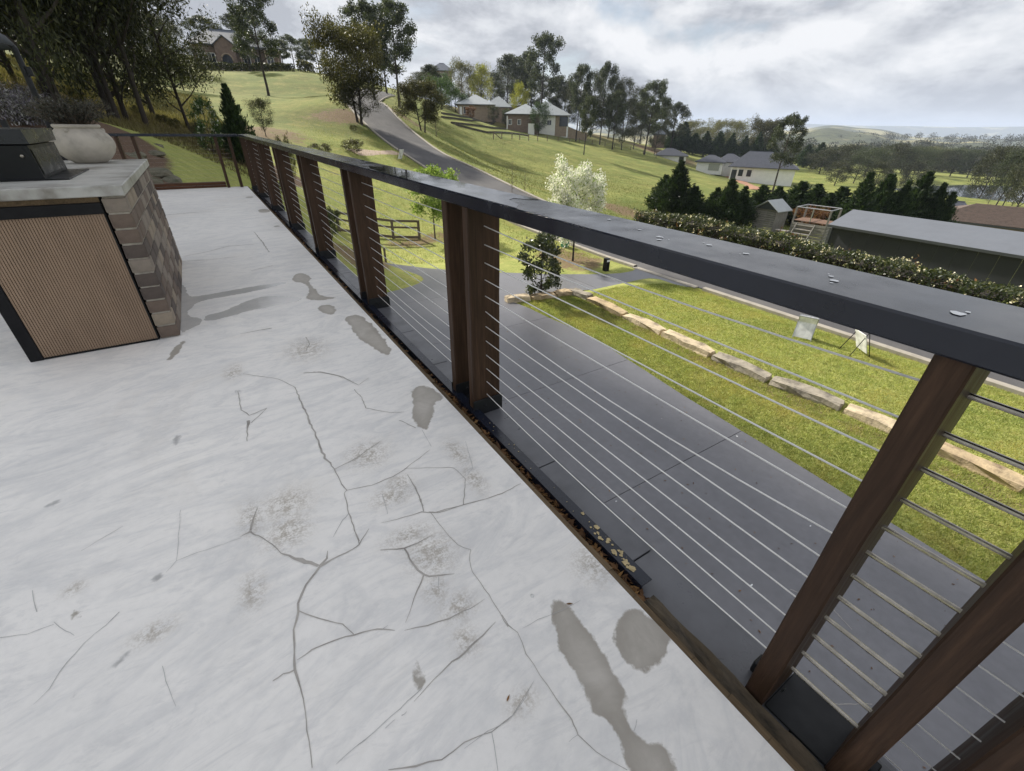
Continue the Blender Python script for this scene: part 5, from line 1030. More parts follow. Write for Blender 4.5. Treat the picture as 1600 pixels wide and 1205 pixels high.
# ------------------------------------------------------------------ barbecue island
BX, BY0, BY1 = -.41, 3.47, 5.55
isl = empty('barbecue_island', (-.8, 4.5, 0)); tag(isl, 'brick-ended outdoor barbecue bench with pale counter slab and fluted timber front', 'kitchen bench')
ip = lambda o: (setattr(o, 'location', Vector(o.location) - isl.location), o)[1]
brick_mats = [simple('brick_brown', (.150, .112, .088), .92, .35, 14, .5, 90), simple('brick_grey', (.235, .198, .162), .92, .3, 14, .5, 90), simple('brick_tan', (.285, .235, .178), .92, .3, 14, .5, 90), simple('brick_dark', (.095, .075, .064), .92, .35, 14, .5, 90)]
ip(MB().box(-.513, BX - .007, BY0 + .007, BY1 - .007, .004, .872).build('mortar', M['mortar'], isl))
def brick_mesh(L, mat, seed):
    rd = random.Random(seed); m = MB().bbox(-.055, .055, 0, L, 0, .076, .004)
    m.v = [(x + rd.uniform(-.0022, .0022), y + rd.uniform(-.0022, .0022), z + rd.uniform(-.0018, .0018)) for x, y, z in m.v]
    me = bpy.data.meshes.new('brick'); me.from_pydata(m.v, [], m.f); me.update(); me.materials.append(mat); return me
bmesh_lib = {(L, a, q): brick_mesh(L, brick_mats[a], a * 9 + q) for L in (.23, .11) for a in range(4) for q in range(2)}
rd = random.Random(21)
for cz in range(10):
    z = .006 + cz * .0868; y = BY0; first = True
    while y < BY1 - .02:
        L = .11 if (first and cz % 2) else .23
        if y + L > BY1 + .01: L = .11
        a = rd.choices(range(4), (4, 4, 2, 3))[0]
        o = bpy.data.objects.new('brick', bmesh_lib[(L, a, rd.randrange(2))]); COL.objects.link(o); o.parent = isl
        o.location = Vector((BX - .055 + rd.uniform(-.0008, .0008), y, z)) - isl.location
        y += L + .0105; first = False
ip(MB().bbox(-1.24, -.400, 3.445, 5.72, .876, .932, .005).build('counter_slab', M['counter'], isl))
ip(MB().box(-1.15, -.526, 3.485, 5.5, .004, .872).build('core', M['black'], isl))
ip(MB().box(-1.15, -.53, 3.478, 3.484, .846, .874).build('packing_strip', M['edge_wood'], isl))
fr = MB(); fr.bbox(-1.155, -1.094, 3.462, 3.52, 0, .80, .003); fr.bbox(-1.155, -.527, 3.460, 3.484, .786, .845, .003); fr.box(-.534, -.527, 3.466, 3.484, .004, .786); fr.box(-1.094, -.534, 3.466, 3.484, .002, .012)
ip(fr.build('frame', M['black'], isl))
pn = MB(); x = -1.092
while x < -.538:
    pn.v += []; pn.box(x, x + .0095, 3.4705, 3.4765, .012, .785); x += .0128
pn.box(-1.092, -.536, 3.4765, 3.484, .012, .785)
ip(pn.build('fluted_panel', M['panel'], isl))
# ------------------------------------------------------------------ barbecue sunk in the counter
bq = empty('barbecue', (-.98, 4.2, .932)); tag(bq, 'black hooded barbecue sunk into the counter at the left edge', 'barbecue')
qp = lambda o: (setattr(o, 'location', Vector(o.location) - bq.location), o)[1]
qp(MB().bbox(-1.20, -.680, 3.86, 4.60, .9325, .940, .002).build('surround', M['bbq'], bq))
hood = MB(); prof = [(-.789, .941), (-.797, 1.115), (-.793, 1.125), (-.790, 1.155), (-.800, 1.193)]
y0, y1 = 3.872, 4.552
hv = []
for (x, z) in [(-.789, .941), (-.794, 1.112)]: hv += [(x, y0, z), (x, y1, z)]
hood.add([(-.789, y0, .941), (-.789, y1, .941), (-.792, y1 - .02, 1.112), (-.799, y0 + .005, 1.112), (-1.18, y0, .941), (-1.18, y1, .941), (-1.18, y1 - .02, 1.112), (-1.18, y0 + .005, 1.112)],
         [(0, 1, 2, 3), (4, 7, 6, 5), (0, 3, 7, 4), (1, 5, 6, 2), (3, 2, 6, 7)])
qp(hood.build('hood', M['bbq'], bq))
lid = MB(); lid.add([(-.784, y0 - .01, 1.120), (-.780, y1 + .0, 1.120), (-.777, y1, 1.192), (-.793, y0 - .01, 1.192), (-1.18, y0 - .01, 1.120), (-1.18, y1, 1.120), (-1.18, y1, 1.192), (-1.18, y0 - .01, 1.192)],
                    [(0, 1, 2, 3), (4, 7, 6, 5), (0, 3, 7, 4), (1, 5, 6, 2), (3, 2, 6, 7), (0, 4, 5, 1)])
qp(lid.build('lid', M['bbq2'], bq))
sp = MB().add([(-.786, 3.90, .96), (-.786, 4.51, .96), (-.790, 4.50, 1.095), (-.794, 3.90, 1.095)], [(0, 1, 2, 3)]); qp(sp.build('side_panel', M['bbq2'], bq))
kn = MB().lathe([(0, .012), (.007, .011), (.010, .004), (.010, 0)], 14).build('bolt', M['steel'], bq, True, loc=(-.84, 3.872, 1.06)); qp(kn); kn.rotation_euler = (R(90), 0, 0)
# ------------------------------------------------------------------ pot with a dry grey plant
pot = empty('plant_pot', (-.758, 5.36, .932)); tag(pot, 'round weathered stone-coloured pot on the counter holding a grey twiggy plant', 'pot')
prof = [(.0, .004), (.105, .002), (.118, .012), (.150, .035), (.185, .075), (.203, .115), (.206, .145), (.198, .180), (.178, .212), (.155, .234), (.143, .244), (.140, .250), (.147, .253), (.152, .260), (.152, .270), (.146, .277), (.132, .278), (.125, .270), (.122, .24)]
MB().lathe(prof, 40).build('body', M['pot'], pot, True)
for t in (-1.9, .3): 
    lug = MB().lathe([(0, .022), (.012, .020), (.017, .008), (.018, -.01)], 12).build('lug', M['pot'], pot, True, loc=(.152 * math.cos(t), .152 * math.sin(t), .232)); lug.rotation_euler = (R(75), 0, t + R(90))
MB().lathe([(0, .245), (.123, .243)], 24).build('soil', M['black'], pot)
rd = random.Random(4); tw_ = MB(); lv = []
for k in range(230):
    a = rd.uniform(0, 6.283); r0 = rd.uniform(0, .09); sp_ = rd.uniform(.05, .24); h = rd.uniform(.10, .215) * (1.1 - sp_)
    p0 = Vector((r0 * math.cos(a), r0 * math.sin(a), .24)); p2 = Vector(((r0 + sp_) * math.cos(a + rd.uniform(-.3, .3)), (r0 + sp_) * math.sin(a), .25 + h)); p1 = (p0 + p2) / 2 + Vector((0, 0, .03))
    tw_.tube([p0, p1, p2], [.0022, .0016, .0008], 3, False)
    for q in range(26):
        t = rd.uniform(.3, 1.05); c = p0.lerp(p2, t) + Vector((rd.gauss(0, .006), rd.gauss(0, .006), .02 * t * (1 - t) * 4 + rd.gauss(0, .006)))
        lv.append((c, rd.uniform(.006, .014)))
tw_.build('stems', M['twig'], pot)
def leaf_cloud(cs, ln, wr, rng, droop=0.0, up=0.0):
    n = len(cs); d = rng.normal(size=(n, 3)); d[:, 2] += up - droop; d /= np.linalg.norm(d, axis=1)[:, None]
    e = np.cross(d, rng.normal(size=(n, 3))); e /= np.linalg.norm(e, axis=1)[:, None] + 1e-9
    A = d * (np.asarray(ln)[:, None] / 2); B = e * (np.asarray(ln)[:, None] * wr / 2)
    v = np.stack([cs - A, cs + B - A * .2, cs + A, cs - B - A * .2], 1).reshape(-1, 3)
    return v, np.arange(n * 4).reshape(-1, 4)
v_, f_ = leaf_cloud(np.array([tuple(c) for c, s in lv]), np.array([s * 2 for c, s in lv]), .35, NP, up=.6)
np_mesh('foliage', v_, f_, M['lf_grey'], pot)
# ------------------------------------------------------------------ cantilever umbrella behind
um = empty('umbrella', (-1.545, 9.0, 0)); tag(um, 'dark grey cantilever umbrella on a black mast behind the barbecue, cut by the left edge', 'umbrella')
MB().bbox(-.28, .28, -.28, .28, .0, .06, .01).build('base', M['steel_black'], um)
MB().tube([(0, 0, .05), (0, 0, 1.98), (-.03, 0, 2.03), (-.10, 0, 2.07), (-.4, 0, 2.13)], [.035, .033, .033, .033, .03], 12).build('mast', M['steel_black'], um, True)
MB().bbox(.02, .075, -.04, .04, 1.70, 1.80, .008).build('crank', M['steel_black'], um)
cn = MB(); nseg = 8; rows = [(.0, 2.34), (.5, 2.29), (.8, 2.20), (.97, 2.10), (1.02, 2.02), (1.0, 2.0)]
cn.lathe(rows, 24, -1.0, 0); cn.build('canopy', M['canopy'], um, True)
for k in range(8):
    t = k * math.pi / 4; MB().tube([(-1, 0, 2.27), (-1 + .95 * math.cos(t), .95 * math.sin(t), 2.06)], .008, 5).build('rib', M['steel_black'], um)
um2 = MB(); um2.bbox(-.03, .03, -.03, .03, 0, 1.22, .004); o = um2.build('stake', M['steel_black'], None, loc=(-1.88, 8.6, 0)); tag(o, 'black upright stake left of the umbrella mast behind the barbecue lid', 'stake')

# ------------------------------------------------------------------ rocks, lavender
def rock(seed, sx, sy, sz, mat):
    bm = bmesh.new(); bmesh.ops.create_icosphere(bm, subdivisions=2, radius=1); rd = random.Random(seed)
    for v in bm.verts:
        k = 1 + .22 * math.sin(v.co.x * 3 + seed) * math.cos(v.co.y * 2.6 + seed) + rd.uniform(-.09, .09); v.co = Vector((v.co.x * sx * k, v.co.y * sy * k, max(v.co.z, -.4) * sz * k))
    me = bpy.data.meshes.new('rock'); bm.to_mesh(me); bm.free(); me.materials.append(mat); return me
for k, (x, y, z) in enumerate(POINTS['rocks']):
    s = .16 + .12 * ((k * 7) % 5) / 5
    o = bpy.data.objects.new('rock', rock(k, s * 1.6, s * 1.1, s * .7, M['rock'])); COL.objects.link(o); o.location = (x - .35 * (k % 2), y, gz(x, y) + .02); o.rotation_euler = (0, 0, k * 1.3)
    tag(o, ['lowest', 'broad flat', 'small pale', 'nearest', 'low round', 'rightmost near', 'tilted', 'long dark', 'upper round', 'farthest', 'leftmost upper', 'middle'][k] + ' mossy rock edging the bark garden beyond the far railing', 'rock', 'rocks edging the bark garden')
def shrub_blob(name, loc, rx, rz, n, ln, mats, seed, label, cat='shrub', group=None, wr=.35, up=.4):
    rg = np.random.default_rng(seed); root = empty(name, loc); tag(root, label, cat, group)
    st = MB(); rd = random.Random(seed)
    for k in range(14):
        a = rd.uniform(0, 6.28); q = rd.uniform(.3, .9); st.tube([(0, 0, -.05), (rx * q * .5 * math.cos(a), rx * q * .5 * math.sin(a), rz * .5), (rx * q * math.cos(a), rx * q * math.sin(a), rz * rd.uniform(.6, 1))], [.012, .008, .003], 4, False)
    st.build('stems', M['twig'], root)
    for mt, frac, nm in mats:
        k = int(n * frac); d = rg.normal(size=(k, 3)); d /= np.linalg.norm(d, axis=1)[:, None]; d[:, 2] = np.abs(d[:, 2])
        rr = rg.uniform(.35, 1, k) ** .5 if nm == 'foliage' else rg.uniform(.85, 1.12, k)
        lump = 1 + .18 * np.sin(d[:, 0] * 5 + seed) * np.cos(d[:, 1] * 4 + seed)
        c = d * (rr * lump)[:, None] * np.array([rx, rx, rz])
        v, f = leaf_cloud(c, rg.uniform(.6, 1.3, k) * ln, wr, rg, up=up); oo = np_mesh(nm, v, f, M[mt], root)
        if nm == 'flowers': oo['kind'] = 'stuff'
    return root
for k, (x, y, z) in enumerate(POINTS['lav']):
    shrub_blob('lavender_bush', (x, y, gz(x, y)), .55 if y < 25 else .8, .55 if y < 25 else .7, 1500, .09, [('lf_grey', .6, 'foliage'), ('lf_lav', .45, 'flowers')], 30 + k, ['leftmost front', 'second front', 'rear left', 'lowest left', 'lowest right', 'rightmost', 'far upper left', 'far upper right'][k] + ' grey lavender bush with pale flowers on the bank left of the pot', 'shrub', 'lavender bushes left of the pot', .3, .9)

# ------------------------------------------------------------------ sandstone edging
SB = [((7.66, 12.26), (8.52, 12.08), 2, .30), ((8.60, 12.06), (9.52, 11.90), 0, .24), ((9.56, 11.9), (10.28, 11.84), 0, .26), ((10.28, 11.86), (10.36, 11.0), 2, .30), ((10.35, 10.92), (10.27, 9.2), 0, .26), ((10.25, 9.1), (10.27, 7.6), 1, .26),
      ((10.27, 7.52), (10.2, 5.9), 1, .28), ((10.2, 5.8), (10.24, 4.34), 2, .28), ((10.26, 4.26), (10.48, 2.80), 2, .28), ((10.5, 2.72), (10.5, 1.5), 1, .26), ((10.5, 1.42), (10.45, -.1), 0, .28), ((10.45, -.2), (10.5, -1.9), 1, .28), ((10.5, -2), (10.5, -3.6), 2, .28)]
SN = ['pale square end block', 'short rust-tinted', 'narrow yellow', 'dark grey-topped corner', 'ochre', 'pale smooth', 'pale wedge-shaped', 'grey-crusted', 'long weathered', 'buff', 'yellow-edged', 'buff far', 'grey far']
for k, ((x0, y0), (x1, y1), mt, h) in enumerate(SB):
    L = math.hypot(x1 - x0, y1 - y0); rd = random.Random(k + 40); bm = bmesh.new(); bmesh.ops.create_cube(bm, size=1)
    bmesh.ops.subdivide_edges(bm, edges=bm.edges[:], cuts=3, use_grid_fill=True)
    for v in bm.verts:
        e = v.co.copy(); f = 1 - .10 * (abs(e.x) * 2) ** 6 * (abs(e.z) * 2) ** 4
        v.co = Vector((e.x * L * .985 + rd.uniform(-.02, .02), e.y * .36 * f + rd.uniform(-.035, .035), e.z * (h + .25) * f + rd.uniform(-.022, .022)))
    me = bpy.data.meshes.new('stone_block'); bm.to_mesh(me); bm.free(); me.materials.append([M['stone'], M['stone2'], M['stone3']][[1, 0, 0, 2, 0, 1, 1, 2, 2, 1, 0, 1, 2][k]])
    o = bpy.data.objects.new('stone_block', me); COL.objects.link(o); o.location = ((x0 + x1) / 2, (y0 + y1) / 2, ZD + h / 2 - .125 - .105); o.rotation_euler = (0, 0, math.atan2(y1 - y0, x1 - x0))
    tag(o, SN[k] + ' sandstone block in the lawn edging, %s from the dark shrub' % ['first', 'second', 'third', 'fourth', 'fifth', 'sixth', 'seventh', 'eighth', 'ninth', 'tenth', 'eleventh', 'twelfth', 'thirteenth'][k], 'stone', 'sandstone edging blocks')
# ------------------------------------------------------------------ signs, bollard light, posts, fence
def aframe(loc, rz, label, w=.46, h=.70, easel=False):
    r = empty('a_frame_sign', loc, rz); tag(r, label, 'sign'); t = R(24)
    def tilt(o, s): o.rotation_euler = (s * t, 0, 0); return o
    if easel:
        for sx in (-1, 1): MB().tube([(sx * w * .42, -.02, h), (sx * w * .5, -.28, 0)], .010, 6).build('leg', M['black'], r); MB().tube([(sx * w * .42, .0, h), (sx * w * .45, .25, 0)], .010, 6).build('leg', M['black'], r)
        b = MB().bbox(-w / 2, w / 2, -.008, .008, .12, h + .02, .003).build('panel', M['board'], r, loc=(0, .18, 0)); tilt(b, 1)
        return r
    for s in (-1, 1):
        q = empty('a', loc) if False else None
        b = MB().bbox(-w / 2 + .02, w / 2 - .02, -.006, .006, .05, h, .002).build('panel', M['board'], r, loc=(0, -s * .20 * -1, 0)); tilt(b, s)
        f = MB(); f.bbox(-w / 2, -w / 2 + .02, -.012, .012, 0, h + .02, .003); f.bbox(w / 2 - .02, w / 2, -.012, .012, 0, h + .02, .003); f.bbox(-w / 2 + .021, w / 2 - .021, -.012, .012, h, h + .02, .003)
        g = f.build('frame', M['frame'], r, loc=(0, s * .20, 0)); tilt(g, s)
    return r
zs_ = gz(13.25, 5.15)
aframe((13.25, 5.15, zs_), R(-68), 'white A-frame sign board lit from behind, left of the two on the lawn', .47, .68)
aframe((13.42, 3.85, gz(13.42, 3.85)), R(-127), 'white sign on a thin black easel frame, right of the two on the lawn', .46, .66, True)
x, y, z = POINTS['stand'][0]
aframe((x, y, gz(x, y)), R(30), 'small white sign on dark easel legs beside the uphill road', .5, .85, True)
bl_ = empty('bollard_light', (13.39, 13.4, gz(13.39, 13.4))); tag(bl_, 'black square bollard light at the driveway entrance', 'bollard')
MB().bbox(-.10, .10, -.10, .10, 0, .50, .006).build('body', M['black'], bl_); MB().bbox(-.105, .105, -.105, .105, .503, .53, .004).build('lid', M['steel_black'], bl_); MB().bbox(-.085, .085, -.103, -.1005, .40, .48, .001).build('lens', M['white'], bl_)
gb = empty('utility_box', (14.35, 17.4, gz(14.35, 17.4))); tag(gb, 'small green plastic utility box on the verge behind the blossom tree', 'box')
MB().bbox(-.18, .18, -.14, .14, 0, .42, .03).build('body', M['green_box'], gb); MB().bbox(-.2, .2, -.16, .16, .42, .47, .02).build('lid', M['green_box'], gb)
mk = MB().bbox(-.04, .04, -.04, .04, -.1, .62, .006).build('marker_post', M['fence_timber'], None, loc=(5.85, 19.45, gz(5.85, 19.45))); tag(mk, 'single short timber marker post on the lawn edge beside the driveway', 'post')
fn = empty('fence', (9.38, 24.3, gz(9.38, 24.3))); tag(fn, 'low timber post and rail fence on the lawn seen between the balustrade posts', 'fence')
FP = [(9.4, 24.3), (8.1, 24.9), (6.7, 25.3), (5.3, 25.1)]
fz = [gz(a_, b_) for a_, b_ in FP]; fl = fn.location
for (a_, b_), z_ in zip(FP, fz): MB().bbox(-.06, .06, -.06, .06, -.1, 1.02, .008).build('post', M['fence_timber'], fn, loc=Vector((a_, b_, z_)) - fl)
for i in range(3):
    for hh, th_ in ((.96, .06), (.62, .05), (.10, .07)):
        p0 = Vector((*FP[i], fz[i] + hh)) - fl; p1 = Vector((*FP[i + 1], fz[i + 1] + hh)) - fl; L = (p1 - p0).length
        o = MB().bbox(0, L, -.028, .028, -th_, th_, .006).build('rail', M['fence_timber'], fn, loc=p0 + Vector((0, 0, 0))); d = (p1 - p0).normalized(); o.rotation_euler = d.to_track_quat('X', 'Z').to_euler()
# ------------------------------------------------------------------ trees and shrubs
def gen_tree(seed, H, D, tr, clear, nl, nleaf, ln, wr, droop=.3, up=0, spread=1.0, cl=.16, forks=1, flat=.75, subs=3, crown_pow=.8, lean=0.0):
    """returns trunk MB and leaf arrays; unit height and unit crown width after scaling"""
    rd = random.Random(seed); rg = np.random.default_rng(seed); tk_ = MB(); tips = []
    for fk in range(forks):
        a0 = rd.uniform(0, 6.28); off = 0 if forks == 1 else .05 * D
        pts = []; x = off * math.cos(a0 + fk * 3.1); y = off * math.sin(a0 + fk * 3.1); dx, dy = rd.uniform(-.03, .03) + lean, rd.uniform(-.03, .03)
        if forks > 1: dx += .10 * math.cos(a0 + fk * 3.1); dy += .10 * math.sin(a0 + fk * 3.1)
        top = H * rd.uniform(.80, .90); k = 9
        for i in range(k + 1):
            t = i / k; pts.append(Vector((x, y, -.02 * H + top * t))); x += (dx + rd.uniform(-.035, .035)) * H / k; y += (dy + rd.uniform(-.035, .035)) * H / k
        rad = [tr * (1.25 if i == 0 else 1) * (1 - .82 * (i / k) ** 1.1) for i in range(k + 1)]
        tk_.tube(pts, rad, 7, False); tips.append((pts[-1], 1.0))
        n = nl // forks
        for j in range(n):
            t = clear + (.97 - clear) * (j + rd.uniform(0, .8)) / n; i = min(int(t * k), k - 1); p = pts[i].lerp(pts[i + 1], t * k - i)
            a = j * 2.4 + rd.uniform(-.5, .5); u = (t - clear) / (1 - clear)
            L = D * .5 * spread * (math.sin(math.pi * min(1, .18 + u * .82)) ** crown_pow) * rd.uniform(.65, 1.05)
            rise = L * rd.uniform(.35, .9)
            q1 = p + Vector((math.cos(a) * L * .45, math.sin(a) * L * .45, rise * .35)); q2 = p + Vector((math.cos(a + .15) * L, math.sin(a + .15) * L, rise))
            r0 = max(tr * (1 - .82 * t) * .55, tr * .06); tk_.tube([p, q1, q2], [r0, r0 * .6, r0 * .25], 5, False); tips.append((q2, 1.0)); tips.append((q1.lerp(q2, .5), .6))
            for s in range(subs):
                b = a + rd.uniform(-1.3, 1.3); l2 = L * rd.uniform(.25, .5); st = p.lerp(q2, rd.uniform(.45, .95)) if rd.random() < .5 else q1.lerp(q2, rd.uniform(.2, .9))
                e = st + Vector((math.cos(b) * l2, math.sin(b) * l2, l2 * rd.uniform(-.1, .8))); tk_.tube([st, e], [r0 * .35, r0 * .12], 4, False); tips.append((e, .8))
    w = np.array([t[1] for t in tips]); P = np.array([tuple(t[0]) for t in tips]); w /= w.sum()
    sel = rg.choice(len(tips), nleaf, p=w); rc = cl * D * rg.uniform(.7, 1.2, len(tips))
    off = rg.normal(size=(nleaf, 3)); off /= np.linalg.norm(off, axis=1)[:, None]; off *= (rg.uniform(0, 1, nleaf) ** .45)[:, None]
    c = P[sel] + off * rc[sel][:, None] * np.array([1, 1, flat])
    v, f = leaf_cloud(c, rg.uniform(.55, 1.3, nleaf) * ln, wr, rg, droop, up)
    return tk_, v, f
def gen_conifer(seed, H, D, nleaf, ln, wr, base=.03, power=.85, spiky=.25):
    rg = np.random.default_rng(seed); tk_ = MB().tube([(0, 0, -.02 * H), (0, 0, H * .5), (0, 0, H * .93)], [D * .05, D * .03, .01], 6, False)
    nb = 170; bt = np.sort(rg.uniform(base, .97, nb)); ba = np.arange(nb) * 2.4 + rg.uniform(-.4, .4, nb)
    bL = D * .5 * (1 - bt) ** power * (1 - spiky + spiky * 2 * rg.uniform(0, 1, nb)) * (np.clip((bt + .1) / .2, .55, 1)) + .02 * D
    sel = rg.choice(nb, nleaf, p=(bL + .1 * D) / (bL + .1 * D).sum()); u = rg.uniform(.15, 1.05, nleaf) ** .7
    r = bL[sel] * u; z = H * bt[sel] + r * rg.uniform(.35, .75, nleaf)
    sp = D * .06 * (1.1 - bt[sel]) ; a = ba[sel]
    c = np.stack([r * np.cos(a), r * np.sin(a), z], -1) + rg.normal(size=(nleaf, 3)) * sp[:, None]
    d = np.stack([np.cos(a) * .7, np.sin(a) * .7, np.full(nleaf, .8)], -1) + rg.normal(size=(nleaf, 3)) * .35; d /= np.linalg.norm(d, axis=1)[:, None]
    e = np.cross(d, rg.normal(size=(nleaf, 3))); e /= np.linalg.norm(e, axis=1)[:, None]; L = rg.uniform(.6, 1.3, nleaf) * ln
    A = d * L[:, None] / 2; B = e * (L * wr)[:, None] / 2
    v = np.stack([c - A, c + B, c + A, c - B], 1).reshape(-1, 3); return tk_, v, np.arange(nleaf * 4).reshape(-1, 4)
PROTO = {}
def proto(kind, gen, trunk_mat, leaf_mat, extra=None):
    tk_, v, f = gen
    h = np.percentile(v[:, 2], 99.7); w = 2 * np.percentile(np.hypot(v[:, 0], v[:, 1]), 95)
    S = np.array([1 / w, 1 / w, 1 / h])
    tk_.v = [tuple(np.array(p) * S) for p in tk_.v]
    me_t = bpy.data.meshes.new('trunk'); me_t.from_pydata(tk_.v, [], tk_.f); me_t.update(); me_t.materials.append(M[trunk_mat]); me_t.polygons.foreach_set('use_smooth', [True] * len(me_t.polygons))
    o = np_mesh('crown', v * S, f, M[leaf_mat]); me_c = o.data; bpy.data.objects.remove(o)
    parts = [('trunk', me_t), ('crown', me_c)]
    if extra:
        for nm, ev, ef, em in extra:
            o = np_mesh(nm, ev * S, ef, M[em]); parts.append((nm, o.data)); bpy.data.objects.remove(o)
    PROTO[kind] = parts
def recolour(new, old, leaf):
    parts = []
    for nm, me in PROTO[old]:
        if nm == 'crown': me = me.copy(); me.materials.clear(); me.materials.append(M[leaf])
        parts.append((nm, me))
    PROTO[new] = parts
proto('dark', gen_tree(1, 20, 7.5, .14, .05, 44, 30000, .21, .28, .35, cl=.15, subs=4, flat=.9, crown_pow=.45), 'bark_d', 'lf_dark')
proto('dark2', gen_tree(2, 16, 6.5, .12, .10, 34, 20000, .22, .30, .4, cl=.15, subs=4, flat=.9, crown_pow=.5), 'bark_d', 'lf_dark')
proto('euc', gen_tree(3, 13, 6.5, .20, .34, 17, 12000, .26, .5, .5, cl=.125, subs=3), 'bark_d', 'lf_euc')
proto('euc2', gen_tree(4, 13, 6.5, .18, .28, 18, 12000, .26, .5, .5, cl=.145, subs=3), 'bark_d', 'lf_euc')
proto('euc3', gen_tree(6, 14, 6.5, .20, .32, 18, 14000, .26, .5, .5, cl=.145, subs=3, lean=.03), 'bark_d', 'lf_euc')
proto('round', gen_tree(7, 9, 8, .18, .22, 26, 26000, .24, .52, .3, cl=.165, forks=2, subs=4), 'bark_d', 'lf_olive')
proto('round_b', gen_tree(8, 8, 7.5, .16, .14, 18, 10000, .25, .36, .3, cl=.17, subs=4), 'bark_d', 'lf_dark')
proto('green', gen_tree(9, 7, 7.5, .15, .10, 18, 9000, .27, .4, .2, cl=.19, subs=3), 'bark_d', 'lf_green')
proto('pale', gen_tree(10, 9, 7, .2, .2, 16, 9000, .27, .36, .3, cl=.165, subs=3), 'bark_g', 'lf_pale')
recolour('yellow', 'green', 'lf_yellow'); recolour('olive_d', 'green', 'lf_wood'); recolour('dark_d', 'round_b', 'lf_euc')
proto('conifer', gen_conifer(1, 9, 5, 11000, .46, .26, power=1.15, spiky=.3), 'bark_d', 'lf_con')
proto('conifer2', gen_conifer(2, 8, 5, 11000, .46, .28, power=1.0, spiky=.38), 'bark_d', 'lf_con')
recolour('conifer_b', 'conifer2', 'lf_con')
bg_ = gen_tree(12, 4.3, 2.7, .06, .22, 22, 4200, .085, .6, .0, .3, cl=.11, subs=6, flat=1.2, crown_pow=.55)
pe = gen_tree(12, 4.3, 2.7, .06, .22, 22, 17000, .08, .85, .0, .2, cl=.125, subs=6, flat=1.2, crown_pow=.55)
proto('blossom', bg_, 'bark_d', 'lf_pear', [('blossom', pe[1], pe[2], 'petal')])
proto('pear', gen_tree(13, 4.0, 2.5, .05, .30, 18, 7500, .12, .62, .2, .1, cl=.14, subs=5, flat=1.0), 'bark_g', 'lf_pear')
proto('magnolia', gen_tree(14, 2.2, 1.35, .03, .05, 24, 4200, .12, .45, -.1, .5, cl=.14, subs=4, flat=1.0, crown_pow=.5), 'bark_d', 'lf_mag')
proto('bush', gen_tree(15, 1.4, 1.3, .03, .04, 16, 3000, .09, .5, .0, .3, cl=.2, subs=4, crown_pow=.5), 'bark_d', 'lf_mag')
proto('bush2', gen_tree(16, 1.2, 1.6, .03, .04, 16, 2400, .11, .4, .0, .5, cl=.17, subs=4, crown_pow=.5), 'bark_d', 'lf_olive')
recolour('bush_r', 'bush', 'lf_red')
bw = gen_tree(17, 2.6, 1.5, .04, .06, 16, 3000, .15, .3, .2, .5, cl=.2, subs=4, crown_pow=.5); bw2 = gen_tree(17, 2.6, 1.5, .04, .06, 16, 160, .13, .8, 0, .2, cl=.2, subs=4, crown_pow=.5)
proto('bush_w', bw, 'bark_d', 'lf_green', [('flowers', bw2[1], bw2[2], 'petal')])
proto('bare', gen_tree(18, 3, 1.6, .035, .12, 14, 500, .07, .3, .2, cl=.2, subs=7), 'twig', 'lf_olive')
NAMES = dict(dark='dark_tree', dark2='dark_tree', olive_d='olive_tree', dark_d='olive_tree', euc='eucalypt', euc2='eucalypt', euc3='eucalypt', round='olive_tree', round_b='weeping_tree', green='green_tree', pale='pale_tree', yellow='yellow_tree', conifer='conifer', conifer2='conifer', conifer_b='conifer', blossom='blossom_tree', pear='pear_tree', magnolia='magnolia_shrub', bush='shrub', bush2='shrub', bush_r='shrub', bush_w='shrub', bare='bare_shrub')
rt_ = random.Random(77)
for kind, x, y, z, h, w, label, group in PLANTS:
    root = empty(NAMES[kind], (x, y, z), rt_.uniform(0, 6.28), (w, w, h))
    tag(root, label, 'shrub' if kind in ('magnolia', 'bush', 'bush2', 'bush_r', 'bush_w', 'bare') else 'tree', group)
    for nm, me in PROTO[kind]:
        o = bpy.data.objects.new(nm, me); COL.objects.link(o); o.parent = root
        if nm in ('flowers', 'blossom'): o['kind'] = 'stuff'

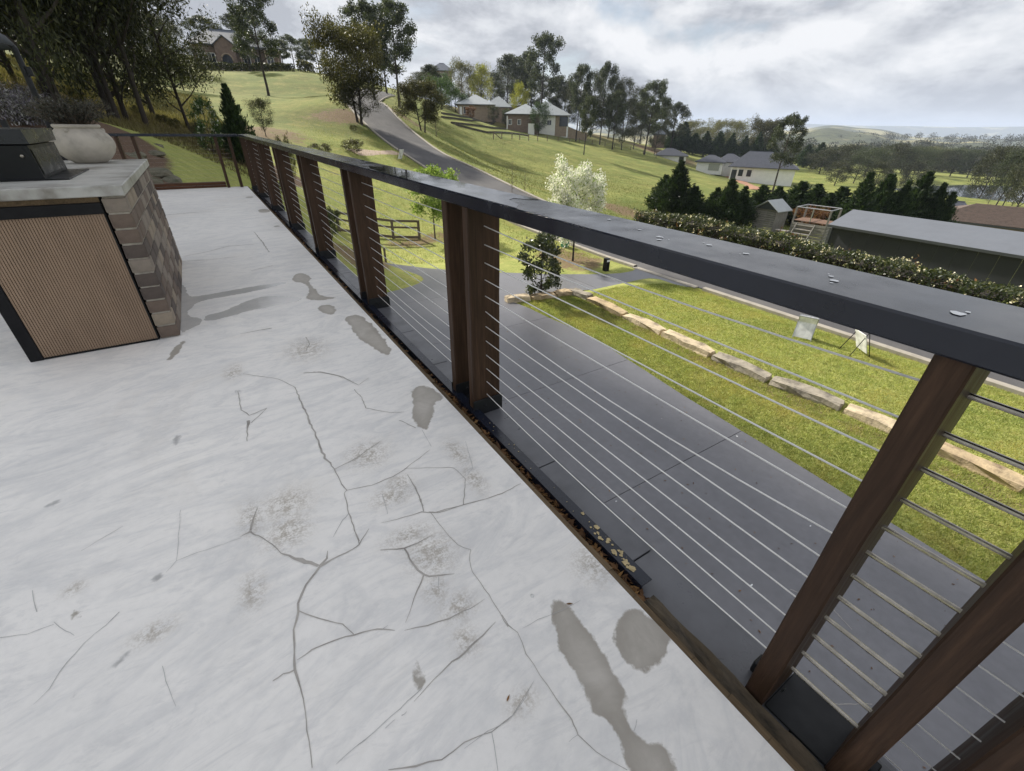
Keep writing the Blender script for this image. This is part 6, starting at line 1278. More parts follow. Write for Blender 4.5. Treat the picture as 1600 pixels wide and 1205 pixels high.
# ------------------------------------------------------------------ flowering hedge along the far side of the road
def hedge(name, x0, x1, y0, y1, h, n, ln, label, leaf='lf_hedge', flowers=0, reds=0, seed=1, cat='hedge', fl=.11):
    rg = np.random.default_rng(seed); root = empty(name, ((x0 + x1) / 2, (y0 + y1) / 2, gz((x0 + x1) / 2, (y0 + y1) / 2))); tag(root, label, cat); L = root.location
    core = MB(); ys = np.linspace(y0 + .1, y1 - .1, 24)
    for i in range(23):
        za_ = gz((x0 + x1) / 2, ys[i]) - L.z; core.box(x0 + .22 - L.x, x1 - .22 - L.x, ys[i] - L.y, ys[i + 1] - L.y, za_ - .2, za_ + h * (1 if flowers == 0 else float(np.interp(ys[i], [-3, 4, 18], [.60, .70, 1.0]))) - .3)
    core.build('branches', M['bark_d'], root)
    def pts(k, outer):
        y = rg.uniform(y0, y1, k); side = rg.uniform(0, 1, k); xm = (x0 + x1) / 2; hw = (x1 - x0) / 2
        lump = 1 + .10 * np.sin(y * 2.1 + seed) + .08 * np.sin(y * 5.3) + .05 * np.sin(y * 11.7)
        hh = (h if flowers == 0 else h * np.interp(y, [-3, 4, 18], [.60, .70, 1.0])) * (1 + .05 * np.sin(y * 1.3) + .05 * np.sin(y * 4.1 + 1) + .04 * np.sin(y * 9.1))
        t = rg.uniform(-1, 1, k); face = rg.choice(3, k, p=(.38, .30, .32))
        x = np.where(face == 0, -hw * lump, np.where(face == 1, hw * lump, t * hw * lump)); z = np.where(face == 2, hh, hh * (t * .5 + .5))
        pull = rg.uniform(0, .20, k) * (0.2 if outer else 1); x = x * (1 - pull); z = z * (1 - pull * .5)
        g = hz(xm + x, y)
        return np.stack([xm + x - L.x, y - L.y, g + z - L.z], -1) + rg.normal(size=(k, 3)) * .05
    v, f = leaf_cloud(pts(n, False), rg.uniform(.6, 1.3, n) * ln, .5, rg, up=.3); np_mesh('foliage', v, f, M[leaf], root)
    if flowers:
        c = pts(flowers // 6, True); c = np.repeat(c, 6, 0) + rg.normal(size=(len(c) * 6, 3)) * .045
        v, f = leaf_cloud(c, rg.uniform(.6, 1.2, len(c)) * fl, .8, rg, up=.4); np_mesh('flowers', v, f, M['flower_cream'], root)['kind'] = 'stuff'
    if reds:
        c = pts(reds // 8, True); c = np.repeat(c, 8, 0) + rg.normal(size=(len(c) * 8, 3)) * .09; c[:, 2] += .05
        v, f = leaf_cloud(c, rg.uniform(.6, 1.2, len(c)) * .14, .45, rg, up=.8); np_mesh('red_tips', v, f, M['lf_red'], root)['kind'] = 'stuff'
    return root
hedge('flowering_hedge', 21.3, 22.9, -3.0, 19.6, 1.30, 32000, .12, 'long clipped hedge with cream flowers and red tips beyond the road', flowers=2600, reds=320, fl=.075)
# ------------------------------------------------------------------ houses
def frame_for(name, key, label, cat='house'):
    x, y, yaw, w, zb, ze, zt, sh = MASSES[key]; o = empty(name, (x, y, zb), yaw); tag(o, label, cat); return o
def mass(root, key, ref, wallm, roofm, depth=None, over=.5, ridge=0.0, base_drop=1.5, pal=None):
    """one wall block with hipped roof, placed in the frame of the house"""
    x, y, yaw, w, zb, ze, zt, sh = MASSES[key]; rx, ry, ryaw, rw, rzb = MASSES[ref][:5]
    d = Vector((x - rx, y - ry)); c, s = math.cos(-ryaw), math.sin(-ryaw); lx, ly = d.x * c - d.y * s, d.x * s + d.y * c
    dp = depth or w * .9; hw = w / 2 - over
    m = MB().box(lx - hw, lx + hw, ly, ly + dp, zb - rzb - base_drop, ze - rzb - .1).build('wall', M[wallm], root)
    r = MB().hip(lx - w / 2, lx + w / 2, ly - over, ly + dp + over, ze - rzb, zt - rzb, ridge, .16, sh).build('roof', M[roofm], root)
    MB().box(lx - w / 2 - .03, lx + w / 2 + .03, ly - over - .09, ly - over - .01, ze - rzb - .2, ze - rzb - .02).build('gutter', M['trim'], r)
    if ridge > 0: MB().tube([(lx + sh - ridge, ly + dp / 2, zt - rzb + .02), (lx + sh + ridge, ly + dp / 2, zt - rzb + .02)], .09, 6).build('ridge_cap', M[roofm], r)
    return lx, ly, hw, zb - rzb, ze - rzb
def window(root, x, y, z0, w, h, framem='white', bars=1):
    f = MB(); f.box(x - w / 2 - .09, x + w / 2 + .09, y - .10, y - .003, z0 - .09, z0); f.box(x - w / 2 - .09, x + w / 2 + .09, y - .10, y - .003, z0 + h, z0 + h + .09)
    f.box(x - w / 2 - .09, x - w / 2, y - .098, y - .003, z0, z0 + h); f.box(x + w / 2, x + w / 2 + .09, y - .098, y - .003, z0, z0 + h)
    for b in range(bars): xx = x - w / 2 + w * (b + 1) / (bars + 1); f.box(xx - .03, xx + .03, y - .09, y - .003, z0 + .001, z0 + h - .001)
    fo = f.build('window', M[framem], root); MB().box(x - w / 2, x + w / 2, y - .06, y - .004, z0, z0 + h).build('pane', M['glass'], fo)
    return fo
# brick house with arched porch on the hill
ha = frame_for('brick_house', 'A', 'brick house with blue-grey roof and arched gable porch on the hilltop')
lx, ly, hw, zb, ze = mass(ha, 'A', 'A', 'brickwall', 'roof_slate', 9, .6, 3.2)
px = -2.0
g = MB(); g.add([(px - 1.7, -2.2, -1.5), (px + 1.7, -2.2, -1.5), (px + 1.7, -2.2, ze - .2), (px, -2.2, ze + 1.15), (px - 1.7, -2.2, ze - .2), (px - 1.7, 0, -1.5), (px + 1.7, 0, -1.5), (px + 1.7, 0, ze - .2), (px, 0, ze + 1.15), (px - 1.7, 0, ze - .2)], [(0, 1, 2, 3, 4), (1, 6, 7, 2), (5, 0, 4, 9)]); po = g.build('porch', M['brickwall'], ha)
ar = MB(); pts = [(px + .85 * math.cos(t), -2.22, 1.5 + .95 * math.sin(t)) for t in np.linspace(0, math.pi, 13)] + [(px - .85, -2.22, -1.2), (px + .85, -2.22, -1.2)]; ar.add(pts, [tuple(range(len(pts)))]); ar.build('arch_opening', M['glass'], po)
ap = MB(); ap.tube([(px + .98 * math.cos(t), -2.25, 1.5 + 1.08 * math.sin(t)) for t in np.linspace(0, math.pi, 13)], .14, 6); ap.build('arch_trim', M['brickwall2'], po)
gr = MB(); 
for s in (-1, 1): gr.add([(px, -2.5, ze + 1.32), (px + s * 2.1, -2.5, ze - .32), (px + s * 2.1, 3.0, ze - .32), (px, 3.0, ze + 1.32), (px, -2.5, ze + 1.18), (px + s * 2.1, -2.5, ze - .46), (px + s * 2.1, 3.0, ze - .46), (px, 3.0, ze + 1.18)], [(0, 1, 2, 3), (4, 7, 6, 5), (0, 4, 5, 1), (1, 5, 6, 2)])
gr.build('porch_roof', M['roof_slate'], ha)
for x in (-6.2, -4.6, 1.4, 3.2, 5.6): window(ha, x, 0, 1.0, 1.1, 1.7)
MB().box(.2, 7.2, -1.9, -1.6, ze - .45, ze - .2).build('verandah_beam', M['trim'], ha); MB().box(.2, 7.2, -2.0, -.6, ze - .2, ze - .1).build('verandah_roof', M['roof_slate'], ha)
for x in (.4, 2.6, 4.8, 7.0): MB().box(x - .08, x + .08, -1.85, -1.65, -1.4, ze - .45).build('verandah_post', M['brickwall2'], ha)
def far_hedge(k, pts, h, w, label, leaf='lf_green', n=2600, ln=.35):
    rg = np.random.default_rng(k); P = np.array(pts, float); d = np.r_[0, np.cumsum(np.hypot(*np.diff(P[:, :2], axis=0).T))]; s = rg.uniform(0, d[-1], n)
    x = np.interp(s, d, P[:, 0]); y = np.interp(s, d, P[:, 1]); T = np.array([P[-1, 0] - P[0, 0], P[-1, 1] - P[0, 1]]); T /= np.linalg.norm(T)
    o_ = rg.uniform(-w / 2, w / 2, n); x = x - T[1] * o_; y = y + T[0] * o_
    z = hz(x, y) + h * rg.uniform(0, 1, n) ** .6 * (1 + .1 * np.sin(s * 2))
    root = empty('hedge', (P[0, 0], P[0, 1], gz(P[0, 0], P[0, 1]))); tag(root, label, 'hedge')
    c = np.stack([x, y, z], -1) - np.array(root.location); v, f = leaf_cloud(c, rg.uniform(.6, 1.3, n) * ln, .55, rg, up=.3); np_mesh('foliage', v, f, M[leaf], root)
    st = MB()
    for q in np.linspace(0, d[-1], 8): xx, yy = np.interp(q, d, P[:, 0]), np.interp(q, d, P[:, 1]); st.tube([(xx - root.location.x, yy - root.location.y, gz(xx, yy) - root.location.z - .1), (xx - root.location.x, yy - root.location.y, gz(xx, yy) - root.location.z + h * .7)], .06, 5)
    st.build('stems', M['bark_d'], root)
far_hedge(1, [(5, 114), (12, 113.2), (20, 112)], 1.2, 1.2, 'upper dark hedge terrace below the brick house on the hill', 'lf_dark')
far_hedge(2, [(4, 109.5), (12, 108.6), (19.5, 106)], 1.2, 1.2, 'lower dark hedge terrace below the brick house on the hill', 'lf_dark')
far_hedge(3, [(20.5, 107.5), (23, 106)], 1.7, 1.6, 'clipped orange and green hedge end right of the brick house', 'lf_olive', 900)
# pavilion house with pale pyramid roofs
hb = frame_for('pavilion_house', 'B1', 'tan brick pavilion house with pale pyramid roofs, the left of two on the slope')
lx, ly, hw, zb, ze = mass(hb, 'B1', 'B1', 'brickwall2', 'roof_grey', None, .7)
window(hb, -2.6, 0, .5, 1.6, 1.7); MB().box(-4.6, -3.9, -.08, -.002, -.6, 2.2).build('door', M['white'], hb)
mass(hb, 'B2', 'B1', 'brickwall2', 'roof_grey', None, .6); mass(hb, 'B3', 'B1', 'brickwall', 'roof_grey', None, .5)
x, y, yaw, w, zb2 = MASSES['B2'][:5]
hb2 = frame_for('pavilion_house', 'B4', 'brick and white pavilion house with pale pyramid roofs, the right of two on the slope')
l4 = mass(hb2, 'B4', 'B4', 'brickwall', 'roof_grey', None, .6); l5 = mass(hb2, 'B5', 'B4', 'white_wall', 'roof_grey', None, .9)
for x in (-3.6, -1.0): window(hb2, x, 0, 1.3, .8, 1.2)
MB().box(-4.6, -4.3, -.3, -.002, -1.0, 3.4).build('column', M['white'], hb2)
window(hb2, l5[0] - .6, l5[1], l5[3] + 1.7, 1.2, 1.2); 
MB().box(l5[0] + 1.2, l5[0] + 4.6, l5[1] - .06, l5[1] - .002, l5[3] - 1.2, l5[4] - .1).build('brick_face', M['brickwall2'], hb2)
MB().box(l5[0] + 2.4, l5[0] + 4.9, l5[1] - .12, l5[1] - .065, l5[3] + 1.4, l5[4] - .3).build('porch_opening', M['glass'], hb2)
MB().add([(l5[0] + 4.6, l5[1], l5[3] - 2), (l5[0] + 11, l5[1] + 1, l5[3] - 2.4), (l5[0] + 11, l5[1] + 1, l5[3] - .6), (l5[0] + 4.6, l5[1], l5[3] + 1.6), (l5[0] + 4.6, l5[1] + .2, l5[3] - 2), (l5[0] + 11, l5[1] + 1.2, l5[3] - 2.4), (l5[0] + 11, l5[1] + 1.2, l5[3] - .6), (l5[0] + 4.6, l5[1] + .2, l5[3] + 1.6)], [(0, 1, 2, 3), (5, 4, 7, 6), (3, 2, 6, 7), (1, 5, 6, 2)]).build('garden_wall', M['brickwall2'], hb2)
MB().box(l4[0] + 1.6, l4[0] + 3.4, -2.4, -2.2, -2.2, 1.6).build('white_gate', M['white'], hb2)
far_hedge(4, POINTS['hedgeB'], 1.4, 1.2, 'dark box hedge in front of the right pavilion house', 'lf_con', 1600); far_hedge(5, POINTS['hedgeC'], 1.6, 1.2, 'dark hedge under the white wall of the right pavilion house', 'lf_con', 1600)
def plant(kind, x, y, h, w, label, cat='tree', name=None):
    root = empty(name or NAMES[kind], (x, y, gz(x, y) - .05), 1.0, (w, w, h)); tag(root, label, cat)
    for nm, me in PROTO[kind]:
        o = bpy.data.objects.new(nm, me); COL.objects.link(o); o.parent = root
plant('green', 84.2, 117.5, 8.4, 6.2, 'dense green tree standing in front of the right pavilion house')
plant('bush_r', 68.5, 129.0, 3.2, 3.2, 'small dark red maple against the left pavilion house'); plant('round_b', 75.5, 128.0, 5.2, 3.8, 'dark tree fern in front of the left pavilion house'); plant('bush', 79.3, 127, 5, 3.0, 'dark narrow shrub between the two pavilion houses', 'shrub')
# terraced lawn walls below the pavilions
for k, key in enumerate(('terr1', 'terr2', 'terr3', 'terr4')):
    P = np.array([p[:2] for p in POINTS[key]], float); d = np.r_[0, np.cumsum(np.hypot(*np.diff(P, axis=0).T))]; m = MB(); root = empty('terrace_wall', (P[0, 0], P[0, 1], gz(*P[0])))
    tag(root, ['top', 'second', 'third', 'lowest'][k] + ' of the curved dark terrace walls on the lawn below the pavilion houses', 'wall'); L0 = np.array(root.location)
    n = 16; s = np.linspace(0, d[-1], n); xs = np.interp(s, d, P[:, 0]); ys = np.interp(s, d, P[:, 1]); zz = hz(xs, ys)
    for i in range(n - 1):
        mm = MB(); T = np.array([xs[i + 1] - xs[i], ys[i + 1] - ys[i]]); T /= np.linalg.norm(T); N = np.array([-T[1], T[0]]) * .12; vs = []
        for (x, y, z) in ((xs[i], ys[i], zz[i]), (xs[i + 1], ys[i + 1], zz[i + 1])):
            for sg in (-1, 1): vs += [(x + N[0] * sg - L0[0], y + N[1] * sg - L0[1], z - .2 - L0[2]), (x + N[0] * sg - L0[0], y + N[1] * sg - L0[1], z + .28 - L0[2])]
        mm.add(vs, [(0, 1, 5, 4), (2, 6, 7, 3), (1, 3, 7, 5), (0, 2, 3, 1), (4, 5, 7, 6)]); mm.build('sleeper', M['retwall'], root)
# wire fence across the field
wf = empty('wire_fence', POINTS['wire'][0]); tag(wf, 'thin post and wire fence along the top of the field below the pavilion houses', 'fence'); wl0 = Vector(POINTS['wire'][0]); tops = []
for k, (x, y, z) in enumerate(POINTS['wire']):
    p = Vector((x, y, gz(x, y))) - wl0; tops.append(p); MB().box(-.06, .06, -.06, .06, -.1, 1.15).build('post', M['fence_timber'], wf, loc=p)
for hh in (.35, .7, 1.05): MB().tube([p + Vector((0, 0, hh)) for p in tops], .012, 3, False).build('wire', M['frame'], wf)
MB().tube([tops[0] + Vector((0, 0, 1.1)), tops[0] + Vector((1.2, -.6, .1))], .07, 6).build('strut', M['fence_timber'], wf)
# white house with dark roofs
hc = frame_for('white_house', 'C4', 'long white house with dark grey hipped roofs at the foot of the field')
l = mass(hc, 'C4', 'C4', 'white_wall', 'roof_dark', 12, .8, 3.0); l2 = mass(hc, 'C2', 'C4', 'white_wall', 'roof_dark', 8, .6, .8); l3 = mass(hc, 'C3', 'C4', 'white_wall', 'roof_dark', 8, .6, .8)
for x in (-5.4, -3.2): window(hc, x, 0, 1.2, 1.0, 1.5, 'black', 0)
MB().box(-8.0, -6.4, -.07, -.003, 0, 2.7).build('porch_opening', M['glass'], hc); MB().box(-8.1, -7.8, -1.4, -1.1, -.4, 3.3).build('column', M['white'], hc); MB().box(-6.4, -6.1, -1.4, -1.1, -.4, 3.3).build('column', M['white'], hc)
gd = MB().box(l2[0] - .2, l2[0] + 2.9, l2[1] - .07, l2[1] - .003, l2[3] - .4, l2[4] - .5).build('garage_door', M['frame'], hc)
hc1 = frame_for('white_outbuilding', 'C1', 'small white outbuilding with dark hipped roof left of the long white house'); l1 = mass(hc1, 'C1', 'C1', 'white_wall', 'roof_dark', 7, .6, 1.0); window(hc1, 3.4, 0, -.3, 1.3, 1.2, 'black')
hd = frame_for('brick_gazebo', 'D', 'small orange brick pavilion with dark pyramid roof beside the dark conifers', 'pavilion'); mass(hd, 'D', 'D', 'brickwall', 'roof_slate', None, .3)
he = frame_for('hilltop_house', 'E', 'blue-grey roofed house showing over the trees above the road'); mass(he, 'E', 'E', 'brickwall', 'roof_slate', 9, .6, 1.0); window(he, -2, 0, .6, 1.2, 1.3)
# tiled roof house and dark roofed hut by the pond
hf = frame_for('tiled_roof_house', 'F', 'house with brown tiled hipped roof behind the long shed'); x, y, yaw, w, zb, ze, zt, sh = MASSES['F']
mass(hf, 'F', 'F', 'brickwall2', 'roof_tile', 12, .7, 3.0)
m = MB()     # tile courses on the slope facing the camera
x0, x1, y0, y1 = -w / 2, w / 2, -.7, 12.7; z0_, z1_ = ze - zb, zt - zb
for k in range(22):
    t = k / 22; u = (k + 1) / 22; xa0 = x0 + (-3 + sh - x0) * t; xa1 = x1 + (3 + sh - x1) * t; xb0 = x0 + (-3 + sh - x0) * u; xb1 = x1 + (3 + sh - x1) * u; ya = y0 + 6.7 * t; yb = y0 + 6.7 * u; za_ = z0_ + (z1_ - z0_) * t; zb_ = z0_ + (z1_ - z0_) * u
    m.add([(xa0, ya, za_ + .07), (xa1, ya, za_ + .07), (xb1, yb, zb_ + .015), (xb0, yb, zb_ + .015), (xa0, ya, za_ + .01), (xa1, ya, za_ + .01)], [(0, 1, 2, 3), (4, 5, 1, 0)])
tl = m.build('tile_courses', M['roof_tile'], hf); tl['kind'] = 'stuff'
hg = frame_for('hut', 'G', 'small hut with flat dark roof at the near bank of the pond', 'hut'); mass(hg, 'G', 'G', 'shed_wall', 'roof_dark', 4, .3, .8)
# long dark shed
sh_ = empty('shed', (33.6, 4.0, gz(33.6, 4.0))); tag(sh_, 'long dark steel shed with pale grey roof behind the hedge', 'shed'); so = sh_.location
sl = lambda x, y, z: (x - so.x, y - so.y, z - so.z)
m = MB(); yw0, yw1 = -14.0, 12.3
yy = yw0
while yy < yw1 - .05:
    e = min(yy + .76, yw1); m2 = MB(); m2.box(*[q - so.x for q in (30.0, 30.06)], yy - so.y, e - .012 - so.y, -7.2 - so.z, -3.435 - so.z); m2.build('wall_sheet', M['shed_wall'], sh_); yy += .76
MB().add([sl(30.06, yw1, -7.4), sl(34.6, yw1, -7.4), sl(34.6, yw1, -3.46), sl(32.3, yw1, -2.85), sl(30.06, yw1, -3.46)], [(0, 1, 2, 3, 4)]).build('end_wall', M['shed_wall'], sh_)
for s, x in ((1, 29.85), (-1, 34.75)):
    MB().add([sl(x, yw0, -3.38), sl(x, yw1 + .15, -3.38), sl(32.3, yw1 + .15, -2.74), sl(32.3, yw0, -2.74), sl(x, yw0, -3.43), sl(x, yw1 + .15, -3.43), sl(32.3, yw1 + .15, -2.80), sl(32.3, yw0, -2.80)], [(0, 1, 2, 3), (7, 6, 5, 4), (0, 4, 5, 1), (1, 5, 6, 2)]).build('roof_sheet', M['roof_shed'], sh_)
MB().box(29.74 - so.x, 29.845 - so.x, yw0 - so.y, yw1 + .15 - so.y, -3.50 - so.z, -3.375 - so.z).build('gutter', M['trim'], sh_)
MB().bbox(29.93 - so.x, 30.10 - so.x, yw1 - .1 - so.y, yw1 + .06 - so.y, -7.2 - so.z, -3.56 - so.z, .01).build('corner_flashing', M['trim'], sh_)
# cubby house and raised play deck
cu = empty('cubby_house', (41.6, 22.3, gz(41.6, 22.3)), R(-90), (1.25, 1.25, 1.25)); tag(cu, 'small weatherboard cubby house with pale gable roof behind the hedge', 'playhouse')
for k in range(11): MB().bbox(-.75, .75, -.012, .012, .25 + k * .135, .25 + k * .135 + .110, .003).build('weatherboard', M['grey_timber'], cu, loc=(0, -.6, 0)).rotation_euler = (R(-5), 0, 0)
MB().add([(-.75, -.585, 1.7), (.75, -.585, 1.7), (0, -.585, 2.2)], [(0, 1, 2)]).build('gable', M['trim'], cu)
for s in (-1, 1): MB().box(s * .74 - .02, s * .74 + .02, -.58, .9, .2, 1.74).build('side_wall', M['grey_timber_z'], cu)
for s in (-1, 1): MB().add([(0, -.75, 2.30), (s * .95, -.75, 1.66), (s * .95, 1.05, 1.66), (0, 1.05, 2.30), (0, -.75, 2.25), (s * .95, -.75, 1.61), (s * .95, 1.05, 1.61), (0, 1.05, 2.25)], [(0, 1, 2, 3), (7, 6, 5, 4), (0, 4, 5, 1), (1, 5, 6, 2)]).build('roof_sheet', M['roof_grey'], cu)
MB().bbox(-.3, .3, 1.0, 1.04, .3, 1.5, .01).build('door', M['trim'], cu)
pd = empty('play_deck', (42.6, 18.9, gz(42.6, 18.9)), R(-84), (1.2, 1.2, 1.2)); tag(pd, 'raised weathered play deck with pipe railing and steps beside the cubby house', 'platform'); DZ = 1.45
for k in range(14): MB().bbox(-1.1, 1.1, -.9 + k * .13, -.9 + k * .13 + .12, DZ - .03, DZ, .004).build('deck_board', M['deck_red'], pd)
for sx in (-1.08, 1.08):
    for sy in (-.88, .9): MB().bbox(sx - .05, sx + .05, sy - .05, sy + .05, -.2, DZ + .85, .006).build('post', M['grey_timber_z'], pd)
for a, b in (((-1.08, -.88), (1.08, -.88)), ((1.08, -.88), (1.08, .9)), ((1.08, .9), (-1.08, .9)), ((-1.08, .9), (-1.08, -.88))): MB().tube([(*a, DZ + .86), (*b, DZ + .86)], .035, 6).build('top_rail', M['frame'], pd)
MB().bbox(-.03, .03, -.92, -.86, DZ, DZ + .84, .004).build('baluster', M['frame'], pd)
for k in range(6): MB().bbox(-1.1, 1.1, -.955, -.935, .15 + k * .2, .15 + k * .2 + .17, .003).build('skirt_board', M['grey_timber'], pd); MB().bbox(1.135, 1.155, -.9, .9, .15 + k * .2, .15 + k * .2 + .17, .003).build('skirt_board', M['grey_timber'], pd)
for k in range(5): MB().bbox(-.75, .35, -1.05 - k * .22, -.85 - k * .22, 1.15 - k * .25, 1.20 - k * .25, .004).build('step', M['grey_timber'], pd)
for s in (-.78, .38): MB().add([(s, -.96, 1.3), (s, -2.1, 0), (s, -1.85, 0), (s, -.96, 1.05), (s + .04, -.96, 1.3), (s + .04, -2.1, 0), (s + .04, -1.85, 0), (s + .04, -.96, 1.05)], [(0, 1, 2, 3), (7, 6, 5, 4), (0, 4, 5, 1), (2, 6, 7, 3)]).build('stringer', M['grey_timber'], pd)
pb = empty('picnic_bench', (40.6, 20.3, gz(40.6, 20.3)), R(-84)); tag(pb, 'low weathered timber bench between the cubby house and the play deck', 'bench')
for k in range(3): MB().bbox(-.5, .5, -.3 + k * .2, -.12 + k * .2, .72, .76, .004).build('slat', M['grey_timber'], pb)
for s in (-.4, .4): MB().bbox(s - .04, s + .04, -.25, .25, -.2, .718, .004).build('leg', M['grey_timber_z'], pb)

# ------------------------------------------------------------------ grass blades on the near lawns (stuff)
def lawn(n, x0, x1, y0, y1, keep, ln, name, label):
    x = NP.uniform(x0, x1, n); y = NP.uniform(y0, y1, n); k = keep(x, y); x, y = x[k], y[k]; z = hz(x, y); n = len(x)
    a = NP.uniform(0, 6.283, n); L = ln * NP.uniform(.5, 1.3, n); w = .006 * NP.uniform(.7, 1.5, n); tx = NP.normal(0, .5, n) * L; ty = NP.normal(0, .5, n) * L
    v = np.stack([np.stack([x - np.cos(a) * w, y - np.sin(a) * w, z - .005], -1), np.stack([x + np.cos(a) * w, y + np.sin(a) * w, z - .005], -1), np.stack([x + tx, y + ty, z + L], -1)], 1).reshape(-1, 3)
    o = np_mesh(name, v, np.arange(n * 3).reshape(-1, 3), M['blade']); tag(o, label, 'grass', kind='stuff')
M['blade'] = leafmat('grass_blade', [(.18, .22, .055), (.29, .32, .095), (.43, .40, .16)], .3, .7, .2)  # blades brightened along with the painted sunny tone of the near lawn
def lawn_patches(m):
    """dry and dark patches a metre or so across in the mown grass"""
    nt = m.node_tree; b = next(q for q in nt.nodes if q.type == 'BSDF_PRINCIPLED'); src = b.inputs['Base Color'].links[0].from_socket
    g = nt.nodes.new('ShaderNodeNewGeometry'); prev = src
    for sc_, lo, hi, col, amt in ((.9, .50, .64, (.46, .385, .13, 1), .75), (.55, .52, .66, (.125, .185, .04, 1), .7), (3.2, .56, .70, (.40, .30, .13, 1), .6)):
        n = nt.nodes.new('ShaderNodeTexNoise'); nt.links.new(g.outputs['Position'], n.inputs[0]); n.inputs['Scale'].default_value = sc_; n.inputs['Detail'].default_value = 5; n.inputs['Distortion'].default_value = .6
        r = nt.nodes.new('ShaderNodeMapRange'); nt.links.new(n.outputs[0], r.inputs[0]); r.inputs[1].default_value = lo; r.inputs[2].default_value = hi; r.inputs[3].default_value = 0; r.inputs[4].default_value = amt
        x = nt.nodes.new('ShaderNodeMix'); x.data_type = 'RGBA'; nt.links.new(r.outputs[0], x.inputs[0]); nt.links.new(prev, x.inputs[6]); x.inputs[7].default_value = col; prev = x.outputs[2]
    nt.links.new(prev, b.inputs['Base Color'])
lawn_patches(M['blade'])
dpx = np.array([p[0] for p in main_poly[1:13]]); dpy = np.array([p[1] for p in main_poly[1:13]])
lawn(150000, 7.3, 10.3, -3, 12.1, lambda x, y: (x > np.interp(y, dpy, dpx) + .02 - NP.uniform(0, .06, len(x))), .05, 'lawn_grass', 'short green grass between the driveway and the sandstone edging')
lawn(130000, 10.5, 14.75, -3, 11.2, lambda x, y: (y < 11.6 - (x - 10.5) * .30), .045, 'lawn_grass', 'short green grass between the sandstone edging and the road')

M['blade_dry'] = leafmat('dry_blade', [(.07, .062, .027), (.12, .105, .046), (.19, .165, .08)], .3, .7, .2)
M['blade_field'] = leafmat('field_blade', [(.09, .12, .025), (.16, .18, .045), (.28, .25, .09)], .3, .7, .2)
def tufts(n, x0, x1, y0, y1, ln, w_, mat, label, keep=None):
    global_ = None; x = NP.uniform(x0, x1, n); y = NP.uniform(y0, y1, n)
    if keep is not None: k = keep(x, y); x, y = x[k], y[k]; n = len(x)
    z = hz(x, y); a = NP.uniform(0, 6.283, n); L = ln * NP.uniform(.4, 1.4, n); w = w_ * NP.uniform(.6, 1.5, n); tx = NP.normal(0, .5, n) * L; ty = NP.normal(0, .5, n) * L
    v = np.stack([np.stack([x - np.cos(a) * w, y - np.sin(a) * w, z - .02], -1), np.stack([x + np.cos(a) * w, y + np.sin(a) * w, z - .02], -1), np.stack([x + tx, y + ty, z + L], -1)], 1).reshape(-1, 3)
    o = np_mesh('field_grass', v, np.arange(n * 3).reshape(-1, 3), M[mat]); tag(o, label, 'grass', kind='stuff')
tufts(60000, -14, 2.5, 27, 66, .22, .02, 'blade_dry', 'dry ochre grass under the tall trees on the left slope')
tufts(120000, 20.2, 62, 14, 80, .12, .02, 'blade_field', 'rough grass of the open field right of the road', lambda x, y: (x > 20 + road_off(y)) & (NP.uniform(0, 1, len(x)) < .55) & (NP.uniform(0, 1, len(x)) < 1.2 - np.hypot(x, y) / 95) & ~((x < 23) & (y < 20)))
tufts(90000, 2.5, 14.6, 14, 60, .07, .012, 'blade', 'mown grass between the driveway and the uphill road', lambda x, y: (NP.uniform(0, 1, len(x)) < 1.35 - y / 44) & (NP.uniform(0, 1, len(x)) < (x - 2.6 - .12 * (y - 12.4)) / 3) & (x < 14.7 + 0 * y) & ~((x > 3.5) & (x < 15) & (y < 19.5) & (y < 21.5 - (x - 5.5) * .75)))

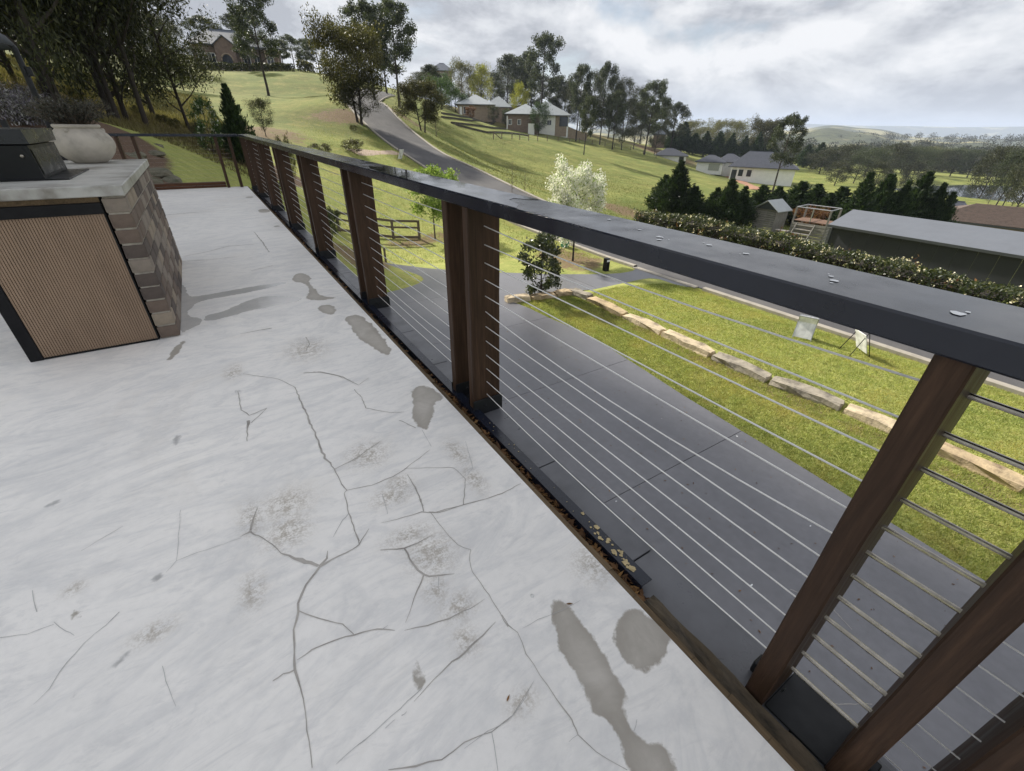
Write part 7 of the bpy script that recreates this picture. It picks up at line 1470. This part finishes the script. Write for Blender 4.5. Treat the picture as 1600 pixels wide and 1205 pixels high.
# leaves and grit blown over the driveway
n = 420; x = NP.uniform(1.1, 7.6, n); y = NP.uniform(-1, 12, n); a = NP.uniform(0, 6.28, n); L = NP.uniform(.008, .028, n)
A_ = np.stack([np.cos(a), np.sin(a), NP.uniform(-.2, .2, n)], -1) * L[:, None]; B_ = np.stack([-np.sin(a), np.cos(a), np.zeros(n)], -1) * (L * .4)[:, None]; c_ = np.stack([x, y, np.full(n, ZD + .044)], -1)
o = np_mesh('blown_leaves', np.stack([c_ - A_, c_ + B_, c_ + A_, c_ - B_], 1).reshape(-1, 3), np.arange(n * 4).reshape(-1, 4), M['leaf_brown'], drive); tag(o, kind='stuff')
m = MB(); rd = random.Random(14)
for k in range(22): splat(m, rd.uniform(1.1, 7.6), rd.uniform(-1, 9), ZD + .042, rd.uniform(.008, .03), rd, rd.uniform(.4, 1.2))
o = m.build('pale_specks', M['drop'], drive); tag(o, kind='stuff')

# ------------------------------------------------------------------ distant woodland reading as one mass
rg = np.random.default_rng(50); cs = []; ls = []
def wood(n, az0, az1, r0, r1, zf, size, per):
    for k in range(n):
        a = R(rg.uniform(az0, az1)); r = rg.uniform(r0, r1); x, y = r * math.sin(a), r * math.cos(a); s = size * rg.uniform(.6, 1.2); z = zf(x, y, r)
        d_ = rg.normal(size=(per, 3)); d_ /= np.linalg.norm(d_, axis=1)[:, None]; c = d_ * (rg.uniform(0, 1, per) ** .4)[:, None] * np.array([.62, .62, .5]) * s + np.array([x, y, z + s * .75]); cs.append(c); ls.append(np.full(per, s * .13))
wood(420, 52, 90, 330, 470, lambda x, y, r: gz(x, y) - 2, 8, 200)
wood(520, 50, 92, 440, 640, lambda x, y, r: -34 + 17 * math.sin(math.pi * min((r - 420) / 420, .5)), 9, 150)
wood(700, 46, 94, 920, 1300, lambda x, y, r: -40 + 28 * math.sin(math.pi * min((r - 900) / 700, .5)), 11, 90)
cs = np.concatenate(cs); ls = np.concatenate(ls)
v, f = leaf_cloud(cs, ls * rg.uniform(.7, 1.4, len(cs)), .7, rg)
fw = np_mesh('far_wood', v, f, M['lf_wood']); tag(fw, 'distant woodland covering the valley and low hills at the right', 'woodland', kind='stuff')

# ------------------------------------------------------------------ air
hb_ = MB().box(-8200, 8200, -8200, 8200, -160, 115).build('haze', None); tag(hb_, 'thin blue haze lying over the valley', 'haze', kind='stuff')
hm = bpy.data.materials.new('haze'); hm.use_nodes = True; hn_ = hm.node_tree.nodes; hn_.clear(); ho = hn_.new('ShaderNodeOutputMaterial'); hv_ = hn_.new('ShaderNodeVolumePrincipled')
hv_.inputs['Color'].default_value = (.72, .82, 1.0, 1); hv_.inputs['Density'].default_value = .00018; hv_.inputs['Anisotropy'].default_value = .0
hm.node_tree.links.new(hv_.outputs[0], ho.inputs['Volume']); hb_.data.materials.append(hm)
